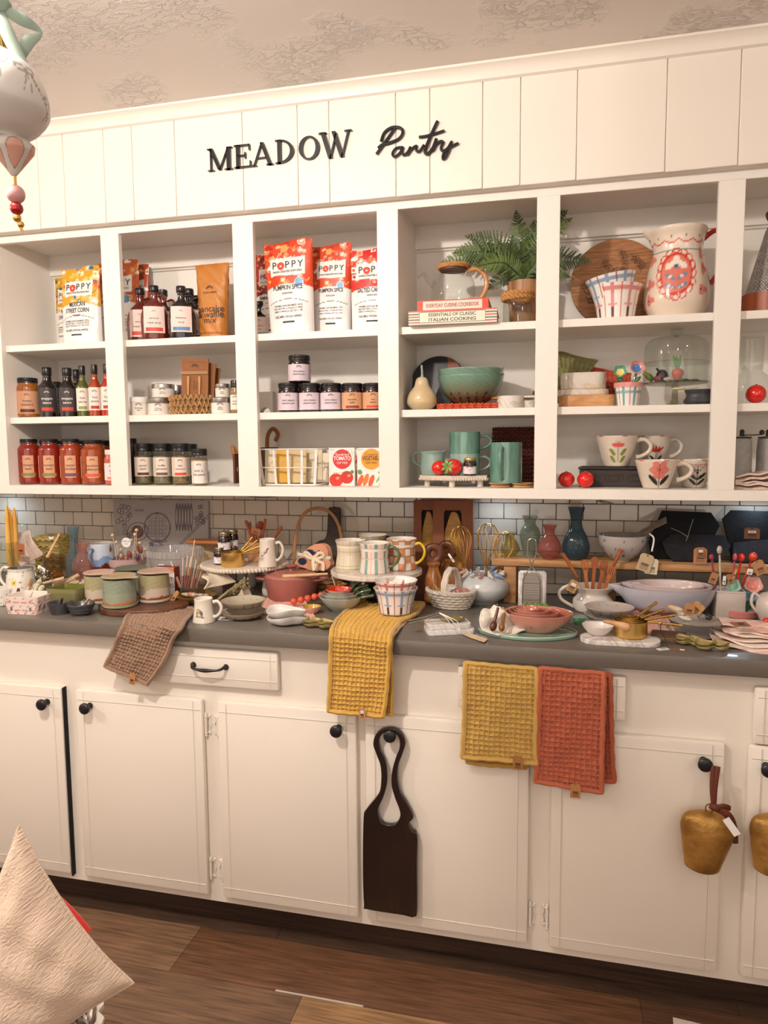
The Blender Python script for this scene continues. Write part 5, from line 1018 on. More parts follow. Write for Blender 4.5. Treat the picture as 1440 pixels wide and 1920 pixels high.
def tealmug(uc, vt, wpx, Y, z, label, hang, m=teal, reach=.38, hz=(.2, .8), taper=1.0):
    loc, w, h = on(uc, vt, wpx, z, Y); return loc, mug(loc, w, h, lambda A, Z, R: np.ones(A.shape+(3,))*np.array(H('#4f7d6f')), label, True, hang=hang, reach=reach, hz=hz, pm=m, hr=.0038, n=40), w, h
def solidmug(loc, w, h, m, label, hang=PI/2, reach=.38, hz=(.2, .8), hr=.0038, prof=None, name='mug', cat='mug', rz=0, spout=None):
    t = thing(name, label, cat, loc, rz); r = w/2; b = B(); P_ = prof or [(0, 0), (.9, 0), (1, .03), (1, .5), (1, .985), (.985, 1), (.955, .985), (.93, .5), (.92, .06), (0, .05)]
    rm = None if spout is None else (lambda a, z, t_: 1+.28*np.exp(-((a-spout)/.28)**2)*np.clip((z/h-.72)/.28, 0, 1)); zm = None if spout is None else (lambda a, t_, R: h*.06*np.exp(-((a-spout)/.3)**2)*(np.abs(t_-.52) < .22))
    b.lathe([(x*r, z*h) for x, z in P_], m, 48, sm=2 if prof is None else 4, rm=rm, zm=zm); b.part('body', t); b = B(); R0 = r*.93; dx, dy = math.sin(hang), -math.cos(hang); z0, z1 = hz[0]*h, hz[1]*h; e = reach*w
    b.tube([(q*dx, q*dy, z) for q, z in [(R0, z1), (R0+e*.55, z1+h*.03), (R0+e, z1-(z1-z0)*.28), (R0+e*.86, z0+(z1-z0)*.32), (R0+e*.35, z0+h*.03), (R0, z0)]], [hr*1.3, hr, hr, hr, hr, hr*1.3], m, 10, sm=4); b.part('handle', t); return t
l_, w_, h_ = on(871, 850, 57, ZR, -.215); solidmug(l_, w_, h_, teal2, 'pale teal mug on the beaded riser, under a darker mug', hang=1.75)
l2_, w_, h_ = on(871, 811, 58, ZR+h_+.001, -.215); solidmug(l2_, w_, h_, teal, 'dark teal mug stacked on the pale teal mug', hang=1.75)
l_, w_, h_ = on(811, 846, 46, ZR, -.215); solidmug(l_, w_, h_, teal2, 'small pale teal creamer on the beaded riser', hang=-1.75, name='creamer', cat='creamer', prof=[(0, 0), (.85, 0), (.95, .06), (1, .3), (.98, .6), (.95, .85), (1.0, .98), (.98, 1), (.92, .9), (.9, .3), (.8, .08), (0, .06)], spout=1.57, hz=(.35, .92))
strawberry(823, 861, 14, -.27, ZR, 'red glass strawberry on the beaded riser beside the creamer')
strawberry(851, 861, 16, -.275, ZR, 'red glass strawberry with green calyx on the beaded riser', leaf=True)
l_, w_, h_ = on(881, 859, 25, ZR, -.27); jar(l_, w_, h_, jam, '#e8dedb', ['jam'], 'tiny dark jam jar with gold lid on the beaded riser', lid=gold, lidh=.15, l0=.12, l1=.62, sc=1.2)
for k, (u, vt, Y, z) in enumerate([(937, 908, -.27, 0), (979, 906, -.27, 0)]):
    l_, w_, h_ = on(u, vt, 42, Z3, Y); b = B(); pw = WOOD('#b58a58', '#d6ae7c', (8, 20, 20), .45); b.lathe([(0, 0), (w_*.40, 0), (w_*.46, .003), (w_*.43, .006), (0, .006)], pw, 32); b.one('wooden_dish', ['small shallow wooden dish at the bottom of a stack beneath the tall teal mug', 'small shallow wooden dish at the bottom of a stack beside the stile'][k], 'dish', (l_[0]+.002, Y, Z3))
    b = B(); b.lathe([(0, 0), (w_*.36, 0), (w_*.48, .005), (w_*.5, .007), (w_*.46, .007), (w_*.34, .003), (0, .0025)], pw, 32); b.one('wooden_dish', ['upper shallow wooden dish under the tall teal mug', 'upper shallow wooden dish beside the stile'][k], 'dish', (l_[0], Y, Z3+.0065))
l_, w_, h_ = on(949, 831, 60, Z3+.0145, -.245); solidmug(l_, w_, h_, teal, 'tall teal mug with its handle facing forward', hang=-.18, reach=.28, hz=(.1, .85), hr=.0055, rz=0)
b = B(); km_ = M('#5a241a', .9, bump=.2, bs=300); q0 = at(922, 905, Y=-.14); q1 = at(1000, 800, Y=-.14); Wp, Hp = float(q1[0]-q0[0])+.02, float(q1[2])-Z3
for i in range(13):
    z = Hp*(i+.5)/13
    for s in (0, 1): b.tube([(-Wp/2+Wp*k/36, -.004+.004*s+.003*math.sin(k*PI/2+s*PI), z+.0042*math.cos(k*PI/2+s*PI)) for k in range(37)], .0042, km_, 6)
b.one('knit_potholder', 'dark maroon knitted potholder leaning behind the tall teal mug', 'potholder', (float(q0[0])+Wp/2, -.125, Z3+.001), 0, None, -.12)
# op5 bottom
strawberry(1062, 893, 15, -.26, Z3, 'dark red glass strawberry nearest the cabinet stile'); strawberry(1098, 892, 15.5, -.275, Z3, 'bright red glass strawberry in front of the carved box')
q0 = at(1091, 912, Y=-.2); dw = M('#241510', .45, bump=.3, bs=120); l_, w_, h_ = on(1146, 876, 58, Z3, -.29); X0, X1 = float(at(1091, 900, Y=-.14)[0]), float(at(1215, 900, Y=-.2)[0]); t = thing('carved_box', 'dark carved wooden box under the floral mugs', 'box', ((X0+X1)/2, -.19, Z3), -.12); W_, D_, hbx = X1-X0+.01, .10, float(at(1146, 876, Y=-.25)[2])-Z3; b = B(); b.box(-W_/2, -D_/2, 0, W_/2, D_/2, hbx-.008, dw, bev=.001, seg=1)
for k in range(3):
    x = -W_*.33+W_*.33*k
    for s in (1, .6): b.tube([(x+s*W_*.13*math.cos(a_), -D_/2-.0005, hbx*.45+s*hbx*.24*math.sin(a_)*(1+.3*math.cos(2*a_))) for a_ in np.linspace(0, 2*PI, 24)[:-1]], .0014, M('#3a241a', .4), 6, closed=True)
b.part('body', t); b = B(); b.box(-W_/2-.003, -D_/2-.003, hbx-.007, W_/2+.003, D_/2+.003, hbx, dw, bev=.0015, seg=1); b.part('lid', t)
def petals(kind, w, h):
    r = w/2
    def f(A, Z, R):
        x = A*r*.95+0*Z; z = Z; L = []
        if kind == 0: L = [('l', 0, h*.18, 0, h*.62, .0016, '#8a9a4a')]+[('e', q*r*.30, h*zz, r*.22, r*.10, q*.9, '#7d8a3c') for q in (-1, 1) for zz in (.25, .48)]+[('e', (k-2)*r*.10, h*.70, r*.09, h*.075, (2-k)*.35, '#d8615a') for k in range(5)]+[('l', (k-1)*r*.08, h*.76, (k-1)*r*.1, h*.82, .0009, '#b8423a') for k in range(3)]
        elif kind == 1: L = [('l', 0, h*.05, 0, h*.4, .002, '#2c3230')]+[('e', q*r*.25, h*.25, r*.3, r*.10, q*.7, '#2c3230') for q in (-1, 1)]+[('e', (k-2)*r*.17, h*.55, r*.07, h*.13, (2-k)*.4, '#c2352a') for k in range(5)]
        elif kind == 2: L = [('l', 0, h*.06, 0, h*.45, .0022, '#25302c')]+[('e', q*r*.32, h*.32, r*.34, r*.12, q*.8, '#25302c') for q in (-1, 1)]+[('e', r*.26*math.cos(a_), h*.66+r*.24*math.sin(a_), r*.24, r*.17, a_, '#df8479') for a_ in np.linspace(0, 2*PI, 7)[:-1]]+[('e', 0, h*.66, r*.07, r*.07, 0, '#8c3a3a')]+[('l', 0, h*.66, r*.3*math.cos(a_), h*.66+r*.28*math.sin(a_), .0007, '#b04a48') for a_ in np.linspace(.5, 2*PI+.5, 7)[:-1]]
        else: L = [('l', 0, h*.02, 0, h*.5, .0018, '#25302c')]+[('l', 0, h*.5, q*r*.12, h*.82, .0009, '#2c3230') for q in (-4, -3, -2, -1, 0, 1, 2, 3, 4)]+[('e', q*r*.12, h*.83, r*.04, r*.04, 0, '#c8523c') for q in (-4, -3, -2, -1, 0, 1, 2, 3, 4)]+[('e', q*r*.30, h*zz, r*.32, r*.10, q*.6, '#25302c') for q in (-1, 1) for zz in (.22, .42)]
        C = paint(x, z, '#ddd0bf', L); C[(Z > h*.965) & (np.sin(A*5) > .75)] = H('#c85a4a'); return C
    return f
CUP = [(0, 0), (.52, 0), (.6, .03), (.72, .25), (.84, .5), (.93, .75), (1, .96), (1, 1), (.96, 1), (.9, .8), (.7, .3), (0, .08)]
def floral(uc, vt, wpx, Y, z, kind, label, rz=.1):
    loc, w, h = on(uc, vt, wpx, z, Y); return mug(loc, w, h, petals(kind, w, h), label, True, hang=PI/2-.1, hz=(.30, .84), hr=.0062, reach=.34, wob=.012, prof=CUP, inner='#ddd0bf', hm=M('#ddd0bf', .2, coat=.5), rz=rz, n=120)
zb = Z3+hbx+.0005
floral(1228, 817, 58, -.14, zb, 1, 'white mug with red flower, second row behind the yellow green one', 0)
floral(1157, 817, 74, -.205, zb, 0, 'white mug with green leaves and small pink flower on the carved box', 0)
floral(1302, 861, 66, -.22, Z3, 3, 'white mug with dark leaves and tiny red buds beside the stile', .05)
floral(1231, 862, 76, -.275, Z3, 2, 'white mug with a big pink flower in front of the carved box', .05)
# op6 bottom
stone = M('#8f8c88', .6, col2='#a8a5a0', cs=60)
for k, (u, Y, lab) in enumerate([(1391, -.22, 'grey stone grinder with crank handle at the cabinet stile'), (1440, -.2, 'grey stone grinder at the picture edge behind pink cloths')]):
    loc, w, h = on(u, 820, 40, Z3, Y); t = thing('pepper_mill', lab.replace(' at the picture edge', ''), 'grinder', loc); b = B(); b.lathe([(0, 0), (w*.5, 0), (w*.46, h*.4), (w*.42, h*.97), (0, h)], stone, 28, sm=2); b.part('body', t)
    b = B(); b.cyl((0, 0, h*.99), w*.43, .003, ink, 20); b.cyl((0, 0, h), .006, .012, ink, 12); b.ell((0, 0, h+.016), .006, ink, 10); b.tube([(0, 0, h+.006), (w*.4, -.01, h+.006), (w*.8, -.012, h+.007)], .0015, ink, 6); b.ell((w*.8, -.012, h+.013), .007, ink, 12); b.part('crank', t)
for k in range(5):
    b = B(); R_ = random.Random(k+30); X0, X1 = float(at(1377, 900, Y=-.28)[0]), float(at(1460, 900, Y=-.28)[0])
    X, Y_ = np.meshgrid(np.linspace(0, X1-X0, 24), np.linspace(-.29, -.20, 16), indexing='ij'); zf = .0075*k+.003+.002*np.sin(X*120+k)+.0025*np.sin(Y_*90+k*2)+.012*(X/(X1-X0))*(k > 2)
    cm = M(['#d8b8a6', '#e0c8ba', '#cfa898'][k % 3], .9, col2='#ecdcd0', cs=70, mix=.3); b.grid(X, Y_, zf, cm); b.grid(X, Y_-.0, zf-.004, cm); b.tube([(x, -.29, z) for x, z in zip(X[:, 0], zf[:, 0]-.002)], .0028, cm, 6)
    b.one('folded_napkin', ['pink and cream folded napkin at the bottom of the pile before the stone grinder', 'pink folded napkin second from the bottom before the stone grinder', 'pink folded napkin in the middle of the pile before the stone grinder', 'pink folded napkin second from the top before the stone grinder', 'pink and cream folded napkin on top of the pile before the stone grinder'][k], 'napkin', (X0, 0, Z3+.002))
# ================================================================ countertop, from the candles to the yellow towel
def stand(uc, vt, wpx, Y, Z=CT):
    return on(uc, vt, wpx, Z, Y)
def vase(uc, vt, vb, wpx, col, label, prof, ribs=0, Z=CT, Y=None, name='vase'):
    if Y is None: loc, w, h = base(uc, vt, vb, wpx, Z)
    else: loc, w, h = on(uc, vt, wpx, Z, Y)
    b = B(); r = w/2; P = [(x*r, z*h) for x, z in prof]; b.lathe(P, GLASS(col, .95, haze=.22), 64, sm=5, rm=(lambda a, z, t: 1+.03*np.cos(a*ribs)) if ribs else None)
    return b.one(name, label, 'vase', loc)
BV = [(0, 0), (.62, 0), (.9, .10), (1, .25), (.82, .42), (.52, .58), (.40, .72), (.46, .86), (.62, 1)]
PV = [(0, 0), (.5, 0), (.62, .04), (.98, .22), (1, .38), (.72, .6), (.42, .76), (.46, .88), (.66, 1)]
OV = [(0, 0), (.68, 0), (.7, .05), (.6, .10), (.78, .25), (.95, .45), (1, .54), (.85, .68), (.55, .8), (.62, .92), (.78, 1)]
# yellow candles in a glass cylinder
loc, w, h = on(14, 1016, 36, CT, -.30); t = thing('candle_glass', 'clear glass cylinder holding the yellow taper candles', 'glass', loc); b = B(); b.lathe([(0, .002), (w/2, .002), (w/2, h), (w/2-.002, h), (w/2-.002, .006)], clearg, 40); b.part('glass', t)
for u, v, dx, lab in ((12, 948, -.010, 'tall yellow taper candle in front at the glass cylinder'), (17, 952, .004, 'yellow taper candle standing between its two neighbours'), (26, 951, .016, 'yellow taper candle set a little apart toward the tiles')):
    p = at(u, v, Y=-.30+dx); hh = float(p[2])-CT-.006; b = B(); b.lathe([(0, 0), (.0095, 0), (.0095, hh*.4), (.0075, hh*.85), (.004, hh*.97), (0, hh)], M('#e8a52c', .4, coat=.2, col2='#f0c878', cs=6, mix=.5), 20, sm=3); b.one('taper_candle', lab, 'candle', (float(p[0]), -.30+dx, CT+.006))
# glass bottle, floral creamer, gauze towel, honey pot
loc, w, h = on(21, 1030, 22, CT, -.42); b = B(); b.lathe([(0, 0), (w*.5, 0), (w*.5, h*.6), (w*.2, h*.85), (w*.25, h)], clearg, 24, sm=3); band(b, w*.5, h*.15, h*.5, -1.2, 1.2, M('#e8d8dc', .6, col2='#b9a0b0', cs=60), .001); b.one('glass_bottle', 'small clear bottle with floral label behind the floral creamer', 'bottle', loc)
def floralcol(seed, w, h, n=60, pal=('#7f8a6a', '#5d6a52', '#c9a83a', '#6f7a70', '#b98a9a')):
    R = random.Random(seed); L = []
    for k in range(n):
        x, z, a = R.uniform(-w*1.5, w*1.5), R.uniform(0, h), R.uniform(0, PI); L.append(('e', x, z, w*.035, w*.012, a, pal[k % 4])); L.append(('l', x, z, x+w*.05*math.cos(a), z+w*.05*math.sin(a), .0008, pal[3]))
    L += [('e', w*.10+w*.07*math.cos(a), h*.62+w*.07*math.sin(a), w*.05, w*.035, a, '#e0cf6a') for a in np.linspace(0, 2*PI, 7)[:-1]]+[('e', w*.10, h*.62, w*.035, w*.035, 0, '#8f7a2a')]
    return lambda A, Z, R_: paint(A*w/2, Z, '#e9e2d8', L)
loc, w, h = on(38, 1064, 54, CT, -.46); mug(loc, w, h, floralcol(3, w, h), 'white creamer with a yellow flower print behind the lattice berry basket', True, hang=-1.6, prof=[(0, 0), (.8, 0), (.95, .1), (1, .35), (.92, .7), (.80, .9), (.84, 1), (.8, .98), (.75, .88), (.85, .5), (0, .1)], name='creamer', cat='creamer', hz=(.4, .95), inner='#5f5a56', hm=M('#e9e2d8', .2, coat=.4))
loc, w, h = on(6, 1098, 40, CT, -.50); mug(loc, w, h*.9, floralcol(9, w, h), 'white floral cup cut by the picture edge behind the lattice basket', True, hang=2.0, name='cup', cat='cup', hm=M('#e9e2d8', .2, coat=.4))
g_ = M('#d9bfae', .95, bump=.4, bs=200, col2='#e6d3c4', cs=30, mix=.3)
q = [at(u, v, Y=y) for u, v, y in [(30, 1002, -.16), (56, 992, -.10), (80, 1040, -.20), (40, 1060, -.30)]]
waffle([(q[0], q[1]), ((q[0]+q[3])/2+np.array([0, -.02, .0]), (q[1]+q[2])/2+np.array([0, -.02, .01])), (q[3], q[2])], .014, '#dcc3b2', 'gauze_towel', 'folded beige gauze towel leaning behind the floral creamer', amp=.001)
tag(39, 1030, .030, .040, 'rust kraft price tag on the beige gauze towel', -.32, M('#a8643a', .8), sticker=False)
loc, w, h = on(100, 1003, 54, CT, -.10); b = B(); wv = M('#7a6a2c', .8, col2='#b39a55', cs=40, mix=.2, stretch=(1, 1, 5))
b.box(-w/2, -.04, 0, w/2, .04, h, wv, bev=.004)
for k in range(7): b.tube([(-w/2, -.042, h*(k+.5)/7)]+[(-w/2+w*i/16, -.042-.003*(i % 2), h*(k+.5)/7+.004*math.sin(i*1.6)) for i in range(17)], .004, M('#c3aa66', .8), 5)
b.one('woven_box', 'olive and gold woven box behind the glass honey pot', 'box', loc)
loc, w, h = on(96, 1012, 40, CT, -.33); t = thing('honey_pot', 'clear ribbed glass beehive honey pot with a bird knob', 'honey pot', loc); r = w/2; b = B(); b.lathe([(0, .002), (r*.8, .002)]+[(r*(1-.55*(k/9)**2.2)+(r*.05 if k % 2 else 0), h*(.02+.105*k)) for k in range(10)]+[(0, h)], clearg, 40, sm=3); b.part('glass', t)
b = B(); gb = M('#efe9e6', .1, coat=1); b.ell((0, 0, h+.004), (.008, .004, .004), gb, 12); b.ell((-.006, 0, h+.008), (.004, .003, .003), gb, 10); b.ell((.007, 0, h+.009), (.005, .002, .002), gb, 10); b.part('knob', t)
loc, w, h = on(103, 1046, 40, CT, -.43); t = thing('glass_dish', 'clear footed glass dish with a wooden honey dipper', 'dish', loc); r = w/2; b = B(); b.lathe([(r*.6, 0), (r*.55, .003), (r*.18, h*.25), (r*.25, h*.4), (r*.9, h*.6), (r, h), (r*.96, h), (r*.8, h*.62), (0, h*.45)], GLASS('#f0e6d8', .93), 40, sm=3); b.part('bowl', t); b = B(); b.ell((0, 0, h*.6), (r*.7, r*.7, .012), M('#9a6a2a', .2, coat=.8), 16); b.part('honey', t)
b = B(); p0, p1 = at(88, 1046, Y=-.44), at(111, 1002, Y=-.38); P_ = [p0+(p1-p0)*k/14 for k in range(15)]; b.tube(P_, [.0055 if k % 2 else .0035 for k in range(9)]+[.003]*5+[.0045], M('#d2a878', .5), 10); b.one('honey_dipper', 'turned wooden honey dipper sticking up from the glass dish', 'honey dipper')
b = B(); R_ = random.Random(2)
for k in range(70): q = at(R_.uniform(66, 98), R_.uniform(1070, 1090), Y=-.46+R_.uniform(-.02, .02)); b.ell(tuple(q), .0032, M('#6f6a66', .2, 1) if k % 3 else M('#c9c2ba', .3), 6, k=5)
o = b.one('bead_trivet', 'heap of small dark metal beads strung as a trivet before the honey pot', 'trivet')
tag(78, 1066, .028, .012, 'narrow white paper tag on the metal bead trivet', -.49, tagw, ry=.5, sticker=False, name='paper_tag')
vase(137, 988, 1071, 34, '#94aab0', 'blue grey glass vase with flared lip beside the pink one', BV, 9, Z=CT+.0405, Y=-.26)
vase(154, 1018, 1076, 40, '#d29a92', 'small pink glass vase with pinched neck beside the blue grey one', PV, Z=CT+.0405, Y=-.295)
# mug brown and blue
loc, w, h = on(190, 1018, 44, CT+.0405, -.24)
mug(loc, w*1.02, h, lambda A, Z, R: np.where((Z/h+.05*np.sin(A*5) < .42)[..., None], np.array(H('#5a1f12')), np.where((Z/h+.06*np.sin(A*4+1) < .62)[..., None], np.array(H('#7d96b8')), np.array(H('#c3cede')))), 'blue and rust glazed mug behind the lollipop tub', True, hang=-.15, reach=.22, hz=(.42, .82), hr=.006, hm=M('#8ea2b8', .2, coat=.5, col2='#5a6a80', cs=40), inner='#b9aca0')
b = B(); b.box(-.045, -.02, 0, .045, .02, .050, M('#efe6df', .6), bev=.002); b.box(-.043, -.019, .051, .043, .019, .056, M('#f3ece6', .6), bev=.001); b.box(-.041, -.018, .057, .043, .018, .062, M('#f0e9e2', .6), bev=.001); p = at(180, 1075, Y=-.36); b.one('white_box', 'low white gift box beneath the blue and rust mug', 'box', (float(p[0]), -.36, CT+.0003), .05)
b = B(); b.box(-.07, -.07, 0, .15, .065, .040, M('#ece2d6', .6, bump=.3), bev=.002); p = at(150, 1085, Y=-.31); b.one('white_riser', 'low distressed white riser supporting the glass vases', 'riser', (float(p[0])-.02, -.265, CT), 0)
# baskets at the edge
def tray(uc, vt, vb, wpx, dpx, label, colr, name='berry_basket', wall=None, slots=0, rz=0, flare=1.18, inner=None):
    f = at(uc, vb, Z=CT); m = mpp(f); w = wpx*m; d = dpx; y = float(f[1])+d/2; p = at(uc, vt, Y=float(f[1])); h = float(p[2])-CT; b = B(); x = float(f[0])
    rt, rb = flare, 1.0; n = 60
    def ring(s, z): return [(X*s, Y*s, z) for X, Y in rrect(w/flare, d/flare, .008, 4)]
    R0, R1, R2, R3 = ring(1, 0), ring(flare, h), ring(flare*.93, h), ring(.9, .006); N = len(R0); sub = 14
    def wall_(Ra, Rb, cf, kk=sub):
        A = np.array(Ra); Bb = np.array(Rb); T = np.linspace(0, 1, kk)[None, :, None]
        A = np.concatenate([np.linspace(A[i], A[(i+1) % N], 14, endpoint=False) for i in range(N)]); Bb = np.concatenate([np.linspace(Bb[i], Bb[(i+1) % N], 14, endpoint=False) for i in range(N)])
        G = A[:, None, :]*(1-T)+Bb[:, None, :]*T; b.grid(G[..., 0], G[..., 1], G[..., 2], PAINT(.25, .4), cf(G[..., 0], G[..., 1], G[..., 2]), cu=True)
    wall_(R0, R1, colr(w, h, d)); ic = lambda X, Y, Z: np.ones(X.shape+(3,))*np.array(H(inner or '#e9ded6')); wall_(R1, R2, ic, 2); wall_(R2, R3, ic, 4); b.add(R3, [tuple(range(N))], M(inner or '#e9ded6', .3)); b.add(R0, [tuple(range(N))], M(inner or '#e9ded6', .3))
    return b.one(name, label, 'basket', (x, y, CT), rz), h, w
def lattice(w, h, d):
    def f(X, Y, Z):
        s = np.where(np.abs(Y) > d*.42, X, Y); C = np.empty(X.shape+(3,)); C[:] = H('#efe0da'); q = (np.abs(((s/.026+Z/.05) % 1)-.5) < .05) | (np.abs(((s/.026-Z/.05) % 1)-.5) < .05); C[q] = H('#cf7f6e'); g = np.hypot(((s/.026) % 1-.5), ((Z/.025) % 1-.5)) < .12; C[g] = H('#d99484')
        sl = (np.abs(((s/.02) % 1)-.5) < .10) & (Z > h*.2) & (Z < h*.48) & (Y < 0) & (np.abs(s) < w*.3); C[sl] = H('#3a2d28'); C[Z > h*.97] = H('#efe6e0'); return C
    return f
tray(36, 1120, 1153, 74, .10, 'white ceramic berry basket with coral lattice print at the counter end', lattice, rz=.05)
p = at(116, 1150, Z=CT); tray(115, 1105, 1146, 66, .09, 'olive green ceramic berry basket behind the dark stone bowls', lambda w, h, d: (lambda X, Y, Z: np.where((Z > h*.78)[..., None], np.array(H('#86835a')), np.array(H('#77744a')))+0*X[..., None]), inner='#6f7230', rz=.02)
def stick(p0, p1, r0, r1, m, label, name, cat, bowl_=None, flat_=1, head=None):
    b = B(); p0, p1 = np.asarray(p0), np.asarray(p1); b.tube([p0, (p0+p1)/2, p1], [r0, (r0+r1)/2, r1], m, 10, sm=3, flat=flat_)
    if head: 
        d = Vector(p1-p0).normalized(); q = d.to_track_quat('X', 'Y').to_matrix().to_4x4(); b.ell((0, 0, 0), head, m, 20, T=Matrix.Translation(Vector(p1)+d*head[0]*.8) @ q)
    return b.one(name, label, cat)
Yk = -.52; po = lambda u, v, y: at(u, v, Y=y)
stick(po(24, 1138, -.53), po(34, 1112, -.50), .006, .007, M('#5a3020', .5), 'dark brown wooden scoop in the lattice berry basket', 'scoop', 'scoop', head=(.014, .010, .006))
stick(po(40, 1140, -.54), po(54, 1100, -.50), .004, .004, pale, 'peach wooden spatula in the lattice berry basket', 'spatula', 'spatula', head=(.016, .011, .003))
for k, (a_, c_) in enumerate([((48, 1138), (70, 1098)), ((42, 1142), (64, 1104)), ((52, 1140), (74, 1108))]):
    stick(po(*a_, -.53), po(*c_, -.51), .004, .006, M('#e2d6c0', .25, coat=.5, col2='#a8a878', cs=120, mix=.2), ['floral print spoon furthest into the lattice berry basket', 'floral print spoon lying across the lattice berry basket', 'floral print spoon leaning over the rim of the lattice basket'][k], 'ceramic_spoon', 'spoon', head=(.012, .008, .004))
for k, (a_, c_, r_) in enumerate([((92, 1105), (148, 1078), .0065), ((104, 1102), (140, 1084), .005), ((118, 1112), (148, 1090), .0045), ((80, 1094), (120, 1084), .006)]):
    stick(po(*a_, -.42-.02*k), po(*c_, -.38-.02*k), r_*.7, r_, pale, ['thick pale wooden rolling handle above the olive basket', 'pale wooden spoon handle above the olive basket', 'short pale wooden stick leaning in the olive basket', 'pale wooden spatula lying behind the olive basket'][k], 'wooden_utensil', 'utensil')
ds = M('#26262a', .3, coat=.3, col2='#45454a', cs=30, stretch=(3, 3, .6))
loc, w, h = base(113, 1124, 1156, 44); bowl(loc, w, h, 'dark grey smooth stone pinch bowl beside the ridged one', ds, foot=.62, curve=[(0, 0), (.72, 0), (.75, .03), (.86, .5), (1, .97), (.97, 1), (.88, .95), (.65, .3), (0, .25)], name='pinch_bowl')
stick((loc[0], loc[1], CT+h*.6), (loc[0]+.012, loc[1]-.005, CT+h*1.35), .003, .004, M('#3a2c26', .4), 'tiny dark spoon in the smooth stone pinch bowl', 'tiny_spoon', 'spoon')
loc, w, h = base(152, 1126, 1160, 50); bowl(loc, w, h, 'dark grey ridged stone pinch bowl beside the smooth one', ds, foot=.6, curve=[(0, 0), (.55, 0), (.6, .06), (.55, .12), (.78, .3), (.76, .38), (.88, .55), (.87, .62), (.97, .8), (1, 1), (.93, 1), (.8, .7), (.5, .3), (0, .25)], name='pinch_bowl')
stick((loc[0], loc[1], CT+h*.6), (loc[0]+.030, loc[1]-.003, CT+h*1.5), .002, .003, M('#c7b58a', .4), 'tiny bone spoon in the ridged stone pinch bowl', 'tiny_spoon', 'spoon')
# live-edge board and lidded crocks
f = at(232, 1158, Z=CT); b = B(); R_ = random.Random(12); O_ = [(math.cos(a)*.136*(1+.06*math.sin(3*a)+.03*R_.uniform(-1, 1)), math.sin(a)*.105*(1+.08*math.sin(2*a+1))) for a in np.linspace(0, 2*PI, 28)[:-1]]
b.shape(O_, .020, WOOD('#3c2116', '#6f4630', (10, 30, 30), .45), bev=.004, sm=3, T=Tm(0, 0, .010)); BX, BY = float(f[0]), float(f[1])+.100; b.one('live_edge_board', 'dark live edge wooden board under the stoneware crocks', 'board', (BX-.002, BY, CT)); ZB = CT+.0205
def crock(uc, vt, vb, wpx, label, cols, point=PI/2, rz=0):
    loc, w, h = base(uc, vt, vb, wpx, ZB); h -= .008; t = thing('butter_crock', label, 'crock', loc, rz); r = w/2; b = B(); sp = M(cols[3], .35, bump=.2, bs=40)
    b.lathe([(0, 0), (r*1.0, 0), (r*1.08, .003), (r*1.10, .010), (r*1.04, .010), (r*1.0, .005), (0, .005)], sp, 40, rm=lambda a, z, t_: 1+.02*np.sin(a*3)); b.part('saucer', t); b = B()
    def c(A, Z, R, T):
        z = Z/h+.02*np.sin(A*4+1)+.012*np.sin(A*11); C = np.empty(A.shape+(3,)); C[:] = H(cols[0]); n_ = .06*np.sin(A*17+Z*300)+.05*np.sin(A*7-Z*500); C *= (1+n_)[..., None]; C[z < .52] = np.array(H(cols[1])); C[z < .20] = H(cols[2]); C[z < .07] = H(cols[3]); return C
    b.lathe([(0, .006), (r*.97, .006), (r, .012), (r*1.0, h*.5), (r*.98, h*.985), (r*.9, h), (0, h*.99)], PAINT(.4, .25, .3, 50), 64, sub=9, col=c, rm=lambda a, z, t_: 1+.01*np.sin(a*3+z*60)); b.part('crock', t); b = B()
    A = np.linspace(0, 2*PI, 72, endpoint=False); d_ = (A-point+PI) % (2*PI)-PI; R = r*1.0*(1+.55*np.exp(-(d_/.22)**2)); lm = M(cols[4], .35, coat=.2, bump=.1)
    rr = np.linspace(0, 1, 7); AA, F_ = np.meshgrid(A, rr, indexing='ij'); RR = R[:, None]*F_
    b.grid(RR*np.sin(AA), -RR*np.cos(AA), h+.006+.004*F_**2, lm, cu=True); b.grid(RR*np.sin(AA), -RR*np.cos(AA), h+.002+.004*F_**2, lm, cu=True); E_ = [(RR[i, -1]*math.sin(A[i]), -RR[i, -1]*math.cos(A[i]), h+.008) for i in range(72)]; b.tube(E_, .0024, lm, 6, closed=True); b.part('lid', t)
beige = ['#a39a74', '#c5b4a2', '#8a4a22', '#cfc4b2', '#c9a995']; gre = ['#85907c', '#929884', '#b9703a', '#97a08a', '#b3a082']
crock(187, 1068, 1134, 54, 'beige stoneware crock with lid behind the green one', beige, 1.2); crock(246, 1060, 1118, 56, 'grey green crock with a slate lid behind the beige ones', ['#7b8a72', '#8c907c', '#6b6a50', '#8f9080', '#69705f'], 1.3)
crock(289, 1066, 1132, 56, 'beige stoneware crock with a pointed lid nearest the honey stirrer box', beige, 1.45); crock(224, 1074, 1143, 60, 'green glazed stoneware crock with an orange band at the front', gre, 1.35)
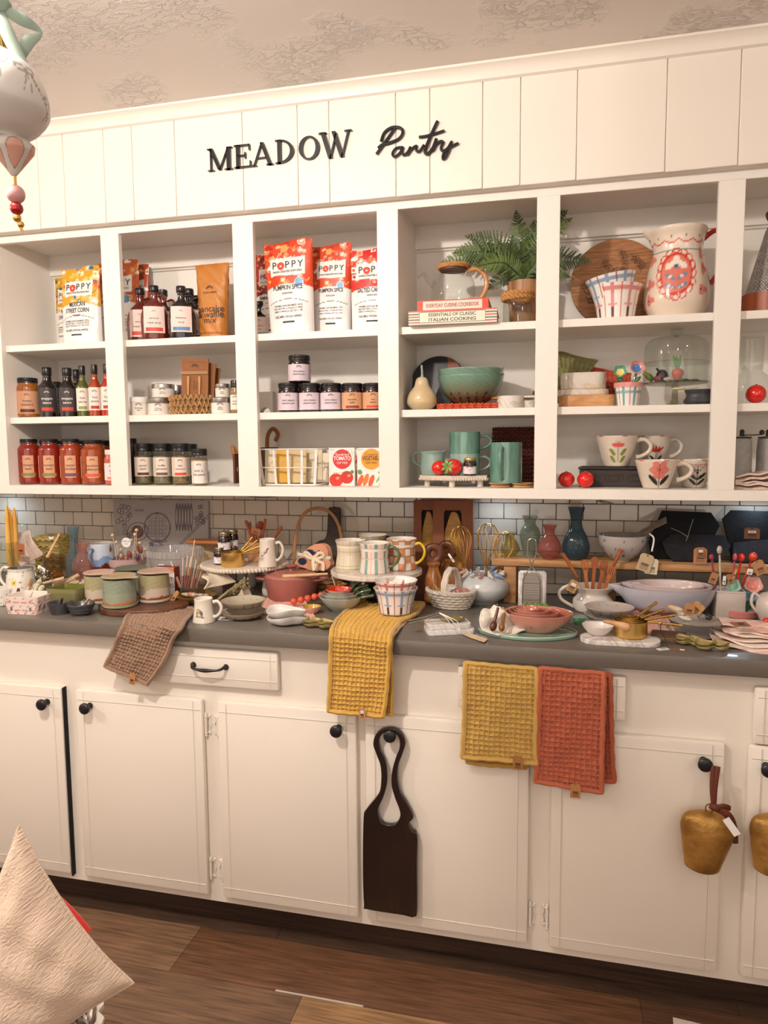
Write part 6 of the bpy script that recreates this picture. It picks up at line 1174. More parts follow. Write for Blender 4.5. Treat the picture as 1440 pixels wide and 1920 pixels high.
# lollipop tub
loc, w, h = on(238, 1045, 68, CT, -.20); pinkp = GLASS('#f2dad8', .95, haze=.35); zb0 = CT+.03; loc = (loc[0], -.20, CT); t = thing('plastic_tub', 'pink tinted plastic tub full of wrapped lollipops', 'tub', loc); r = w/2; b = B()
b.lathe([(0, .002), (r*.86, .002), (r*.95, h*.75), (r*1.02, h*.77), (r*1.03, h), (r*.98, h), (r*.93, h*.76)], pinkp, 40); band(b, r*1.0, h*.78, h*.98, -PI, PI, pinkp, .001, n=48); b.part('tub', t); b = B(); b.box(-.012, -r*.99, h*.30, .012, -r*.96, h*.52, tagw); b.part('price_label', t)
R_ = random.Random(6); stk_m = M('#dcc6a4', .5)
lp = [(211, 1004), (218, 1017), (234, 1024), (256, 994), (253, 1002), (251, 1036), (227, 1031), (272, 1030), (246, 1013), (262, 1018)]
for k, (u, v) in enumerate(lp):
    y = -.235+.012*(k % 4); p = at(u, v, Y=y); p0 = np.array([loc[0]+(p[0]-loc[0])*.6, y+.01, CT+h*.55]); b = B(); b.tube([p0, p], .0013, stk_m, 6); b.ell(tuple(p), .0062, M('#d9bd96', .45), 14); b.one('wooden_skewer', ['tall bead topped stick above the brown lollipop', 'bead topped stick just below the tallest at the tub rim', 'bead topped stick under the round white sticker', 'tallest bead topped stick in the lollipop tub', 'bead topped stick just under the tallest one', 'low bead topped stick before the second brown lollipop', 'low bead topped stick by the first brown lollipop', 'bead topped stick leaning out of the tub toward the clear tub', 'bead topped stick between sticker and tallest stick', 'bead topped stick behind the second brown lollipop'][k], 'stick')
for k, (u, v, tl) in enumerate([(203, 1029, .2), (262, 1029, -.3)]):
    p = at(u, v, Y=-.25); b = B(); b.ell((0, 0, 0), (.0115, .004, .017), M('#5a2c1e', .3, coat=.4, col2='#7a4434', cs=60), 20, T=Tm(0, 0, 0, ry=tl)); b.tube([(0, 0, 0), (.004, .01, -.04)], .0013, stk_m, 6); b.one('chocolate_lollipop', ['flat oval chocolate lollipop by the blue and rust mug', 'flat oval chocolate lollipop on the clear tub side'][k], 'lollipop', tuple(p))
b = B(); p = at(237, 1017, Y=-.255); b.cyl((0, 0, 0), .0165, .002, M('#ece8e8', .35), 28, T=Matrix.Rotation(PI/2, 4, 'X')); b.text('THANK YOU', .006, ink, flat(-.0028, .002), wmax=.026); b.text('sweet', .005, ink, flat(-.0028, -.006)); b.one('round_sticker', 'round white sticker with small print among the lollipops', 'sticker', tuple(p), .1)
for k, (u, v) in enumerate([(243, 1040), (227, 1042), (258, 1045), (236, 1048)]):
    b = B(); p = at(u, v, Y=-.245); b.ell((0, 0, 0), (.010, .008, .014), GLASS('#f3e9e6', .9), 14, T=Tm(0, 0, 0, ry=.3*k-.4)); b.ell((0, 0, 0), (.006, .005, .008), M(['#c23a4a', '#e8d9cf', '#6e4a8a', '#e0a070'][k], .3), 12); b.one('wrapped_candy', ['red wrapped candy in the lollipop tub', 'cream wrapped candy in the lollipop tub', 'purple wrapped candy in the lollipop tub', 'peach wrapped candy in the lollipop tub'][k], 'candy', tuple(p))
# clear tub and honey straws
loc, w, h = on(329, 1028, 100, CT, -.20); t = thing('plastic_tub', 'large clear plastic tub with ribbed rim behind the honey sticks', 'tub', loc); r = w/2; b = B(); b.lathe([(0, .002), (r*.84, .002), (r*.93, h*.82), (r*1.0, h*.84), (r*1.01, h), (r*.97, h), (r*.9, h*.82)], GLASS('#efece9', .96, haze=.18), 48)
for k in range(40): a = 2*PI*k/40; b.box(-.0012, -.0015, h*.85, .0012, .0015, h*.98, GLASS('#efece9', .9, haze=.3), T=Matrix.Rotation(a, 4, 'Z') @ Matrix.Translation((0, -r*1.015, 0)))
b.part('tub', t); b = B(); b.box(-.014, -r*.97, h*.5, .006, -r*.95, h*.72, tagw); b.part('price_label', t)
t = thing('honey_stick_bag', 'clear bag of honey sticks leaning against the big clear tub', 'bag', tuple(at(360, 1105, Y=-.34)*np.array([1, 1, 0])+np.array([0, 0, CT]))); o_ = np.array(t.location)
b = B(); bb_ = [(-.045, 0), (.03, 0), (.045, .12), (.02, .15), (-.03, .10)]; b.box(-.042, -.012, .001, .036, .012, .105, GLASS('#f3ece8', .93), bev=.008, T=Tm(ry=.22)); b.part('bag', t)
for k in range(10):
    p0 = at(338+3.4*k, 1102, Y=-.345+.006*(k % 3))-o_; p1 = at([320, 343, 352, 358, 365, 350, 368, 372, 374, 377][k], [1052, 1046, 1042, 1044, 1012, 1056, 1050, 1060, 1066, 1070][k], Y=-.33+.006*(k % 3))-o_
    b = B(); b.tube([p0, (p0*.6+p1*.4)], .0048, M('#8a4f40' if k % 2 else '#b5806c', .2, coat=.8), 8); b.tube([(p0*.6+p1*.4), p1], .0016, M('#e2c8a8', .5), 6); b.part('honey_stick', t)
loc, w, h = on(313, 1062, 42, CT, -.335); t = thing('stirrer_box', 'orange and white box reading HONEY STIRRERS beside the beige crock', 'box', loc, -.05)
X, Z = np.meshgrid(np.linspace(-w/2, w/2, 50), np.linspace(0, h, 60), indexing='ij'); b = B(); L = [('r', -w, h*.88, w, h, '#c85a22'), ('r', -w, 0, w, h*.2, '#d0641e'), ('r', -w, h*.86, w, h*.88, '#7a2c20')]+[('e', -w*.4+w*.1*k, h*.945, w*.035, h*.03, 0, '#e8a87a') for k in range(9)]+[('e', 0, h*.1, w*.12, h*.07, 0, '#8c2c1c')]; b.grid(X, -.0155+0*X, Z, PAINT(.4), paint(X, Z, '#e9e6e6', L)); b.box(-w/2, -.015, 0, w/2, .015, h, M('#7a3020', .5)); b.text('HONEY', w*.26, ink, flat(-.016, h*.60), wmax=w*.86); b.text('STIRRERS', w*.26, ink, flat(-.016, h*.40), wmax=w*.9); b.text('pure raw local', w*.09, ink, flat(-.016, h*.78)); b.part('carton', t)
# engraved grey tray on the wall
p0, p1 = at(211, 940, Y=-.03), at(386, 1005, Y=-.03); W_ = float(at(387, 970, Y=-.03)[0]-at(209, 970, Y=-.03)[0]); zt_ = float(at(300, 938, Y=-.03)[2]); H_ = zt_-CT-.002
def eng(X, Z):
    g = '#5e5660'; L = []; cx, cz = W_*-.03, H_*.66; R = W_*.14; L.append(('g', cx, cz, R, R, 0, .0013, g)); L.append(('g', cx, cz, R*.94, R*.94, 0, .0012, g))
    for i in range(-3, 4):
        for j in range(-3, 4):
            if (i*.27)**2+(j*.27)**2 < .72: x, z = cx+i*R*.27, cz+j*R*.27; s = R*.10; L += [('l', x-s, z-s, x+s, z-s, .0014, g), ('l', x+s, z-s, x+s, z+s, .0014, g), ('l', x+s, z+s, x-s, z+s, .0014, g), ('l', x-s, z+s, x-s, z-s, .0014, g)]
    ex, ez = -W_*.24, H_*.60; L += [('e', ex, ez, R*.46, R*.42, -.5, '#6a4744'), ('g', ex, ez, R*.30, R*.22, .6, .0009, '#a08c88'), ('g', ex, ez, R*.12, R*.12, 0, .0009, '#a08c88'), ('g', ex, ez, R*.8, R*.62, .2, .0014, g)]
    for k in range(6): x = W_*(.16+.03*k); L += [('l', x, H_*.95, x+.004*math.sin(k), H_*.62, .0015, g), ('g', x+W_*.015, H_*.8, W_*.012, H_*.14, 0, .0012, g)]
    for k in range(9): x, z = W_*(.12+.04*k), H_*(.36+.05*k); L += [('l', x, z, x+W_*.11, z+H_*.13, .0015, g), ('l', x+.006, z-.006, x+W_*.11+.004, z+H_*.12, .0015, g)]
    R_ = random.Random(9)
    for k in range(16): L.append(('g', W_*(.36+.1*R_.random()), H_*(.72+.22*R_.random()), .006, .006, 0, .0014, g)); L.append(('g', W_*(-.47+.22*R_.random()), H_*(.5+.42*R_.random()), .008, .008, 0, .0014, g)); L.append(('g', W_*(-.1+.26*R_.random()), H_*(.4+.1*R_.random()), .007, .005, 0, .0012, g))
    for k in range(7): L.append(('l', W_*(-.42+.05*k), H_*(.40+.03*(k % 2)), W_*(-.38+.05*k), H_*(.46-.03*(k % 2)), .0014, g))
    return paint(X, Z, '#aba29f', L)
b = B(); b.panel(W_, H_, PAINT(.4, .1), eng, 460, 260); b.box(-W_/2, .0003, 0, W_/2, .010, H_, M('#aba29f', .45), bev=.002, seg=2)
f_ = flat(-.0008); b.text('syrup', .017, M('#5e5660', .6), f_, x=-W_*.22, y=H_*.86); b.text('FRENCH TOAST', .012, M('#5e5660', .6), f_, x=W_*.02, y=H_*.42, wmax=W_*.34)
b.one('engraved_tray', 'grey board engraved with a waffle and breakfast drawings leaning on the tiles', 'board', (float(at(298, 970, Y=-.03)[0]), -.038, CT+.001), 0, None, -.07)
# woven basket and wooden piece behind
loc, w, h = on(386, 1016, 56, CT, -.05); b = B(); b.lathe([(0, 0), (w*.44, 0), (w*.5, h*.5), (w*.52, h), (w*.50, h), (w*.46, h*.2), (0, .01)], M('#d3b58a', .8, bump=.8, bs=120, col2='#e0c8a2', cs=90, stretch=(1, 1, 4)), 40, sy=.7); b.one('linen_basket', 'pale woven basket standing behind the honey sticks', 'basket', loc)
b = B(); b.box(-.075, -.03, 0, .05, .03, .014, WOOD('#8c4a1c', '#b06a2e'), bev=.006); p = at(392, 1013, Y=-.10); loc_ = (float(p[0]), -.10, float(p[2])-.012)
b.box(-.07, .02, -(loc_[2]-CT), -.05, .03, 0, WOOD('#8c4a1c', '#b06a2e')); b.box(.03, .02, -(loc_[2]-CT), .05, .03, 0, WOOD('#8c4a1c', '#b06a2e')); b.one('wooden_stand', 'low orange brown wooden stand behind the woven basket', 'stand', loc_)
# beaded cake stand
c0 = at(459, 1054, Y=-.175); ZS = float(c0[2]); loc = (float(c0[0]), -.175, CT); w = 158*mpp(c0); r = w/2; hs = ZS-CT; t = thing('beaded_cake_stand', 'whitewashed round wooden stand with a beaded rim carrying jars and cups', 'cake stand', loc); b = B()
wd = WOOD('#d6cabb', '#e8ddd0', (5, 30, 30), .6); b.lathe([(0, hs-.012), (r, hs-.012), (r, hs-.001), (r-.001, hs), (0, hs)], wd, 64); b.part('top', t); b = B()
for k in range(78): a = 2*PI*k/78; b.ell((r*math.cos(a), r*math.sin(a), hs-.007), (.0066, .0066, .0078), M('#ddd0c1', .55), 8, k=6)
b.part('beads', t)
for k in range(3): a = -2.4+k*2.09; b = B(); b.lathe([(0, 0), (.013, 0), (.016, hs*.2), (.011, hs*.5), (.016, hs*.85), (.014, hs-.012)], wd, 18, sm=2, T=Tm(r*.66*math.cos(a), r*.66*math.sin(a), 0)); b.part('leg', t)
def smalljar(u, vt, wpx, Y, z, label):
    l_, w_, h_ = on(u, vt, wpx, z, Y); jar(l_, w_, h_, jam, '#e6dfe2', ['fig', 'jam'], label, lid=M('#8f866f', .3, .9), lidh=.2, l0=.14, l1=.6, sc=1.1); return h_
h_ = smalljar(411, 1026, 21, -.235, ZS, 'dark jam jar on the beaded stand, beneath the front stacked jar'); smalljar(436, 1022, 22, -.175, ZS, 'dark jam jar on the beaded stand, half hidden behind the brass cup')
smalljar(420, 997, 24, -.215, ZS+.042, 'dark jam jar stacked highest with a full label'); smalljar(436, 993, 21, -.17, ZS+.043, 'dark jam jar stacked behind the highest labelled one')
def cupset(u, vb, wpx, Z, Y, hp, label, dirs, top=0):
    l_, w_, h_ = on(u, vb, wpx, Z, Y)
    for k in range(4):
        s = 1-.16*k; t = thing('measuring_cup', label[k], 'measuring cup', (l_[0]+.002*k, Y, Z+.0006+.0055*k)); b = B(); r_ = w_/2*s; hh = h_*(1-.04*k) if k == 0 else h_*(.95-.08*k); b.lathe([(0, 0), (r_*.94, 0), (r_, .003), (r_, hh), (r_-.0012, hh), (r_-.0014, .003), (0, .002)], gold, 36); b.part('cup', t); b = B()
        dx, dy, dz = dirs[k]; L_ = math.sqrt(dx*dx+dy*dy+dz*dz); n_ = 6; P_ = [(r_*dx/math.hypot(dx, dy)+dx*i/n_, r_*dy/math.hypot(dx, dy)+dy*i/n_, hh-.002+dz*i/n_) for i in range(n_+1)]; b.tube(P_, [.003, .0036, .0028, .0038, .0028, .0036, .004], M('#b59250', .35, 1, bump=.5, bs=200), 8, sm=2); b.part('handle', t)
cupset(436, 1035, 44, ZS, -.255, 0, ['largest brass measuring cup, outermost of the nest on the beaded stand', 'second brass measuring cup nested on the beaded stand', 'third brass measuring cup nested on the beaded stand', 'smallest brass measuring cup nested on the beaded stand'], [(.075, -.03, .010), (.060, .02, .022), (.045, .025, .035), (.035, .02, .045)])
def birdmug(u, vt, wpx, Y, Z, label, L, b0=None):
    if b0: loc, w, h = b0
    else: loc, w, h = on(u, vt, wpx, Z, Y)
    def c(A, Z_, R): return paint(A*w*.5, Z_, '#e2d8ca', L(w, h))
    return mug(loc, w, h, c, label, True, hang=PI/2+.1, prof=[(0, 0), (.96, 0), (1, .02), (.99, .05), (.86, .45), (.80, .8), (.82, .985), (.80, 1), (.75, .98), (.72, .8), (.85, .2), (0, .1)], hz=(.22, .84), hr=.0048, reach=.36, hm=M('#e2d8ca', .2, coat=.5), name='small_pitcher', cat='pitcher', n=120)
def birdA(w, h): return [('e', w*.02, h*.42, w*.17, w*.14, -.5, '#d9c49a'), ('g', w*.02, h*.42, w*.17, w*.14, -.5, .0010, '#3a3632'), ('e', -w*.05, h*.52, w*.09, w*.08, 0, '#d9c49a'), ('g', -w*.05, h*.52, w*.09, w*.08, 0, .0010, '#3a3632'), ('e', w*.10, h*.42, w*.05, w*.12, .5, '#4a4640'), ('e', -w*.06, h*.53, w*.015, w*.015, 0, '#1a1816'), ('l', -w*.2, h*.3, w*.28, h*.24, .0014, '#5a5a48'), ('e', w*.18, h*.28, w*.06, w*.025, .6, '#5f6a48'), ('e', -w*.15, h*.31, w*.05, w*.02, -.5, '#5f6a48')]
def birdB(w, h): return [('l', -w*.25, h*.5, w*.3, h*.68, .0012, '#5a5a48'), ('e', w*.08, h*.54, w*.14, w*.06, .5, '#a85a48'), ('e', w*.2, h*.66, w*.08, w*.05, .4, '#3a3632'), ('e', -w*.15, h*.42, w*.12, w*.04, .2, '#6a6a5a')]
birdmug(501, 1010, 36, -.235, ZS, 'cream pitcher with a red bird drawing on the beaded stand', birdB)
loc, w, h = on(488, 1013, 60, ZS, -.12); w *= .9; t = thing('utensil_pot', 'peach clay pot of reddish wooden utensils behind the bird pitcher', 'pot', (loc[0], -.135, ZS)); b = B(); b.lathe([(0, 0), (w*.38, 0), (w*.48, h*.9), (w*.5, h), (w*.45, h), (w*.36, h*.1), (0, h*.1)], M('#d09a72', .6), 32); b.part('pot', t)
for k, (u, v, hd) in enumerate([(460, 973, 0), (467, 976, 0), (498, 970, 0), (528, 988, 1), (488, 982, 2), (478, 996, 2)]):
    p1 = at(u, v, Y=-.14+.01*(k % 3)); p0 = np.array([loc[0]+(p1[0]-loc[0])*.2, -.135, ZS+h*.3]); stick(p0, p0+(p1-p0)*(.82 if hd else .96), .003, .0048, M('#8c3f22', .4, col2='#a8552e', cs=30), ['reddish wooden handle at the outer edge of the clay pot', 'reddish wooden handle beside the outermost one', 'tall upright reddish wooden handle in the clay pot', 'reddish wooden spoon leaning toward the basket handle', 'broad reddish wooden spatula head in the clay pot', 'short reddish wooden spatula in the clay pot'][k], 'wooden_utensil', 'utensil', head=[None, (.014, .006, .004), (.016, .014, .004)][hd])
tag(480, 996, .034, .022, 'brown kraft tag hanging on the utensils in the clay pot', -.165, M('#8c5a34', .8), ry=.3, sticker=False)
# ochre bowl with napkins, twig bundle
loc, w, h = base(366, 1106, 1138, 82, rd=.9); cc = colander; bowl(loc, w, h, 'ochre ceramic bowl with a lug holding mixed small wares', M('#a8823c', .25, coat=.5, col2='#8a6428', cs=20), foot=.45, zm=lambda a, t_, R: .0*a)
for k, (u, v, c_, s) in enumerate([(362, 1104, '#a8552e', (.022, .010, .008)), (350, 1106, '#b9a888', (.018, .010, .006)), (375, 1100, '#8f8570', (.020, .012, .006)), (386, 1104, '#6b6a66', (.016, .010, .006))]):
    p = at(u, v, Y=loc[1]); b = B(); b.ell((0, 0, 0), s, M(c_, .6, col2='#d9c9b4', cs=80, mix=.3), 16, T=Tm(rz=.5*k, ry=.2)); b.one('spoon_rest', ['rust speckled spoon rest in the ochre bowl', 'beige speckled spoon rest in the ochre bowl', 'grey brown spoon rest in the ochre bowl', 'dark grey spoon rest in the ochre bowl'][k], 'spoon rest', (float(p[0]), float(p[1]), CT+h*.9))
tag(327, 1119, .012, .045, 'narrow kraft tag hanging over the rim of the ochre bowl', loc[1]-w*.55, M('#c9905e', .8), ry=.6, sticker=False)
Yn = -.33; q = [at(u, v, Y=y) for u, v, y in [(379, 1082, -.36), (391, 1070, -.28), (441, 1090, -.28), (430, 1112, -.40), (382, 1104, -.40)]]
waffle([(q[0], q[1]), ((q[0]+q[4])/2+np.array([.02, 0, .004]), (q[1]+q[2])/2+np.array([.0, 0, .01])), (q[4], q[2])], .03, '#e8dac0', 'napkin', 'cream folded linen napkin over the ochre bowl', amp=.0012)
b = B(); p0 = at(404, 1128, Y=-.44); R_ = random.Random(3)
tw_m = M('#8f7d5c', .7); 
for k in range(16):
    p1 = at(R_.uniform(445, 470), R_.uniform(1084, 1104), Y=-.36+R_.uniform(-.02, .02)); s0 = p0+np.array([R_.uniform(-.004, .004), 0, R_.uniform(-.003, .003)]); b.tube([s0, (s0+p1)/2+np.array([0, 0, .004]), p1], .0013, tw_m, 5, sm=2)
    for j in range(6): q_ = s0+(p1-s0)*(.55+.09*j); b.ell(tuple(q_+np.array([R_.uniform(-.004, .004), R_.uniform(-.004, .004), R_.uniform(-.004, .004)])), (.0035, .0025, .0045), M('#a8976c', .7, col2='#7a6a48', cs=90), 8, k=5)
b.one('dried_flower_bunch', 'bunch of dried brown twigs wrapped in cream paper', 'dried flowers')
b = B(); p = at(452, 1112, Y=-.37); b.lathe([(.004, 0), (.012, .02), (.024, .045)], M('#e2d6c4', .7), 20, T=Tm(float(p[0])-.02, float(p[1]), CT+.02, ry=1.1)); b.one('paper_cone', 'cream paper cone around the dried twig bunch', 'paper')
b0 = base(382, 1117, 1171, 42, rd=1.0); birdmug(0, 0, 0, 0, 0, 'cream pitcher with a yellow bird drawing at the counter edge', birdA, b0=b0)
# taupe colander bowls
def stack2(uc, vt, vb, wpx, gap, labs, base_='#9a8d76', in_='#b0a48e', rd=1.0, drop=True):
    loc, w, h = base(uc, vt+gap, vb, wpx); colander(loc, w, h, labs[0], base_, in_, rows=((.42, 14), (.62, 16)), drop=True, dark='#2c2a28'); hh = gap*mpp(loc)
    colander((loc[0], loc[1], CT+hh*1.02), w, h, labs[1], base_, in_, rows=((.82, 14), (.62, 14), (.42, 14)), dark='#3a3430', drop=True); return loc, w, h, hh
stack2(457, 1116, 1169, 82, 20, ['taupe berry colander beneath its twin beside the yellow bird pitcher', 'taupe berry colander nested on top beside the yellow bird pitcher'])
b = B(); b.box(-.022, -.02, 0, .022, .02, .0012, tagw); b.box(-.014, -.012, .0012, .010, -.004, .0014, ink); p = at(425, 1160, Z=CT); b.one('paper_tag', 'white printed paper tag lying beneath the taupe berry colander', 'tag', (float(p[0]), float(p[1]), CT+.0005), .3)
# brown waffle towel over the edge
cm_ = .011
def P3(u, v, Y=None, Z=None): return at(u, v, Y=Y, Z=Z)
waffle([(P3(318, 1130, Z=CT+.010), P3(368, 1142, Z=CT+.010)), (P3(268, 1140, Z=CT+.011), P3(350, 1158, Z=CT+.011)), (P3(240, 1153, Z=CT+.010), P3(338, 1178, Z=CT+.009)), (P3(230, 1175, Y=-.664), P3(322, 1200, Y=-.664)), (P3(214, 1212, Y=-.668), P3(305, 1240, Y=-.668)), (P3(196, 1250, Y=-.672), P3(276, 1283, Y=-.672))], cm_, '#93745c', 'waffle_towel', 'taupe brown waffle weave towel draped over the counter edge', amp=.0042, thick=.006, sub=8)
tag(248, 1273, .018, .032, 'kraft price tag on the taupe brown towel', -.680, M('#b07a48', .8), ry=.18, sticker=False)
# dutch oven
f = at(547, 1133, Z=CT); m_ = mpp(f); w = 104*m_; dy = .085; yy = float(f[1])+dy*.98; loc = (float(at(547, 1110, Y=yy)[0]), yy, CT); t = thing('dutch_oven', 'dusty pink oval dutch oven with lid and side handles', 'pot', loc, .05); r = w/2; sy = dy/r; pk_ = M('#a9685d', .45, coat=.1, bump=.05, bs=100); hh = float(at(547, 1090, Y=yy-dy)[2])-CT
b = B(); b.lathe([(0, 0), (r*.82, 0), (r*.88, .006), (r, hh*.9), (r*1.02, hh), (r*.96, hh), (r*.84, .01), (0, .01)], pk_, 56, sy=sy); b.part('pot', t)
b = B(); b.lathe([(r*.97, hh), (r*.97, hh+.004), (r*.88, hh+.010), (r*.86, hh+.008), (r*.5, hh+.016), (0, hh+.018)], pk_, 56, sy=sy, sm=2)
for k in range(40): a_ = PI*.95+k*PI*1.1/40; b.ell((r*.60*math.cos(a_), r*.60*sy*math.sin(a_), hh+.0145), .0016, M('#c47a6c', .5), 6, k=5)
b.part('lid', t); b = B(); b.lathe([(.010, hh+.016), (.007, hh+.024), (.020, hh+.032), (.021, hh+.036), (0, hh+.038)], pk_, 24, sm=3); b.part('lid_knob', t)
for s in (-1, 1): b = B(); b.tube([(s*r*.92, -.026, hh*.88), (s*(r+.024), -.018, hh*.92), (s*(r+.030), 0, hh*.93), (s*(r+.024), .018, hh*.92), (s*r*.92, .026, hh*.88)], .007, pk_, 8, sm=4, flat=.6); b.part('handle', t)
stick(np.array([loc[0]+.0, loc[1]-.075, CT+hh+.012]), np.array([loc[0]+.135, loc[1]-.035, CT+hh+.018]), .007, .0038, pale, 'pale wooden spoon resting across the pink dutch oven', 'wooden_spoon', 'spoon')
waffle([(P3(500, 1122, Z=CT+.004), P3(570, 1124, Z=CT+.004)), (P3(492, 1136, Z=CT+.004), P3(582, 1140, Z=CT+.004)), (P3(494, 1150, Z=CT+.004), P3(590, 1156, Z=CT+.004))], .008, '#dda696', 'dishcloth', 'pink waffle dishcloth spread under the dutch oven', amp=.0012, thick=.002)
co = M('#d9583c', .15, coat=.8)
t = None
for k, (u, v) in enumerate([(551, 1132), (564, 1127), (577, 1122), (590, 1117), (602, 1113)]):
    rr_ = .0108; f = at(u, v+6, Z=CT+.004); b = B(); b.ell((0, 0, 0), rr_, co, 24, k=14); 
    if t is None: t = thing('bubble_rolling_pin', 'coral glazed bubble shaped bar in front of the dutch oven', 'rolling pin', (float(f[0]), float(f[1])+.010, CT+.0162)); o_ = np.array(t.location)
    q = at(u, v, Y=o_[1]+.006*k); b.part('bubble', t, loc=(float(q[0]-o_[0]), .006*k+.0, .002+.0045*k))
mw = M('#e9e5e1', .25, coat=.4, col2='#d5d0cb', cs=20)
def leafdish(b, w, d, h, m):
    A = np.linspace(0, 2*PI, 64, endpoint=False); R = 1+.10*np.cos(3*A+.6)+.05*np.cos(5*A)
    Pp = [(0, 0), (.6, 0), (.9, .5), (1, 1), (.95, 1.02), (.84, .55), (.5, .25), (0, .22)]
    Pp = catmull(Pp, 4); AA, RR = np.meshgrid(A, Pp[:, 0], indexing='ij'); ZZ = np.meshgrid(A, Pp[:, 1], indexing='ij')[1]; q = RR*R[:, None]
    b.grid(q*np.sin(AA)*w/2, -q*np.cos(AA)*d/2, (ZZ+.25*np.sin(AA*2+.5)*RR**3)*h, m, cu=True)
for k in range(2):
    f = at(528, 1178, Z=CT); b = B(); leafdish(b, .118-.004*k, .078, .020, mw); b.one('marble_leaf_dish', ['white marble leaf dish beneath its twin at the counter edge', 'white marble leaf dish stacked on top at the counter edge'][k], 'dish', (float(f[0])-.003*k, float(f[1])+.038, CT+.004+.0185*k), .1)
def leafolive(u, v, k, labs, s=1.0, rz=0, z0=0):
    for j in range(2):
        f = at(u, v, Z=CT+z0); b = B(); om = M('#96844c', .3, coat=.4, col2='#b3a068', cs=30)
        leafdish(b, .050*s, .040*s, .009, om); leafdish_b = B(); 
        A_ = b.v[0].copy(); b.add(A_*np.array([.75, .8, 1])+np.array([.036*s, -.008*s, .001]), [tuple(f_) for f_ in b.f], om); b.one('leaf_dish', labs[j], 'dish', (float(f[0]), float(f[1])+.016, CT+z0+.003+.0085*j), rz)
leafolive(583, 1178, 0, ['olive green petal shaped dish at the bottom beside the yellow towel', 'olive green petal shaped dish on top beside the yellow towel'], 1.15, -.1)
loc, w, h = base(585, 1133, 1154, 34); bowl(loc, w, h, 'tiny pink pinch bowl with a gold inside', PAINT(.25, .3), col=lambda A, Z, R, T: np.where((T > .48)[..., None], np.array(H('#c9a23a')), np.array(H('#e0ae98'))), name='pinch_bowl', n=48)
# scalloped nested measuring bowls
loc, w, h = base(640, 1108, 1153, 82, rd=.95)
sc_m = M('#aeb0a4', .2, coat=.6, col2='#c3c3b8', cs=18); sc = lambda a, z, t_: 1+.035*np.cos(a*10)*np.clip((z/h-.4), 0, 1)*1.6
for k in range(4):
    s = 1-.14*k; t = thing('flower_measuring_cup', ['largest scalloped grey measuring cup, outermost of the flower nest', 'second scalloped measuring cup of the flower nest', 'third scalloped measuring cup of the flower nest', 'smallest measuring cup of the flower nest with a red orange flower inside'][k], 'measuring cup', (loc[0]-.002*k, loc[1], CT+.007*k+.002*(k > 0))); b = B(); r_ = w/2*s; hh2 = h*(1-.02*k)*.93
    def cf(A, Z, R, T, k=k, r_=r_):
        C = np.empty(A.shape+(3,)); C[:] = H('#b4b5a9'); inn = T > .5
        if k == 3: q = R/r_+.08*np.cos(A*9); C[inn] = H('#e9d9b0'); C[inn & (q > .42)] = H('#e08038'); C[inn & (q > .58)] = H('#cf3a20'); C[inn & (q < .2)] = H('#d9b23a')
        elif k == 2: C[inn] = H('#c94a2c')
        return C
    b.lathe([(0, 0), (r_*.42, 0), (r_*.5, hh2*.05), (r_*.8, hh2*.5), (r_*1, hh2), (r_*.97, hh2*1.01), (r_*.76, hh2*.52), (r_*.45, hh2*(.1 if k < 3 else .7)), (0, hh2*(.08 if k < 3 else .62))], PAINT(.2, .5), 80, sm=4, col=cf, rm=lambda a, z, t_: 1+.035*np.cos(a*10)*np.clip(z/h-.3, 0, 1)); b.part('cup', t)
    b = B(); gh = M('#3f5a32', .25, coat=.5); b.tube([(r_*.85, .012*k-.01, hh2*.93), (r_*1.15, .012*k-.008, hh2*1.05+.004*k), (r_*1.0+.034, .012*k, hh2*1.15+.006*k)], [.005, .0045, .0055], gh, 10, sm=4); b.part('handle', t)
loc, w, h = on(634, 1098, 32, CT, -.30); b = B(); b.lathe([(0, 0), (w*.3, 0), (w*.5, h), (w*.47, h), (0, h*.6)], gold, 28, sm=2); b.tube([(-.01, 0, h), (-.02, 0, h+.03)], .0012, tagw, 6); b.one('gold_bowl', 'small gold bowl behind the scalloped measuring cups', 'bowl', loc)
# arched basket, potholders, dark bottle board
p = at(597, 1010, Y=-.11); t = thing('harvest_basket', 'woven basket with a tall bent wood hoop handle', 'basket', (float(p[0]), -.11, CT)); b = B(); am = M('#a8784a', .5); hx = float(at(640, 1010, Y=-.11)[0]-at(549, 1010, Y=-.11)[0])/2; zt_ = float(at(597, 953, Y=-.11)[2])-CT; zl = zt_*.45
b.tube([(-hx, 0, 0.05), (-hx*1.02, 0, zl), (-hx*.85, 0, zt_*.78), (-hx*.5, 0, zt_*.95), (0, 0, zt_), (hx*.5, 0, zt_*.95), (hx*.85, 0, zt_*.78), (hx*1.02, 0, zl), (hx, 0, .05)], .0055, am, 8, sm=4, flat=.45, up=(0, 1, 0)); b.part('handle', t); b = B(); bm2 = M('#b08a5c', .8, col2='#8a6238', cs=60)
for z in range(6): b.tube([(hx*(.8+.035*z)*math.cos(a_)*(1+.04*math.sin(a_*16+z*PI)), .04*math.sin(a_)*(1+.04*math.sin(a_*16+z*PI)), .008+.014*z) for a_ in np.linspace(0, 2*PI, 96)[:-1]], .0072, bm2, 6, closed=True)
b.lathe([(0, .002), (hx*.78, .002), (hx*.95, .085)], M('#6a4828', .8), 30, sy=.04/hx); b.part('basket', t)
q = at(590, 1045, Y=-.17); t = thing('potholder_pack', 'peach and navy crocheted potholders tied with a cream ribbon', 'potholders', tuple(q), 0, None, -.25, .12)
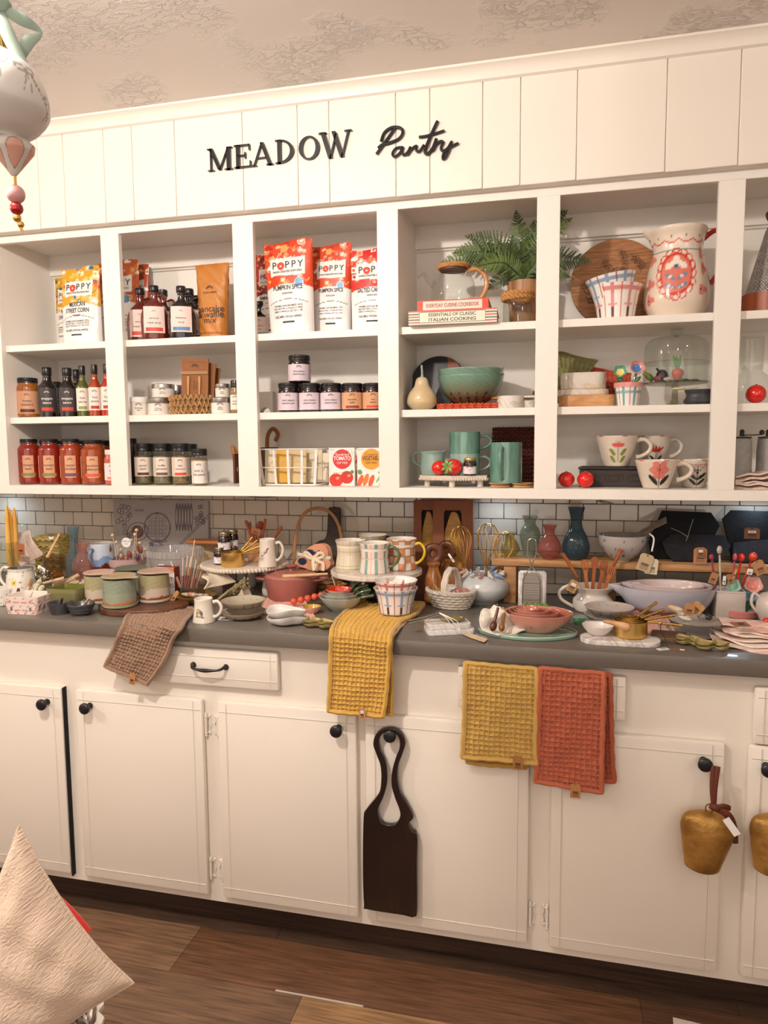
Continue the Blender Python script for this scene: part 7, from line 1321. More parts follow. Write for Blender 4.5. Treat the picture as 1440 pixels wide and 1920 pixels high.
def crc(X, Y): 
    L = [('e', -.022, .008, .020, .014, .5, '#1b2340'), ('e', -.038, -.020, .016, .012, 0, '#1b2340'), ('e', .012, .016, .005, .010, 0, '#1b2340'), ('e', .0, .014, .004, .006, 0, '#1b2340')]; C = paint(X+.0015*np.sin(Y*1500), Y+.0015*np.sin(X*1400), '#dc9c7c', L); return C*(1-.18*(np.sin(Y*1100+np.sin(X*900)) > .5))[..., None]
for j in range(3):
    b = B(); O_ = catmull([(-.062, -.034), (-.050, -.004), (-.020, .034), (.014, .048), (.038, .036), (.050, .004), (.060, -.016), (.045, -.036), (0, -.042)], 5, True)
    b.shape(O_, .008, M('#dc9c7c', .9, bump=.5, bs=200), bev=.003, T=Matrix.Translation((.003*j, .009*j, .002*j)) @ STAND)
    if j == 0:
        X, Z = np.meshgrid(np.linspace(-.058, .056, 110), np.linspace(-.04, .046, 90), indexing='ij'); from_ = np.array(O_)
        ins = np.zeros(X.shape, bool); n = len(from_)
        for i in range(n):
            (xa, ya), (xb_, yb_) = from_[i]*.95, from_[(i+1) % n]*.95; ins ^= ((ya > Z) != (yb_ > Z)) & (X < (xb_-xa)*(Z-ya)/(yb_-ya+1e-12)+xa)
        I = np.arange(X.size).reshape(X.shape); ok = ins[:-1, :-1] & ins[1:, :-1] & ins[1:, 1:] & ins[:-1, 1:]; F_ = np.stack([I[:-1, :-1][ok], I[1:, :-1][ok], I[1:, 1:][ok], I[:-1, 1:][ok]], -1); b.add(np.stack([X, X*0-.0046, Z], -1), F_.tolist(), PAINT(.9, 0, .3, 200), crc(X, Z))
    b.part('potholder', t)
b = B(); rb = M('#e6d6ba', .7)
for P_ in ([(-.058, -.007, .002), (-.03, -.008, .0), (0, -.009, -.006), (.03, -.008, .002), (.056, -.005, .006)], [(0, -.010, -.006), (-.022, -.016, .010), (-.034, -.012, .006), (-.02, -.012, -.004), (0, -.011, -.006)], [(0, -.010, -.006), (.018, -.018, .016), (.034, -.014, .010), (.018, -.012, -.002), (0, -.011, -.006)], [(0, -.011, -.006), (.002, -.013, -.02), (.010, -.014, -.044)], [(0, -.011, -.006), (.02, -.013, -.012), (.036, -.012, -.018), (.040, -.012, -.040)]): b.tube(P_, .0052, rb, 8, sm=5, flat=.22, up=(0, 1, .2))
b.part('ribbon', t); b = B(); b.box(-.018, -.0095, -.044, .022, -.008, -.014, kraft); b.box(.004, -.0102, -.042, .014, -.0094, -.020, tagw); b.part('price_tag', t)
q = at(612, 1040, Y=-.10); zt_ = float(at(625, 948, Y=-.06)[2])-CT-.01; s = 1; b = B(); O_ = [(-.088, 0), (-.092, .08), (-.080, .125), (-.046, .158), (-.018, .175), (-.013, zt_-.012), (-.006, zt_), (.02, zt_), (.030, zt_-.012), (.031, .178), (.046, .158), (.074, .125), (.086, .08), (.086, 0), (.06, -.002), (-.06, -.002)]
b.shape(O_, .016, WOOD('#2a211d', '#4f423a', (4, 4, 22), .6), bev=.003, sm=4, T=STAND); b.one('bottle_board', 'dark charred wooden board with a neck handle leaning on the tiles', 'cutting board', (float(q[0]), -.062, CT+.003), 0, None, -.13)
# marble stand with mugs
c0 = at(706, 1066, Y=-.24); ZM = float(c0[2]); w = 172*mpp(c0); r = w/2; hs = ZM-CT; loc = (float(c0[0]), -.24, CT); t = thing('marble_cake_stand', 'round white marble cake stand on a dark carved pedestal under the painted mugs', 'cake stand', loc); b = B()
b.lathe([(0, hs-.016), (r-.003, hs-.016), (r, hs-.013), (r, hs-.003), (r-.003, hs), (0, hs)], MARBLE('#dcd2c6', '#bfb2a4'), 72); b.part('plate', t); b = B(); b.lathe([(0, 0), (r*.42, 0), (r*.42, .008), (r*.2, .02), (r*.16, hs*.4), (r*.28, hs*.6), (r*.2, hs*.8), (r*.4, hs-.016)], WOOD('#1a120e', '#3a281c'), 32, sm=3); b.part('pedestal', t)
MG = [(0, 0), (.96, 0), (1.0, .03), (.98, .15), (.88, .5), (.90, .8), (1, .985), (.985, 1), (.95, .98), (.84, .5), (.9, .1), (0, .05)]
def gridp(w, h, base_, v1, v2, kv, kh, wv=.05, v3=None):
    def f(A, Z, R):
        C = np.empty(A.shape+(3,)); C[:] = H(base_); q = (A/(2*PI)*kv) % 1; C[np.abs(q-.5) < wv] = H(v1); z = (Z/h*kh) % 1; C[np.abs(z-.5) < .045] = H(v2)
        if v3: C[np.abs(((A/(2*PI)*kv+.5) % 1)-.5) < .02] = H(v3)
        return C
    return f
def check(w, h):
    def f(A, Z, R):
        a = np.floor(A/(2*PI)*14); z = np.floor(Z/h*4.2); C = np.empty(A.shape+(3,)); C[:] = H('#e3dcd2'); C[(a+z) % 2 == 0] = H('#dd8a5e'); g = (np.abs((A/(2*PI)*14) % 1-.5) > .46) | (np.abs((Z/h*4.2) % 1-.5) > .45); C[g] = H('#8a6f3a'); return C
    return f
l_, w_, h_ = on(699, 1002, 54, ZM, -.165); mug(l_, w_, h_, gridp(w_, h_, '#a8a08e', '#b8963a', '#98907e', 4, 1, .06), 'grey green mug hidden behind the striped mug on the marble stand', True, hang=.9+PI/2, prof=MG)
l_, w_, h_ = on(657, 1012, 57, ZM, -.235); mug(l_, w_, h_, gridp(w_, h_, '#ddd0bc', '#c7c088', '#b9b46c', 14, 4, .05), 'cream mug with a thin olive grid on the marble stand', True, hang=PI*.95, prof=MG, n=128)
l_, w_, h_ = on(753, 1009, 57, ZM, -.225); mug(l_, w_, h_, check(w_, h_), 'orange checkered mug with a yellow handle on the marble stand', True, hang=PI/2-.1, prof=MG, hm=M('#e0bd24', .2, coat=.6), reach=.32, n=140, hlabel='yellow handle')
l_, w_, h_ = on(702, 1017, 58, ZM, -.30); mug(l_, w_, h_, gridp(w_, h_, '#ecd8ca', '#7fa39a', '#e0b09a', 9, 3, .15, '#d99a86'), 'pink mug with teal stripes and a green handle on the marble stand', True, hang=PI/2-.05, prof=MG, hm=M('#4c6238', .2, coat=.6), reach=.36, n=140, hlabel='olive green handle')
# yellow towel over the edge
def rowz(pts): return [(P3(*a_), P3(*c_)) for a_, c_ in pts]
t = thing('waffle_towel', 'mustard yellow waffle towel draped over the counter under the plaid bowls', 'towel', (0, 0, 0))
waffle([(P3(690, 1122, Z=CT+.012), P3(795, 1130, Z=CT+.010)), (P3(660, 1136, Z=CT+.013), P3(776, 1152, Z=CT+.011)), (P3(636, 1156, Z=CT+.013), P3(748, 1168, Z=CT+.010)), (P3(622, 1182, Y=-.668), P3(732, 1194, Y=-.668)), (P3(620, 1230, Y=-.672), P3(728, 1240, Y=-.672)), (P3(618, 1290, Y=-.674), P3(724, 1297, Y=-.674)), (P3(615, 1334, Y=-.674), P3(718, 1344, Y=-.674))], .0125, '#cca046', 'front_layer', '', amp=.0046, thick=.006, parent=t, sub=8, seed=5)
waffle([(P3(735, 1150, Z=CT+.004), P3(795, 1136, Z=CT+.004)), (P3(718, 1168, Z=CT+.003), P3(758, 1168, Z=CT+.003)), (P3(700, 1192, Y=-.660), P3(736, 1194, Y=-.660)), (P3(700, 1250, Y=-.662), P3(734, 1252, Y=-.662)), (P3(700, 1338, Y=-.662), P3(735, 1341, Y=-.662))], .0117, '#b88c38', 'back_layer', '', amp=.004, thick=.004, parent=t, sub=8, seed=6)
tag(679, 1338, .0155, .030, 'kraft price tag on the mustard towel with the plaid bowls', -.683, kraft)
f = at(736, 1151, Z=CT+.018); bl = (float(f[0]), float(f[1])+.042, CT+.0135)
berrybowl(736, 1090, 89, 60, '#9aaac0', '#b5473c', 'blue plaid bowl with slots on the mustard towel', loc=bl, inner=False, w=.128, h=.072)
berrybowl(737, 1069, 88, 40, '#cf7a72', '#c0392b', 'red plaid bowl with painted flowers nested in the blue plaid bowl', loc=(bl[0], bl[1], bl[2]+.034), slots=False, w=.126, h=.060)
# ================================================================ countertop, from the kraft boxes to the napkin pile
def windowbox(u0, u1, vt, Y, label, rz=0):
    l_, w, h = on((u0+u1)/2, vt, u1-u0, CT, Y); t = thing('gift_box', label, 'box', l_, rz); b = B(); kb = M('#8a5238', .75, bump=.1, bs=200); z0, z1 = h*.30, h*.90
    b.shape([(-w/2, 0), (w/2, 0), (w/2, h), (-w/2, h)], .002, kb, [[(x*w*.5, z0+(z1-z0)*z) for x, z in ((-.45, 0), (.45, 0), (.45, .94), (.38, 1), (-.38, 1), (-.45, .94))]], T=Matrix.Translation((0, -.012, 0)) @ STAND)
    b.box(-w/2, .012, 0, w/2, .014, h, M('#2a1a14', .8)); 
    for s in (-1, 1): b.box(s*w/2-.0012, -.012, 0, s*w/2+.0012, .014, h, kb)
    b.box(-w/2, -.012, h-.002, w/2, .014, h, kb); b.box(-w/2, -.012, 0, w/2, .014, .002, kb); b.part('carton', t)
    b = B(); b.shape([(-w*.26, z0-.01), (w*.30, z0-.01), (w*.30, z0+(z1-z0)*.5), (w*.14, z1-.02), (w*.06, z1-.006), (-.04*w, z1-.006), (-w*.1, z1-.02), (-w*.26, z0+(z1-z0)*.5)], .012, WOOD('#a8752a', '#c9963f', (4, 4, 20)), bev=.003, sm=3, T=Matrix.Translation((0, .002, 0)) @ STAND); b.part('wooden_board', t); return t
windowbox(777, 829, 938, -.075, 'brown kraft window box with a wooden board, behind its twin'); windowbox(813, 887, 938, -.115, 'brown kraft window box with a wooden board, in front of its twin')
def woodform(uc, vt, wpx, Y, label, rz=0):
    l_, w, h = on(uc, vt, wpx, CT, Y); t = thing('carved_bottle', label, 'wooden carving', l_, rz); b = B(); r = w/2
    b.lathe([(0, 0), (r*.8, .003), (r*.98, h*.2), (r*.9, h*.38), (r*.55, h*.55), (r*.48, h*.62), (r*.60, h*.70), (0, h*.72)], WOOD('#7a4420', '#b87a3c', (30, 30, 6), .35, coat=.2), 40, sm=4, rm=lambda a, z, t_: 1+.05*np.cos(a*6)); b.part('body', t)
    b = B(); rr = r*.62; b.tube([(rr*math.cos(a), 0, h*.84+rr*1.05*math.sin(a)) for a in np.linspace(0, 2*PI, 28)[:-1]], r*.24, WOOD('#4a2414', '#7a4426', (20, 20, 6), .35), 12, closed=True, flat=1.5); b.part('loop', t)
woodform(813, 1021, 42, -.21, 'brown carved wooden bottle form with a loop top beside the plaid bowls', .2); woodform(838, 1015, 40, -.145, 'dark carved wooden bottle form with a loop top behind its lighter twin', -.2)
tag(846, 1046, .006, .030, 'narrow white paper tag dangling from the carved wooden loop', -.26, tagw, ry=-.6, sticker=False, name='paper_tag')
# bird pot
loc, w, h = base(906, 1068, 1138, 98); r = w/2; t = thing('bird_pot', 'pale grey ribbed ceramic pot with little birds around its rim', 'pot', loc); b = B()
b.lathe([(0, 0), (r*.55, 0), (r*.62, h*.04), (r*.88, h*.25), (r*1.0, h*.52), (r*.90, h*.78), (r*.70, h*.95), (r*.70, h), (r*.66, h), (r*.64, h*.9), (r*.85, h*.5), (0, h*.1)], M('#c6c8c8', .2, coat=.6, col2='#d4d6d6', cs=14), 96, sm=6, rm=lambda a, z, t_: 1+.008*np.sin(z*700)); b.part('body', t)
bc_ = ['#c98a84', '#cfc9ba', '#7f98c4', '#c98a84', '#cfc9ba', '#7f98c4', '#cfc9ba', '#c98a84', '#cfc9ba', '#7f98c4', '#c98a84', '#cfc9ba', '#7f98c4', '#cfc9ba']
for k, c in enumerate(bc_):
    a = 2*PI*k/14+.2; T_ = Tm(r*.74*math.cos(a), r*.74*math.sin(a), h*(.97+.03*(k % 2)), rz=a+[.4, PI-.5, 2.6, .1][k % 4], s=.72); mm = M(c, .2, coat=.6, col2='#d9d2c4' if k % 2 else c, cs=60); b = B()
    b.ell((0, 0, .006), (.016, .009, .0095), mm, 16, T=T_, k=9); b.ell((-.009, 0, .0155), (.0072, .0065, .0068), mm, 14, T=T_, k=8); b.tube([(.010, 0, .006), (.024, 0, .001), (.031, 0, -.002)], [.006, .0035, .0018], mm, 8, sm=3, T=T_); b.tube([(-.015, 0, .0155), (-.0195, 0, .0145)], [.0022, .0004], mm, 6, T=T_); b.part('bird', t)
for k, (u, v, ub, vb_, lab) in enumerate([(861, 987, 872, 1068, 'gold wire whisk leaning toward the kraft boxes'), (916, 982, 912, 1070, 'gold wire whisk standing straight between the others'), (950, 998, 934, 1074, 'gold wire whisk leaning toward the vases')]):
    y = loc[1]-.0+.01*(k-1); p1 = at(u, v, Y=y); p0 = at(ub, vb_, Y=y); d = p1-p0; L_ = float(np.linalg.norm(d)); q_ = Vector(d).to_track_quat('Z', 'Y').to_matrix().to_4x4(); b = B(); T_ = Matrix.Translation(p0) @ q_
    for j in range(6):
        a = PI*j/6; wr = L_*.235
        P_ = [(s*math.cos(a)*x, s*math.sin(a)*x, z) for s, x, z in [(-1, .003, 0), (-1, .006, L_*.15), (-1, wr*.8, L_*.5), (-1, wr, L_*.75), (-1, wr*.6, L_*.95), (0, 0, L_), (1, wr*.6, L_*.95), (1, wr, L_*.75), (1, wr*.8, L_*.5), (1, .006, L_*.15), (1, .003, 0)]]; b.tube(P_, .0011, gold, 6, sm=4, T=T_)
    b.tube([(0, 0, L_*.06), (0, 0, -.03)], .0042, gold, 10, T=T_); b.one('whisk', lab, 'whisk')
# white woven basket
loc, w, h = base(846, 1098, 1146, 98, rd=.75); t = thing('ceramic_basket', 'white woven ceramic basket with a tall strap handle', 'basket', loc, -.3); r = w/2; wc = M('#d6cbbd', .35, coat=.2); b = B(); b.lathe([(0, 0), (r*.66, 0), (r*.93, h), (r*.88, h), (r*.6, .006), (0, .006)], wc, 40, sy=.75)
for z in range(6):
    rz_ = r*(.69+.27*(z+.5)/6); b.tube([(rz_*math.cos(a)*(1+.035*math.sin(a*18+z*PI)), .75*rz_*math.sin(a)*(1+.035*math.sin(a*18+z*PI)), h*(z+.5)/6) for a in np.linspace(0, 2*PI, 110)[:-1]], h*.085, wc, 6, closed=True)
for s in (0, PI): b.tube([(r*(.97+.03*math.sin(a*20+s))*math.cos(a), .75*r*(.97+.03*math.sin(a*20+s))*math.sin(a), h+.004*math.cos(a*20+s)) for a in np.linspace(0, 2*PI, 120)[:-1]], .0035, wc, 6, closed=True)
b.part('bowl', t); b = B(); ha = [(0, -r*.66*math.cos(x), h*.9+.072*math.sin(x)) for x in np.linspace(0, PI, 22)]
for s in (-1, 0, 1): b.tube([(s*.006+.001*math.sin(i*1.9+s), y, z+.001*math.cos(i*1.9+s)) for i, (x, y, z) in enumerate(ha)], .0048, wc, 6, sm=2)
b.part('handle', t); BL = loc; bh = h
for k, (dx, dy, m_, s, rz_, nm, lab) in enumerate([(-.030, -.01, '#b08a4a', (.022, .008, .008), -.5, 'ceramic_bird', 'small yellow brown ceramic bird in the white woven basket'), (-.040, .01, '#8a8078', (.016, .010, .008), .4, 'stone_bird', 'small grey stone bird in the white woven basket'), (.022, 0, '#b06a68', (.018, .012, .012), 0, 'glass_pebble', 'rose glass piece in the white woven basket'), (.040, .006, '#c47f78', (.014, .012, .011), .6, 'glass_pebble', 'pink glass cube at the end of the white woven basket'), (.008, -.012, '#9a8f8a', (.010, .010, .010), 0, 'glass_pebble', 'smoky glass piece beside the strap of the white woven basket')]):
    b = B(); mm = M(m_, .25, coat=.5); b.ell((0, 0, 0), s, mm, 16)
    if k == 0: b.tube([(-.012, 0, .004), (-.022, 0, .016), (-.028, 0, .026)], [.006, .003, .0015], mm, 8, sm=3); 
    b.one(nm, lab, 'ornament', (BL[0]+dx, BL[1]+dy, CT+bh*.92), rz_)
# marble coasters, spoon rest and tongs
f = at(834, 1193, Z=CT); mwb = MARBLE('#e6e2df', '#cdc8c4', 7)
for k in range(2): b = B(); b.shape(rrect(.125-.010*k, .072-.006*k, .012), .014, mwb, bev=.002, T=Tm(0, 0, .007)); b.one('marble_slab', ['white marble slab with grey veins beneath its twin', 'white marble slab stacked on top carrying the olive spoon'][k], 'slab', (float(f[0])+.004-.004*k, float(f[1])+.046, CT+.0142*k), .38)
b = B(); b.ell((0, 0, .007), (.034, .016, .008), M('#8c7a42', .25, coat=.5, col2='#6a5c30', cs=30), 24); p = at(848, 1150, Y=float(f[1])+.04); b.one('olive_spoon_rest', 'olive green glazed spoon bowl on the marble slabs', 'spoon rest', (float(p[0]), float(f[1])+.045, CT+.029), .25)
b = B(); 
for s in (0, 1): b.tube([at(766, 1164+5*s, Y=float(f[1])+.0), at(800, 1156+4*s, Y=float(f[1])+.02), at(826, 1147+4*s, Y=float(f[1])+.035)], [.0045, .0035, .002], steel, 8, sm=3, flat=.6)
b.one('silver_tongs', 'pair of silver handles tied with white string on the marble slabs', 'tongs')
b = B(); 
for k in range(3): b.tube([at(824, 1150, Y=float(f[1])+.03)+np.array([0, 0, .001*k]), at(836+4*k, 1158, Y=float(f[1])-.004), at(846+6*k, 1172-3*k, Y=float(f[1])-.006), at(862, 1182, Y=float(f[1])-.008)], .0009, tagw, 5, sm=4)
b.one('string', 'white string tied around the silver handles', 'string')
waffle([(P3(840, 1174, Z=CT+.004), P3(844, 1169, Z=CT+.004)), (P3(872, 1191, Z=CT+.003), P3(876, 1185, Z=CT+.003)), (P3(908, 1204, Z=CT+.005), P3(914, 1198, Z=CT+.005))], .01, '#c9ad84', 'paper_tag', 'long curled beige paper tag on the counter before the marble slabs', amp=0, thick=.0006, wob=0, cat='tag')
# raised wooden shelf
ZR2 = float(at(1100, 1048, Y=-.12)[2]); rw = WOOD('#9a6a40', '#c99a66', (3, 30, 30), .55); x0 = float(at(923, 1050, Y=-.17)[0]); t = thing('wooden_riser', 'long rustic wooden riser with a rough front edge under the glass vases', 'riser', (x0, 0, CT)); hr = ZR2-CT; b = B(); b.box(0, -.172, hr-.021, 1.22, -.03, hr, rw, bev=.0025); b.part('top', t)
for x in (.035, .33, .86): b = B(); b.box(x, -.165, 0, x+.038, -.045, hr-.021, rw, bev=.002); b.part('leg', t)
vase(957, 998, 0, 34, '#b5a970', 'small olive yellow glass vase behind the whisks', PV, 7, Z=ZR2, Y=-.11); vase(994, 967, 0, 39, '#a3ad9c', 'grey green stepped glass vase beside the olive yellow one', OV, Z=ZR2, Y=-.11)
vase(1031, 984, 0, 43, '#d08478', 'coral red glass vase between grey green and dark blue vases', PV, Z=ZR2, Y=-.14); vase(1081, 951, 0, 51, '#56707e', 'tall dark blue fluted glass vase beside the coral red one', BV, 10, Z=ZR2, Y=-.13)
loc, w, h = on(1167, 1003, 88, ZR2, -.13); colander(loc, w, h, 'pale grey colander bowl on the wooden riser', '#b5aea9', '#8f8780', rows=((.82, 7), (.55, 8), (.28, 8)), foot=.30)
b = B(); q0 = at(1190, 1008, Y=-.14); q1 = at(1249, 975, Y=-.12)
for k in range(3): b.tube([q0+np.array([0, .004*k, .004*k]), q1+np.array([0, .004*k, .006*k-.006])], [.003, .0055], steel, 8, flat=.7)
b.one('silver_servers', 'bundle of silver handles leaning out of the pale grey colander', 'utensil')
b = B(); b.tube([at(1218, 1001, Y=-.15), at(1226, 1010, Y=-.165), at(1222, 1034, Y=-.182)], .0024, tagw, 8, sm=4); b.one('looped_string', 'white string loop tied to the beige tag on the colander', 'string')
tag(1210, 1055, .040, .052, 'beige paper tag hanging from the silver handles over the riser edge', -.190, M('#c2ab86', .8), ry=.30, sticker=False); tag(1222, 1062, .034, .046, 'cream paper tag hidden behind the beige hanging tag', -.186, M('#d9cbb0', .8), ry=.1, sticker=False)
slate = M('#08080a', .6, bump=.3, bs=60, spec=.2); slate2 = M('#1c1a1f', .65, bump=.6, bs=70, col2='#2a282c', cs=20, spec=.2); edge = M('#5a534c', .6)
def slateboard(pts, Y, label, m=slate, rx=-.2):
    P_ = [at(u, v, Y=Y) for u, v in pts]; c = np.mean(P_, 0); zb = min(p[2] for p in P_); O_ = [(p[0]-c[0], p[2]-zb) for p in P_]; b = B(); b.shape(O_, .009, m, bev=.0012, T=STAND); return b.one('slate_board', label, 'serving board', (float(c[0]), Y, float(max(zb, ZR2+.001))), 0, None, rx)
slateboard([(1243, 972), (1336, 976), (1352, 1000), (1330, 1040), (1300, 1062), (1222, 1062), (1216, 1030)], -.085, 'black six sided slate board leaning on the tiles at the colander end')
slateboard([(1357, 983), (1374, 967), (1470, 970), (1480, 1062), (1372, 1062), (1365, 1020)], -.085, 'black six sided slate board leaning on the tiles behind the red spoons')
slateboard([(1242, 1030), (1262, 1015), (1362, 1018), (1372, 1040), (1350, 1068), (1262, 1068), (1248, 1052)], -.125, 'rough dark slate slab in front of the first slate board', slate2, -.42); slateboard([(1378, 1030), (1480, 1020), (1480, 1070), (1372, 1068)], -.12, 'rough dark slate slab at the far end of the riser', slate2, -.42)
b = B(); b.tube([at(1300, 973, Y=-.115), at(1293, 994, Y=-.12), at(1289, 1008, Y=-.13), at(1286, 1014, Y=-.14)], .0011, M('#8f8370', .8), 5, sm=3); b.tube([at(1258, 990, Y=-.12), at(1278, 999, Y=-.125), at(1289, 1007, Y=-.13)], .0011, M('#8f8370', .8), 5, sm=3); b.one('twine', 'grey twine tied across the first slate board', 'twine')
tag(1313, 1042, .036, .046, 'large kraft barcode tag hanging on the rough slate slab', -.182, M('#b5835a', .8)); tag(1314, 1036, .022, .030, 'small kraft barcode tag in front of the larger one', -.186, M('#a06e42', .8))
tag(1410, 1000, .042, .032, 'kraft barcode tag with white sticker on the black slate board by the red spoons', -.12, M('#8f6448', .8)); 
# marble block and grater
loc, w, h = on(998, 1072, 52, CT, -.30); b = B(); b.box(-w/2, -.012, 0, w/2, .012, h, MARBLE('#ece8e6', '#cfc8c4'), bev=.006, seg=1); b.one('marble_block', 'white marble slab standing behind the grater', 'slab', (loc[0], -.285, CT))
p0 = at(996, 1128, Y=-.31); b = B(); gz = float(at(996, 1075, Y=-.31)[2])-CT; gw_ = 31*mpp(p0)
def gc2(X, Z):
    C = np.empty(X.shape+(3,)); C[:] = H('#8f857a'); a = (X/.0052+np.floor(Z/.0048)*.5) % 1-.5; z = (Z/.0048) % 1-.5; C[(np.abs(a) < .3) & (np.abs(z) < .22)] = H('#2a2622'); C[(np.abs(a) < .3) & (z > .22) & (z < .40)] = H('#e2dad0'); return C
b.panel(gw_, gz, PAINT(.35), gc2, 120, 120); t = thing('grater', 'flat steel grater with a wire loop handle leaning on the marble block', 'grater', (float(p0[0]), -.31, CT+.001), 0, None, -.04); b.part('blade', t)
b = B(); zt_ = float(at(996, 1011, Y=-.305)[2])-CT; b.tube([(-gw_/2, 0, 0), (-gw_/2, 0, gz*.82), (-gw_*.1, 0, gz+.012), (-.003, 0, gz+.030), (-.0115, 0, gz+.05), (-.0115, 0, zt_-.012), (-.007, 0, zt_-.002), (0, 0, zt_), (.007, 0, zt_-.002), (.0115, 0, zt_-.012), (.0115, 0, gz+.05), (.003, 0, gz+.030), (gw_*.1, 0, gz+.012), (gw_/2, 0, gz*.82), (gw_/2, 0, 0)], .0018, steel, 8, sm=3); b.part('wire_frame', t)
# teal plate with nested strawberry bowls and a cloth
f = at(988, 1202, Z=CT); m_ = mpp(f); wP = 187*m_; PY = float(f[1])+wP*.30; PX = float(at(988, 1180, Y=PY)[0]); b = B(); tg = M('#8fae9c', .18, coat=.6, col2='#7c9f8f', cs=6); b.lathe([(0, 0), (wP*.44, 0), (wP*.5, .004), (wP*.5, .009), (wP*.485, .010), (wP*.46, .007), (0, .0065)], tg, 80, sm=2, sy=.62, rm=lambda a, z, t_: 1+.015*np.cos(a*4)); b.lathe([(wP*.487, .0095), (wP*.497, .0105), (wP*.502, .008)], M('#c2ceb4', .2, coat=.5), 80, sy=.62, rm=lambda a, z, t_: 1+.015*np.cos(a*4)); b.one('oval_platter', 'pale teal oval platter with a light rim near the counter edge', 'platter', (PX, PY, CT)); ZP = CT+.0075
sw = 126*m_; 
for k in range(4):
    s = [1, .76, .56, .40][k]; w = sw*s; h = [.048, .036, .028, .022][k]; r = w/2
    def sc_(A, Z, R, T, r=r, h=h, k=k):
        C = np.empty(A.shape+(3,)); C[:] = H('#cf8a78'); C += (np.array(H('#dda493'))-np.array(H('#cf8a78')))*np.clip(1-Z/h, 0, 1)[..., None]
        inn = T > .52; C[inn] = H('#b86a58'); C[(T > .47) & (T < .58)] = H('#e6b5a5')
        for j in range(9):
            a = j*.72+.3; zf = .72 if j % 2 else .38; q = np.hypot(((A-a+PI) % (2*PI)-PI)*R/.0028, (Z-h*zf)/.0024); C[(q < 1) & ~inn] = H('#b5352a')
        return C
    x = float(at([1008, 1000, 996, 990][k], 1150, Y=PY)[0]); z = ZP+[0, .015, .027, .036][k]; t = thing('strawberry_bowl', ['largest pink strawberry bowl with red dots, outermost of the nest', 'second pink strawberry bowl nested inside the largest', 'third pink strawberry bowl of the nest', 'smallest pink strawberry bowl, innermost of the nest'][k], 'bowl', (x, PY+.012, z)); b = B()
    b.lathe([(0, 0), (r*.45, 0), (r*.55, h*.05), (r*.85, h*.5), (r, h*.98), (r*.985, h), (r*.95, h*.97), (r*.8, h*.5), (r*.5, h*.1), (0, h*.08)], PAINT(.2, .5), 110, sm=4, col=sc_, rm=lambda a, z_, t_: 1+.09*np.exp(-((a-PI/2)/.3)**2)*.6*np.clip(z_/.03, 0, 1), sy=.86); b.part('bowl', t)
    if k < 3:
        b = B(); gl = M('#5a8040', .3, coat=.4, col2='#86a85c', cs=50)
        for j in range(4): a = PI*.42+j*.26; b.tube([(r*.9*math.cos(a), .86*r*.9*math.sin(a), h*.9), (r*.80*math.cos(a), .86*r*.80*math.sin(a), h+.006*s), (r*.72*math.cos(a), .86*r*.72*math.sin(a), h+.013*s)], [.011*s, .010*s, .001], gl, 8, sm=3, flat=.5)
        b.part('leaves', t)
q = [at(u, v, Z=z) for u, v, z in [(906, 1150, ZP+.05), (926, 1134, ZP+.05), (958, 1152, ZP+.03), (990, 1172, ZP+.012), (958, 1186, ZP+.006), (904, 1178, ZP+.012)]]
waffle([(at(903, 1150, Y=PY-.02), at(930, 1133, Y=PY+.0)), (at(900, 1165, Y=PY-.045), at(950, 1152, Y=PY-.03)), (P3(908, 1182, Z=ZP+.008), P3(972, 1168, Z=ZP+.016)), (P3(934, 1190, Z=ZP+.003), P3(996, 1180, Z=ZP+.006))], .03, '#e6ddd0', 'linen_cloth', 'crumpled white linen cloth tied with wooden scoops on the teal platter', amp=.002, thick=.003, wob=.004)
stick(at(934, 1139, Y=PY-.045), at(927, 1166, Y=PY-.062), .0035, .0045, M('#4a2416', .35, col2='#6a3620', cs=40), 'dark wooden scoop standing on the white linen cloth', 'wooden_scoop', 'scoop', head=(.014, .010, .009))
stick(at(946, 1150, Y=PY-.03), at(942, 1170, Y=PY-.055), .004, .005, M('#8a5a34', .4), 'lighter wooden scoop behind the dark one on the linen cloth', 'wooden_scoop', 'scoop', head=(.012, .010, .008)); tag(944, 1146, .009, .022, 'narrow tan tag beside the wooden scoops on the linen', PY-.02, M('#b58a5c', .8), ry=-.3, sticker=False)
b = B(); q = at(934, 1137, Y=PY-.048)
for k in range(8): b.tube([q, q+np.array([.010*math.cos(k*.8), -.004, .004+.006*abs(math.sin(k*.9))])], .0009, M('#3a2018', .8), 5)
b.one('twine_bow', 'dark twine bow on the wooden scoops', 'twine')
# white jug with wooden utensils
loc, w, h = base(1112, 1092, 1152, 74); t = thing('utensil_jug', 'white glazed jug holding carved wooden utensils', 'jug', loc); r = w/2; b = B(); jm = M('#ddd3c9', .15, coat=.7); hj = h
b.lathe([(0, 0), (r*.8, 0), (r*.95, h*.06), (r*1.0, h*.25), (r*.97, h*.45), (r*.78, h*.62), (r*.76, h*.75), (r*.95, h*.97), (r*.95, h), (r*.9, h*.98), (r*.7, h*.72), (r*.8, h*.3), (0, h*.1)], jm, 56, sm=5, rm=lambda a, z, t_: 1+.30*np.exp(-((a-PI/2)/.3)**2)*np.clip((z/h-.75)/.25, 0, 1)+.012*np.sin(a*5+z*90)); b.part('body', t)
b = B(); b.tube([(-r*.75, -.004, h*.93), (-r*1.2, -.01, h*1.0), (-r*1.65, -.012, h*.75), (-r*1.55, -.012, h*.42), (-r*.95, -.006, h*.12)], .0052, jm, 10, sm=5); b.part('handle', t)
cw = [M('#a85a2c', .35, col2='#8a4420', cs=20, coat=.2), M('#b86a34', .35, col2='#9a5226', cs=20, coat=.2)]
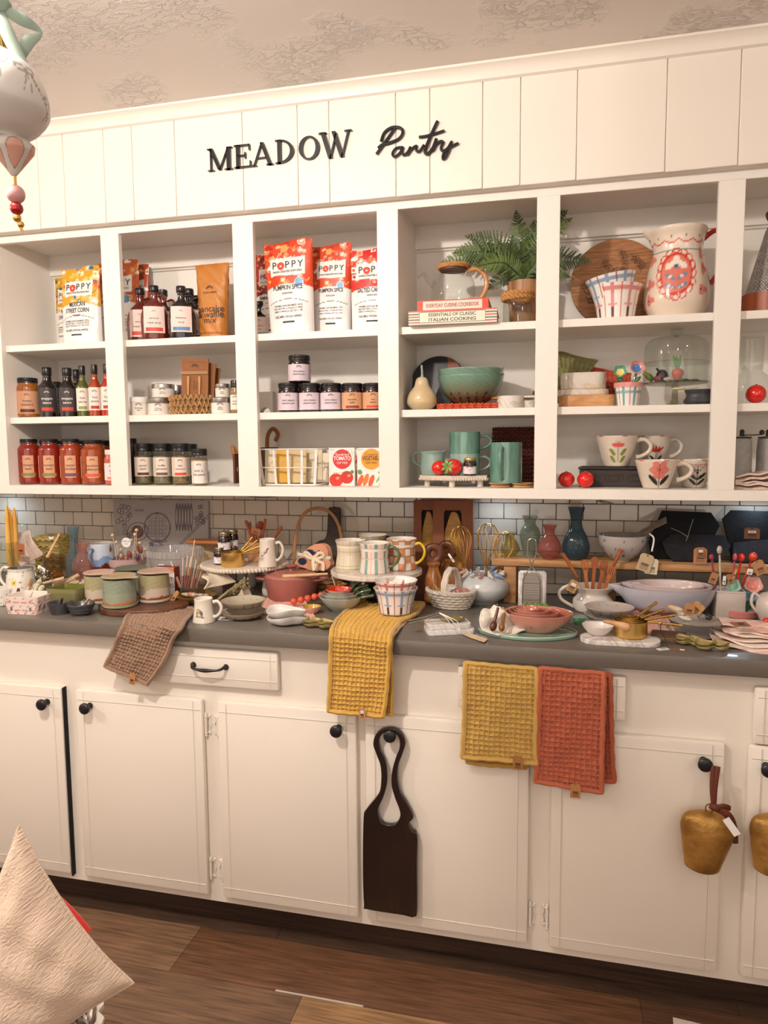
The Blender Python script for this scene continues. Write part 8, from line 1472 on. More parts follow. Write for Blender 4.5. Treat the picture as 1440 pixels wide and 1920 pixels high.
def paddle(u, v, ub, hw, hl, slots, k, lab, y):
    p1 = at(u, v, Y=y); p0 = np.array([loc[0]+(at(ub, 1095, Y=y)[0]-loc[0])*.8, y, CT+hj*.5]); d = Vector(p1-p0); L_ = d.length; ang = math.atan2(d.x, d.z); b = B(); z1 = L_; z0 = L_-hl
    O_ = [(-.005, 0), (.005, 0), (.005, z0-.004), (hw*.8, z0+hl*.25), (hw, z0+hl*.6), (hw*.75, z1-.003), (0, z1), (-hw*.75, z1-.003), (-hw, z0+hl*.6), (-hw*.8, z0+hl*.25), (-.005, z0-.004)]
    Hs = [[(x-hw*.11, z0+hl*.22), (x+hw*.11, z0+hl*.22), (x+hw*.11, z0+hl*.78), (x-hw*.11, z0+hl*.78)] for x in (-hw*.5, 0, hw*.5)] if slots else []
    if slots: b.shape(catmull(O_, 3, True), .004, cw[k % 2], Hs, bev=.0008, T=STAND)
    else: b.shape(O_, .004, cw[k % 2], Hs, bev=.001, sm=3, T=STAND)
    b.one('wooden_utensil', lab, 'utensil', tuple(p0), 0, None, 0, ang)
paddle(1096, 1049, 1100, .0105, .042, 1, 1, 'slotted wooden spatula nearest the kraft tag in the white jug', loc[1]-.012); paddle(1116, 1044, 1110, .0100, .040, 0, 0, 'plain oval wooden spoon between the slotted spatulas in the jug', loc[1]-.004); paddle(1134, 1051, 1122, .0115, .040, 1, 0, 'darker slotted wooden spatula in the middle of the jug', loc[1]+.002); paddle(1149, 1062, 1132, .0115, .034, 1, 1, 'slotted wooden fork leaning toward the big batter bowl', loc[1]-.008)
stick(at(1083, 1082, Y=loc[1]-.01), at(1055, 1038, Y=loc[1]-.02), .0040, .0062, cw[1], 'thick wooden handle leaning out of the white jug over its handle', 'wooden_utensil', 'utensil'); stick(at(1148, 1066, Y=loc[1]+.012), at(1165, 1030, Y=loc[1]+.012), .0035, .0068, cw[0], 'reddish wooden handle rising highest toward the grey colander', 'wooden_utensil', 'utensil')
tag(1074, 1099, .026, .036, 'kraft tag with white sticker hanging on the jug handle', loc[1]-r-.02, M('#b58a5c', .8), ry=.45)
b = B(); b.box(-.016, -.010, 0, .016, .010, .016, M('#3c6a4a', .2, coat=.6), bev=.003); b.box(-.018, -.012, .016, .018, .012, .021, M('#6f9a80', .2, coat=.6), bev=.002); f = at(1087, 1172, Z=CT); b.one('green_dish', 'small green glazed box behind the white marble bowl', 'box', (float(f[0]), float(f[1])+.014, CT), .1)
# batter bowls
loc, w, h = base(1249, 1084, 1166, 172, rd=.72); b_ = None
for k, (s, zz, hs_, lab) in enumerate([(1, 0, 1, 'largest blue white batter bowl with spout and unglazed base'), (.84, .022, .80, 'middle pink white bowl nested inside the big batter bowl'), (.68, .035, .66, 'smallest pale pink bowl innermost of the batter bowls')]):
    r = w/2*s; hh = h*hs_*.97
    def bb_(A, Z, R, T, hh=hh, k=k):
        C = np.empty(A.shape+(3,)); C[:] = H(['#b9b9c4', '#cdbfc0', '#d6c4c0'][k]); n_ = np.sin(A*5+Z*60)*.5+.5; C = C*(1-.06*n_[..., None]); C[T > .52] = H(['#c6bcc2', '#d2c2c2', '#dccac6'][k]); C[(Z < hh*.24) & (T < .5)] = H('#96683f'); return C
    b = B(); b.lathe([(0, 0), (r*.50, 0), (r*.56, hh*.04), (r*.82, hh*.32), (r*.95, hh*.68), (r, hh*.98), (r*.985, hh), (r*.955, hh*.97), (r*.9, hh*.66), (r*.75, hh*.32), (r*.4, hh*.1), (0, hh*.09)], PAINT(.15, .7), 110, sm=4, col=bb_, sy=.72, rm=(lambda a, z, t_, hh=hh: 1+.22*np.exp(-((a+PI/2)/.14)**2)*np.clip((z/hh-.55)/.4, 0, 1)))
    b.one('batter_bowl', lab, 'bowl', (loc[0]+(.0 if k == 0 else .012), loc[1], CT+zz))
# grey berry colanders, marble board with cups
l_, w_, h_, hh = stack2(1142, 1128, 1176, 90, 14, ['grey berry colander beneath its twin beside the white jug', 'grey berry colander on top of its twin beside the white jug'], '#a69b90', '#b8afa6', rd=.8, drop=False)
f = at(1164, 1213, Z=CT); b = B(); x0, x1 = float(at(1088, 1200, Y=float(f[1])+.02)[0]), float(at(1241, 1200, Y=float(f[1])+.02)[0]); Wm = x1-x0; MY = float(f[1])+.040; b.shape(rrect(Wm, .080, .039, 10), .013, MARBLE('#e9e3df', '#bdb4ae', 7), bev=.002, T=Tm(0, 0, .0065)); b.one('marble_board', 'white marble oval board with grey veins at the counter edge', 'board', ((x0+x1)/2, MY, CT)); ZMb = CT+.0133
loc, w, h = base(1121, 1165, 1197, 58, Z=ZMb); bowl(loc, w, h, 'small smooth white marble bowl on the oval marble board', M('#e9e1dc', .3, coat=.3), foot=.42, name='marble_bowl')
f = at(1182, 1200, Z=ZMb); r_ = 62*mpp(f)/2; cx_, cy_ = float(at(1182, 1180, Y=float(f[1])+r_)[0]), float(f[1])+r_; hc = 30*mpp(f)*1.02
for k in range(4):
    s = 1-.15*k; t = thing('measuring_cup', ['largest brass measuring cup on the oval marble board', 'second brass measuring cup nested on the marble board', 'third brass measuring cup nested on the marble board', 'smallest brass measuring cup nested on the marble board'][k], 'measuring cup', (cx_-.001*k, cy_, ZMb+.0005+.005*k)); b = B(); rr = r_*s; hh = hc*(1-.06*k); b.lathe([(0, 0), (rr*.94, 0), (rr, .003), (rr, hh), (rr-.0012, hh), (rr-.0014, .003), (0, .002)], gold, 40); b.part('cup', t)
    b = B(); dx, dy, dz = [(.080, -.005, -.004), (.072, .012, .012), (.058, .022, .020), (.050, .032, .032)][k]; b.tube([(rr*dx/math.hypot(dx, dy)+dx*i/8, rr*dy/math.hypot(dx, dy)+dy*i/8, hh-.002+dz*i/8) for i in range(9)], [.003, .0036, .0028, .0038, .0028, .0038, .003, .0036, .004], M('#b59250', .35, 1, bump=.5, bs=200), 8, sm=2); b.part('handle', t)
b = B(); p0, p1 = at(1099, 1164, Y=cy_-.01), at(1131, 1165, Y=cy_-.03); b.tube([at(1096, 1166, Y=cy_-.0), p0, p1], .0012, steel, 6, sm=3); b.tube([p1, at(1150, 1168, Y=cy_-.035), at(1175, 1176, Y=cy_-.045), at(1180, 1177, Y=cy_-.045)], [.0035, .0062, .0105, .006], WOOD('#c08a58', '#deb084', (20, 20, 6)), 12, sm=4); b.one('strainer', 'wire strainer with a turned wooden handle across the brass cup', 'strainer')
for k, (rows_, c_, lab) in enumerate([([((1186, 1150), (1240, 1145)), ((1190, 1168), (1256, 1165)), ((1200, 1190), (1268, 1190))], '#d99a86', 'coral and white patterned cloth under the brass cup handles')]):
    waffle([(P3(*a_, Z=CT+.006), P3(*c2, Z=CT+.006)) for a_, c2 in rows_], .02, c_, 'folded_cloth', lab, amp=.002, thick=.004, wob=.003)
b = B(); p = at(1248, 1205, Z=CT+.002)
for k in range(4): b.box(-.045+.002*k, -.03, .004*k, .045-.001*k, .03, .004*k+.0035, M(['#6b5040', '#7a5c48', '#8a6a52', '#5f4636'][k], .9), bev=.001, seg=1)
b.one('folded_brown_cloth', 'folded brown cloth beside the marble board end', 'cloth', (float(p[0])+.012, float(p[1])+.035, CT+.001), -.1)
b = B(); b.box(-.014, -.007, 0, .014, .007, .0015, tagw); b.box(-.008, -.002, .0015, .008, .001, .0017, ink); p = at(1243, 1218, Z=CT); b.one('paper_tag', 'small white swing tag at the counter edge by the marble board', 'tag', (float(p[0]), float(p[1]), CT+.0005), .5)
b = B(); b.box(-.02, -.007, 0, .02, .007, .001, M('#8a5a3c', .8)); b.box(.006, -.005, .001, .016, .005, .0013, tagw); p = at(1270, 1219, Z=CT); b.one('price_tag', 'brown price tag lying flat at the counter edge', 'tag', (float(p[0]), float(p[1])+.002, CT+.0003), -.15)
b = B(); b.tube([at(1241, 1168, Y=cy_-.03), at(1238, 1178, Y=cy_-.05), at(1246, 1195, Y=-.58), at(1250, 1211, Z=CT+.003)], .0010, ink, 5, sm=4); b.one('black_cord', 'thin black cord tying the swing tag to the brass handles', 'cord')
# taupe bowls with tags
l_, w_, h_, hh = stack2(1306, 1152, 1200, 98, 22, ['taupe colander bowl beneath its twin beside the pink napkins', 'taupe colander bowl on top full of tagged trinkets'], '#a2967f', '#b5aa96', rd=.75, drop=True)
for k, (u, v, c, s, lab) in enumerate([(1268, 1142, '#d9a878', (.022, .010, .008), 'peach and green printed fabric bird in the taupe bowl'), (1276, 1150, '#4f6a58', (.020, .010, .007), 'green printed fabric fish in the taupe bowl'), (1285, 1158, '#e2dad2', (.018, .010, .008), 'white stone piece in the taupe bowl'), (1316, 1156, '#8a807a', (.012, .009, .008), 'grey glass bead in the taupe bowl'), (1328, 1157, '#2e2a2c', (.010, .010, .008), 'black bead in the taupe bowl')]):
    p = at(u, v, Y=l_[1]); b = B(); b.ell((0, 0, 0), s, M(c, .4, col2='#e8d8c0' if k < 2 else c, cs=70, mix=.2), 16, T=Tm(ry=.3)); b.one('trinket', lab, 'trinket', tuple(p))
tag(1293, 1142, .024, .032, 'kraft barcode tag standing up in the taupe bowl', l_[1]-.02, M('#b57f52', .8), sticker=False, ry=.1); tag(1308, 1140, .030, .028, 'plain kraft tag tilted behind the barcode tag', l_[1]-.01, M('#c4935f', .8), sticker=False, ry=.7)
leafolive(1284, 1212, 0, ['olive leaf dish at the bottom, before the taupe bowls', 'olive leaf dish on top, before the taupe bowls'], .75, -.2); leafolive(1325, 1222, 0, ['larger olive leaf dish at the bottom beside the napkin pile', 'larger olive leaf dish on top beside the napkin pile'], .95, .15)
# crock of glass spoons
loc, w, h = on(1364, 1104, 52, CT, -.215); loc = (loc[0], -.215, CT); t = thing('utensil_crock', 'plain white square crock holding coloured glass spoons', 'crock', loc, .05); b = B(); b.box(-w/2, -w/2, 0, w/2, w/2, h-.004, M('#d2c4ba', .4), bev=.004); b.part('crock', t); b = B(); b.shape(rrect(w, w, .004), .004, M('#ddd0c6', .4), [rrect(w*.88, w*.88, .003)], T=Tm(0, 0, h-.002)); b.part('rim', t)
GS = [(1349, 1031, 1351, '#cfc4b6', 'clear glass spoon standing tallest in the square crock', .0105), (1334, 1044, 1342, '#a83a44', 'slim dark pink glass spoon beside the clear one', .0075), (1378, 1044, 1372, '#b8505e', 'pink glass spoon beside the clear one in the crock', .0095), (1390, 1045, 1380, '#d42a18', 'bright red glass spoon in the middle of the red group', .0105), (1412, 1044, 1388, '#d63a1a', 'orange red glass spoon leaning farthest out of the crock', .0115)]
for k, (u, v, ub, c, lab, s) in enumerate(GS):
    y = loc[1]-.012+.004*k; p1 = at(u, v, Y=y-.01); p0 = at(ub, 1104, Y=y); gm_ = M(c, .08, coat=1); b = B(); d = Vector(p1-p0).normalized(); q = d.to_track_quat('X', 'Y').to_matrix().to_4x4(); e_ = Vector(p1)-d*s; b.tube([p0-np.array(d)*.02, Vector(p0).lerp(e_, .5), e_], [.003, .0032, .0026], gm_, 10, sm=2)
    b.ell((0, 0, 0), (s*1.15, s, s*.55), gm_, 20, T=Matrix.Translation(Vector(p1)) @ q); b.tube([e_-d*.002-Vector((.004, 0, 0)), e_-d*.002+Vector((0, -.004, 0)), e_-d*.002+Vector((.004, 0, 0))], .0012, ink, 5, sm=2); b.one('glass_spoon', lab, 'spoon')
for k, (u, v, wv, hv, ry_, mm, lab) in enumerate([(1338, 1084, .020, .032, .3, M('#b08058', .8), 'kraft tag tied to the slim dark pink spoon'), (1358, 1088, .008, .025, .05, tagw, 'narrow white tag beside the clear glass spoon'), (1369, 1086, .014, .030, -.3, M('#a8764c', .8), 'kraft tag between clear and pink glass spoons'), (1424, 1064, .030, .040, -.45, M('#b58558', .8), 'large kraft tag with print tied to the orange red spoon'), (1406, 1072, .014, .016, .2, tagw, 'small white tag tied among the red glass spoons'), (1378, 1076, .006, .030, .25, M('#c79a5c', .6), 'thin tan stick label among the red glass spoons')]): tag(u, v, wv, hv, lab, loc[1]-.035-.002*k, mm, ry=ry_, sticker=False)
f = at(1394, 1163, Z=CT+.002); m_ = mpp(f); wf = 62*m_; flowerpot((float(f[0]), float(f[1])+wf*.42, CT+.0), wf, .026, 'flower shaped measuring spoons in an oval pink dish by the napkins', [(-.022, .052, .0190, '#7fb8a0', '#a9cbb8', -.1), (-.014, .026, .0125, '#dccc5a', '#e9e0a0', .1), (.026, .054, .0235, '#d98478', '#e6b0a4', .1), (.026, .028, .0150, '#4a7eb8', '#8ab0d8', -.3)], rimc='#d58378', lowpot=True)
loc, w, h = on(1455, 1108, 66, CT, -.30); t = thing('teapot', 'white teapot cut off by the picture edge behind the napkins', 'teapot', loc); b = B(); b.lathe([(0, 0), (w*.3, 0), (w*.5, h*.45), (w*.45, h*.8), (w*.25, h*.95), (0, h)], M('#d9cdc2', .15, coat=.7), 40, sm=4); b.part('body', t); b = B(); b.tube([(-w*.4, 0, h*.8), (-w*.58, 0, h*.9), (-w*.62, 0, h*.6), (-w*.45, 0, h*.35)], .004, M('#d9cdc2', .15, coat=.7), 8, sm=4); b.part('handle', t)
strawberry(1438, 1150, 7, -.42, CT+.03, 'small red strawberry at the picture edge above the napkins')
# napkin pile
NL = ['lowest pink and cream napkin spilling toward the counter edge', 'second pink napkin from the bottom of the counter pile', 'third pink napkin from the bottom of the counter pile', 'middle pink napkin of the counter pile', 'third pink napkin from the top of the counter pile', 'second pink napkin from the top of the counter pile', 'topmost pink and cream napkin under the kraft tag']
pn = [M('#dcae9c', .9, col2='#efe0d4', cs=40, mix=.22, stretch=(.4, 3, 1)), M('#e3c3b4', .9, col2='#f2e6da', cs=50, mix=.25, stretch=(.5, 2, 1)), M('#d9a898', .9, col2='#ecd8ca', cs=45, mix=.2, stretch=(.3, 3, 1))]
for k in range(7):
    R_ = random.Random(k+50); f0 = P3([1348, 1352, 1358, 1362, 1362, 1356, 1362][k], [1216, 1208, 1200, 1192, 1184, 1176, 1168][k], Z=CT+.006*k); W_ = .23; D_ = [.10, .10, .10, .09, .08, .07, .06][k]
    X, Y_ = np.meshgrid(np.linspace(0, W_, 40), np.linspace(0, D_, 20), indexing='ij'); Z_ = .0054*k+.004+.0025*np.sin(X*60+k*1.3+Y_*20)+.002*np.sin(Y_*80+k)+.008*np.exp(-(X/.03)**2)*(k % 2)
    skew = -.30*X+.006*np.sin(X*50+k); b = B()
    for dz in (0, -.0034): b.grid(X, Y_+skew, Z_+dz, pn[k % 3])
    b.tube([(x, s, z) for x, s, z in zip(X[:, 0], skew[:, 0], Z_[:, 0]-.0017)], .0024, pn[k % 3], 6); b.tube([(0, y, z) for y, z in zip(Y_[0]+skew[0, 0], Z_[0]-.0017)], .0024, pn[k % 3], 6); b.one('folded_napkin', NL[k], 'napkin', (float(f0[0]), float(f0[1])+.006, CT+.001))
p = at(1388, 1172, Z=CT+.046); b = B(); b.box(-.020, -.014, 0, .020, .014, .0012, M('#96643c', .8)); b.box(-.006, -.006, .0012, .010, .006, .0015, ink); b.one('price_tag', 'kraft barcode tag lying on top of the napkin pile', 'tag', (float(p[0]), float(p[1])+.0, CT+.0475), .3, None, .15)
# ================================================================ hanging on the cabinets
def hang(pts, cell, col, name, label, seed, parent=None, y=-.652, amp=.0055):
    return waffle([(P3(*a_, Y=y+dy), P3(*c_, Y=y+dy)) for a_, c_, dy in pts], cell, col, name, label, amp=amp, thick=.006, sub=8, seed=seed, parent=parent)
t = thing('waffle_towel', 'mustard yellow waffle towel hanging from the drawer pull beside the coral one', 'towel', (0, 0, 0))
hang([((872, 1243), (1006, 1254), .004), ((872, 1262), (1006, 1272), -.004), ((871, 1330), (1005, 1342), -.010), ((869, 1380), (1003, 1392), -.010), ((867, 1420), (1006, 1432), -.010)], .0125, '#cca654', 'front_layer', '', 11, t); hang([((880, 1300), (1000, 1310), .010), ((876, 1380), (1002, 1390), .008), ((876, 1430), (985, 1440), .008)], .0125, '#b88f38', 'back_layer', '', 12, t)
tag(971, 1430, .024, .034, 'kraft barcode tag on the hanging mustard towel', -.672, M('#a8743f', .8), sticker=False)
t = thing('waffle_towel', 'coral orange waffle towel hanging from the drawer pull beside the mustard one', 'towel', (0, 0, 0))
hang([((1013, 1253), (1132, 1262), .004), ((1012, 1272), (1132, 1280), -.004), ((1010, 1350), (1130, 1360), -.010), ((1008, 1420), (1128, 1430), -.010), ((1004, 1465), (1128, 1487), -.010)], .0125, '#bd6343', 'front_layer', '', 13, t); hang([((1090, 1262), (1144, 1266), .010), ((1090, 1350), (1146, 1354), .010), ((1090, 1420), (1148, 1424), .010), ((1090, 1458), (1152, 1466), .010)], .0125, '#b05230', 'back_layer', '', 14, t)
tag(1079, 1483, .024, .036, 'kraft barcode tag on the coral orange towel', -.672, M('#b8804c', .8), sticker=False)
# dark board hung on a knob
Yb = -.640; q = at(733, 1560, Y=Yb); sc2 = lambda x, y: tuple(np.array(at(640+x/4.365, 1320+y/4.364, Y=Yb))[[0, 2]]-np.array([q[0], q[2]]))
O_ = [sc2(x, y) for x, y in [(186, 925), (205, 860), (260, 790), (315, 715), (330, 620), (325, 500), (290, 400), (265, 320), (285, 245), (330, 200), (395, 188), (460, 202), (510, 250), (526, 320), (500, 410), (468, 500), (462, 600), (485, 710), (540, 800), (592, 915), (556, 968), (585, 1030), (624, 1070), (622, 1300), (622, 1690), (600, 1725), (560, 1722), (220, 1668), (190, 1630), (180, 1300)]]
I_ = [sc2(x, y) for x, y in [(395, 222), (345, 235), (312, 290), (325, 370), (365, 460), (376, 560), (372, 660), (345, 760), (305, 850), (315, 930), (355, 970), (410, 980), (455, 965), (485, 910), (478, 850), (440, 750), (415, 650), (420, 540), (450, 430), (480, 350), (478, 280), (450, 235)]]
b = B(); b.shape(catmull(O_, 4, True), .016, WOOD('#0e0605', '#24110c', (30, 30, 4), .3, coat=.25), [catmull(I_, 4, True)], bev=.0028, T=STAND, res=3); b.one('cutting_board', 'dark brown cutting board with a looped handle hung on a cabinet knob', 'cutting board', (float(q[0]), Yb, float(q[2])))
# bells
def bell(uk, vk, u0, u1, vt, vb, label, strap=True):
    Y = -.668; p = at((u0+u1)/2, vt, Y=Y); w = (u1-u0)*mpp(p); zb = float(at((u0+u1)/2, vb, Y=Y)[2]); h = float(p[2])-zb; t = thing('cow_bell', label, 'bell', (float(p[0]), Y, zb), 0, None, 0, .10); r = w/2; bm = M('#dbab5c', .42, .7, bump=.6, bs=70, col2='#7a5528', cs=14, mix=.45, detail=9)
    b = B(); b.lathe([(r*.62, 0), (r*.66, h*.02), (r*.80, h*.3), (r*.97, h*.62), (r*1.0, h*.74), (r*.90, h*.88), (r*.60, h*.96), (r*.2, h*1.0), (0, h)], bm, 56, sm=4, sy=.48, zm=lambda a, t_, R: -h*.02*np.cos(2*a)*(t_ < .2)); b.lathe([(r*.58, .004), (r*.75, h*.3), (r*.9, h*.6)], M('#2a1a0e', .6, .5), 40, sy=.45); b.part('bell', t)
    b = B(); b.tube([(-.004+.008*math.cos(a), -.004, h+.009+.011*math.sin(a)) for a in np.linspace(0, 2*PI, 20)[:-1]], .0014, M('#9a6a30', .3, 1), 6, closed=True); b.part('ring', t)
    b = B(); lm = M('#5e2815', .6, bump=.2, bs=90); k_ = at(uk, vk, Y=Y); dz = float(k_[2]-zb); dx = float(k_[0]-p[0])
    for s in (0, 1): b.tube([(dx-.006+.010*s, .012, dz+.008), (dx-.004+.006*s, .002, dz-.04), (dx*.6+.004, -.004, h+.018)], .0058, lm, 8, sm=4, flat=.3, up=(0, 1, 0))
    b.ell((.006, -.008, h+.016), (.013, .009, .009), lm, 12); b.tube([(.006, -.010, h+.016), (.022, -.014, h+.026), (.036, -.008, h+.020), (.010, -.012, h+.014)], .006, lm, 8, sm=4, flat=.35, up=(0, 1, 0)); b.tube([(.006, -.010, h+.014), (.034, -.012, h+.006), (.052, -.006, h-.024), (.062, -.004, h-.062)], [.006, .009, .008, .006], lm, 8, sm=4, flat=.25, up=(0, 1, 0)); b.part('leather_strap', t, 'brown leather strap')
    b = B(); b.box(-.008, -.0008, -.022, .008, .0008, .022, tagw, T=Tm(.040, -.034, h*.93, ry=-.72)); b.part('price_tag', t); return t
bell(1323, 1444, 1271, 1368, 1520, 1628, 'aged brass cow bell hanging by a leather strap from the knob'); bell(1446, 1450, 1402, 1500, 1527, 1635, 'aged brass cow bell cut off by the picture edge')
# ================================================================ near the camera: cushion, basket, ornament
cm2 = M('#dac2ac', .9, bump=.8, bs=5, stretch=(60, 3, 60), sheen=.3, name='slub_cotton')
Cx = [at(-150, 1930, Y=-1.62), at(36, 1548, Y=-1.50), at(250, 1843, Y=-1.46), at(-60, 2110, Y=-1.64)]
n = 60; U, V = np.meshgrid(np.linspace(0, 1, n), np.linspace(0, 1, n), indexing='ij'); c4 = [np.array(c) for c in Cx]
inx = lambda t: t
Pq = ((1-U)*(1-V))[..., None]*c4[0]+((1-U)*V)[..., None]*c4[1]+(U*V)[..., None]*c4[2]+(U*(1-V))[..., None]*c4[3]
cc_ = np.mean(c4, 0); pin = 1-.16*(np.sin(PI*U)*((2*V-1)**2)+np.sin(PI*V)*((2*U-1)**2))*0
ed = np.minimum(np.minimum(U, 1-U), np.minimum(V, 1-V)); mid_ = 4*np.clip(U*(1-U), 0, 1)*4*np.clip(V*(1-V), 0, 1)
pull = (.018*(np.sin(PI*U)*(2*np.abs(V-.5))**3*np.sign(V-.5)))[..., None]*(c4[0]-c4[1])/np.linalg.norm(c4[0]-c4[1])+(.018*(np.sin(PI*V)*(2*np.abs(U-.5))**3*np.sign(U-.5)))[..., None]*(c4[0]-c4[3])/np.linalg.norm(c4[0]-c4[3])
Pq = Pq+pull; nn_ = np.cross(c4[1]-c4[0], c4[3]-c4[0]); nn_ /= np.linalg.norm(nn_)
if nn_@(CAM-cc_) < 0: nn_ = -nn_
th = .062*mid_**.45+.004*np.sin(U*26+V*9)*np.exp(-((V-.86)/.16)**2)*mid_**.3+.003*np.sin(V*31-U*12)*mid_**.4
t = thing('throw_cushion', 'cream slub cotton cushion with a pointed corner in front of the cabinets', 'cushion', tuple(cc_)); b = B(); A_ = Pq+nn_*th[..., None]-cc_; B2 = Pq-nn_*(.055*mid_**.45)[..., None]-cc_
b.grid(A_[..., 0], A_[..., 1], A_[..., 2], cm2); b.grid(B2[..., 0], B2[..., 1], B2[..., 2], cm2); b.part('cover', t)
E_ = np.concatenate([Pq[0], Pq[1:, -1], Pq[-1, ::-1][1:], Pq[::-1, 0][1:-1]])-cc_; b = B(); b.tube(E_, .0022, cm2, 6, closed=True); b.part('seam', t)
b = B(); rm_ = M('#c2281c', .9, sheen=.3); b.tube([at(100, 1676, Y=-1.40), at(130, 1706, Y=-1.40), at(152, 1732, Y=-1.40), at(167, 1748, Y=-1.40)], [.005, .006, .007, .006], rm_, 10, sm=3); q0 = at(100, 1735, Y=-1.36); hB = float(at(180, 1895, Y=-1.40)[2]); zz = float(q0[2]); b.ell((float(q0[0]), -1.375, (zz+hB)/2), (.05, .02, (zz-hB)/2+.012), rm_, 24); b.one('red_cushion', 'bright red felt cushion just showing behind the cream cushion', 'cushion')
p = at(206, 1900, Y=-1.40); t = thing('wicker_basket', 'grey and white wicker basket beneath the cream cushion', 'basket', (float(p[0])-.165, -1.48, 0)); b = B(); gm2 = M('#a89a8c', .8, col2='#6a5d52', cs=50)
b.lathe([(0, 0), (.13, 0), (.16, hB), (.155, hB), (.12, .01), (0, .01)], M('#5a4a3e', .9), 28)
for z in range(int(hB/.016)):
    rz_ = .133+.029*z*.016/hB; b.tube([(rz_*math.cos(a)*(1+.035*math.sin(a*24+z*PI)), rz_*math.sin(a)*(1+.035*math.sin(a*24+z*PI)), .008+.016*z) for a in np.linspace(0, 2*PI, 120)[:-1]], .0085, gm2 if z % 3 else M('#e0d8cc', .8), 6, closed=True)
b.part('basket', t); b = B(); b.tube([(.150+.010*math.cos(a), -.03, hB-.01+.016*math.sin(a)) for a in np.linspace(0, 2*PI, 16)[:-1]], .006, M('#e6ded4', .8), 8, closed=True); b.part('rope_handle', t); b = B(); b.tube([(.164, .0, hB+.01), (.166, -.01, hB*.8), (.170, -.01, hB*.6)], .0012, ink, 5, sm=3); b.part('cord', t)
# paint-striped metal strip at the floor seam
b = B(); p0, p1 = at(517, 1857, Z=0), at(680, 1890, Z=0); b.box(0, -.003, 0, float(p1[0]-p0[0]), .002, .0012, M('#c2bab0', .5)); b.one('seam_strip', 'thin pale strip lying along a floor board seam', 'strip', (float(p0[0]), float(p0[1]), .0003))
b = B(); p0 = at(1262, 1914, Z=0); b.box(0, -.012, 0, .07, .01, .0012, M('#d9d2c8', .5)); b.one('paper_scrap', 'pale paper scrap on the floor at the lower picture edge', 'paper', (float(p0[0]), float(p0[1]), .0003), -.1)
# hanging ornament
Yo = -1.55; p = at(-2, 140, Y=Yo); m_ = mpp(p); W_ = 174*m_; r = W_/2; zc = float(at(0, 195, Y=Yo)[2]); ox_ = float(at(-1, 190, Y=Yo)[0]); zt_ = float(at(0, 92, Y=Yo)[2]); zb_ = float(at(15, 263, Y=Yo)[2]); zn = float(at(15, 328, Y=Yo)[2]); t = thing('hanging_ornament', 'large white teardrop ornament with painted bows hanging near the ceiling', 'ornament', (ox_, Yo, zc), .72)
def oc_(A, Z, R, T):
    x = A*r; z = Z; L = []
    wv = '#8f9a8a'
    for x0, z0, s in ((.62*r, .48*r, .26*r), (1.25*r, .02*r, .22*r), (.0*r, .55*r, .22*r)):
        L += [('g', x0-s*.5, z0+s*.15, s*.5, s*.28, -.3, .0012, '#8a877f'), ('g', x0+s*.5, z0+s*.15, s*.5, s*.28, .3, .0012, '#8a877f'), ('l', x0, z0, x0-s*.5, z0-s*1.6, .0018, '#8a877f'), ('l', x0, z0, x0+s*.2, z0-s*1.7, .0018, '#8a877f')]
    for k in range(9):
        x0 = .70*r+.06*r*k; z0 = .42*r-.075*r*k+.02*r*(k % 2); L += [('e', x0, z0, .03*r, .03*r, 0, '#b02a24' if k % 2 else '#6f7f5a'), ('e', x0+.04*r, z0-.06*r, .055*r, .022*r, -.9, '#7a8f74')]
    C = paint(x, z, '#d9d5d2', L); return C
b = B(); up_ = zt_-zc; dn = zc-zb_; b.lathe([(0, -dn*1.0), (r*.36, -dn*.98), (r*.44, -dn*.9), (r*.72, -dn*.68), (r*.96, -dn*.3), (r*1.0, 0), (r*.93, up_*.35), (r*.72, up_*.68), (r*.42, up_*.88), (r*.25, up_*.98), (0, up_)], PAINT(.45, .15, .3, 30), 180, sm=6, col=oc_); b.part('globe', t)
b = B(); dz = zb_-zn; n_ = 6
def fc(A, Z, R, T): 
    a = ((A/(2*PI)*5+.42) % 1-.5); x = a; z = (Z+dn+dz)/dz; C = np.empty(A.shape+(3,)); C[:] = H('#dcd8d3'); q = np.hypot(x/.34, (z-.60)/.36); C[q < 1.12] = H('#9a8a60'); C[q < 1] = H('#dba898')
    for zz, c in ((.82, '#b02a24'), (.62, '#2e2a28'), (.42, '#b02a24')): C[np.hypot(x*R/ (r*.3)*3.0, (z-zz)) < .055] = H(c)
    return C
b.lathe([(0, -dn-dz), (r*.06, -dn-dz*.96), (r*.44, -dn-dz*.25), (r*.46, -dn-dz*.08), (r*.36, -dn+.002), (0, -dn+.004)], PAINT(.45, .1), 100, sub=12, col=fc, T=Matrix.Translation((.012, 0, 0))); b.part('finial', t)
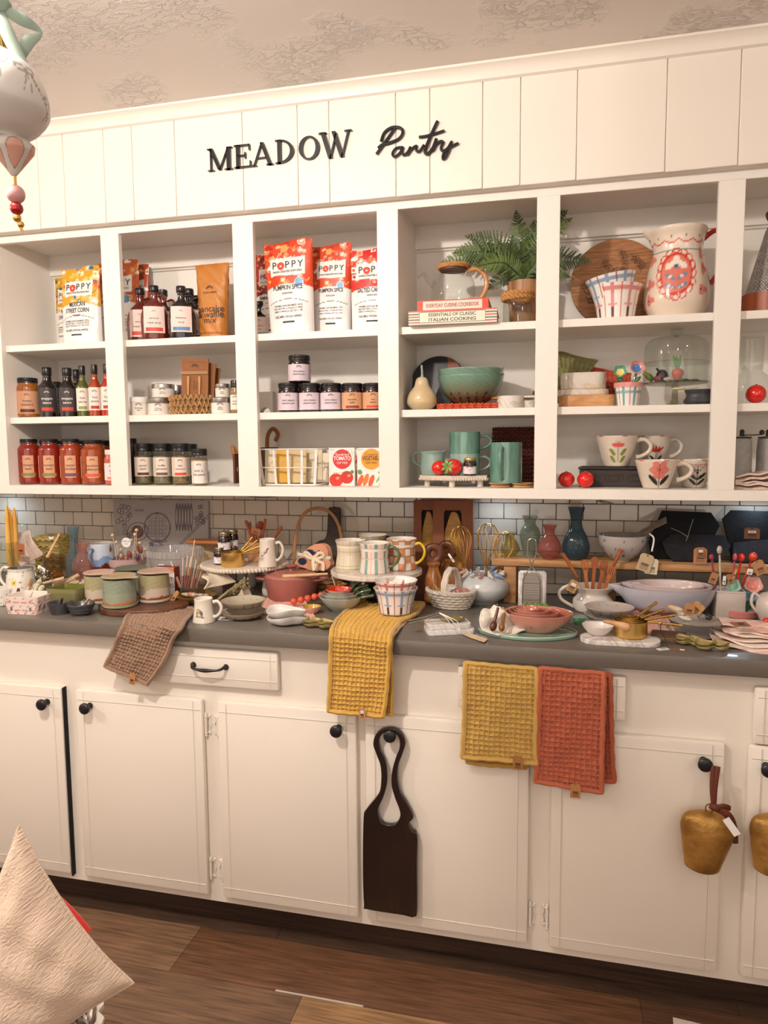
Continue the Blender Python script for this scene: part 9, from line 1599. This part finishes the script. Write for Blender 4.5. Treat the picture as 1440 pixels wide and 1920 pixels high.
b = B(); zl = -dn-dz; xx = .013; b.tube([(xx, 0, zl+.004), (xx, 0, zl-.010)], .0022, gold, 8); b.ell((xx, 0, zl-.022), .0118, M('#dba8a4', .4), 18); b.ell((xx, 0, zl-.040), .0085, M('#a8141e', .2, coat=.6), 16); b.ell((xx, 0, zl-.052), .0055, gold, 12); b.ell((xx+.004, 0, zl-.060), .0045, gold, 10); b.tube([(xx, 0, zl-.055), (xx+.006, 0, zl-.070)], .002, gold, 6); b.part('bead_drop', t)
b = B(); b.cyl((0, 0, up_-.004), r*.22, .022, gold, 24, bev=.003); b.part('cap', t)
rm2 = M('#9fb2a4', .6, sheen=.3, col2='#7f9688', cs=20); b = B(); zt2 = ZC-zc-.004; b.tube([(0, 0, up_+.02), (0, 0, (up_+zt2)/2), (0, 0, zt2)], .011, rm2, 8, flat=.4, up=(0, 1, 0)); b.ell((.003, -.004, up_+.055), (.018, .012, .013), rm2, 14)
b.tube([(.004, -.006, up_+.050), (.030, -.010, up_+.040), (.052, -.008, up_+.030), (.036, -.010, up_+.012), (.028, -.008, up_-.006)], [.004, .008, .003, .008, .005], rm2, 8, sm=5, flat=.15, up=(0, 1, .2)); b.tube([(.004, -.006, up_+.050), (.012, -.012, up_+.02), (.036, -.016, up_-.032)], [.005, .009, .005], rm2, 8, sm=5, flat=.3, up=(0, 1, .2)); b.part('ribbon', t, 'sage green ribbon')
# ================================================================ repeats share a group
bpy.context.view_layer.update()
PL = {}
for o in scene.objects:
    if o.parent is None and 'category' in o:
        z = o.location.z; n = o.name.split('.')[0]
        if n in ('leaf_dish', 'waffle_towel', 'spoon_rest') or z == 0: w_ = 'along the counter'
        else: w_ = 'high on the soffit' if z > 2.1 else 'on the top shelf' if z > 1.73 else 'on the middle shelf' if z > 1.49 else 'on the bottom shelf' if z > 1.27 else 'under the cabinet' if z > 1.2 else 'on the countertop' if z > .87 else 'hanging on the cabinet fronts'
        PL.setdefault((n, w_), []).append(o)
for (n, w_), L_ in PL.items():
    if len(L_) > 1:
        s = n.replace('_', ' '); s = s[:-1]+'ies' if s[-1] == 'y' and s[-2] not in 'aeo' else s+'es' if s[-1] in 'sxh' else s+'s'
        for o in L_: o['group'] = s+' '+w_
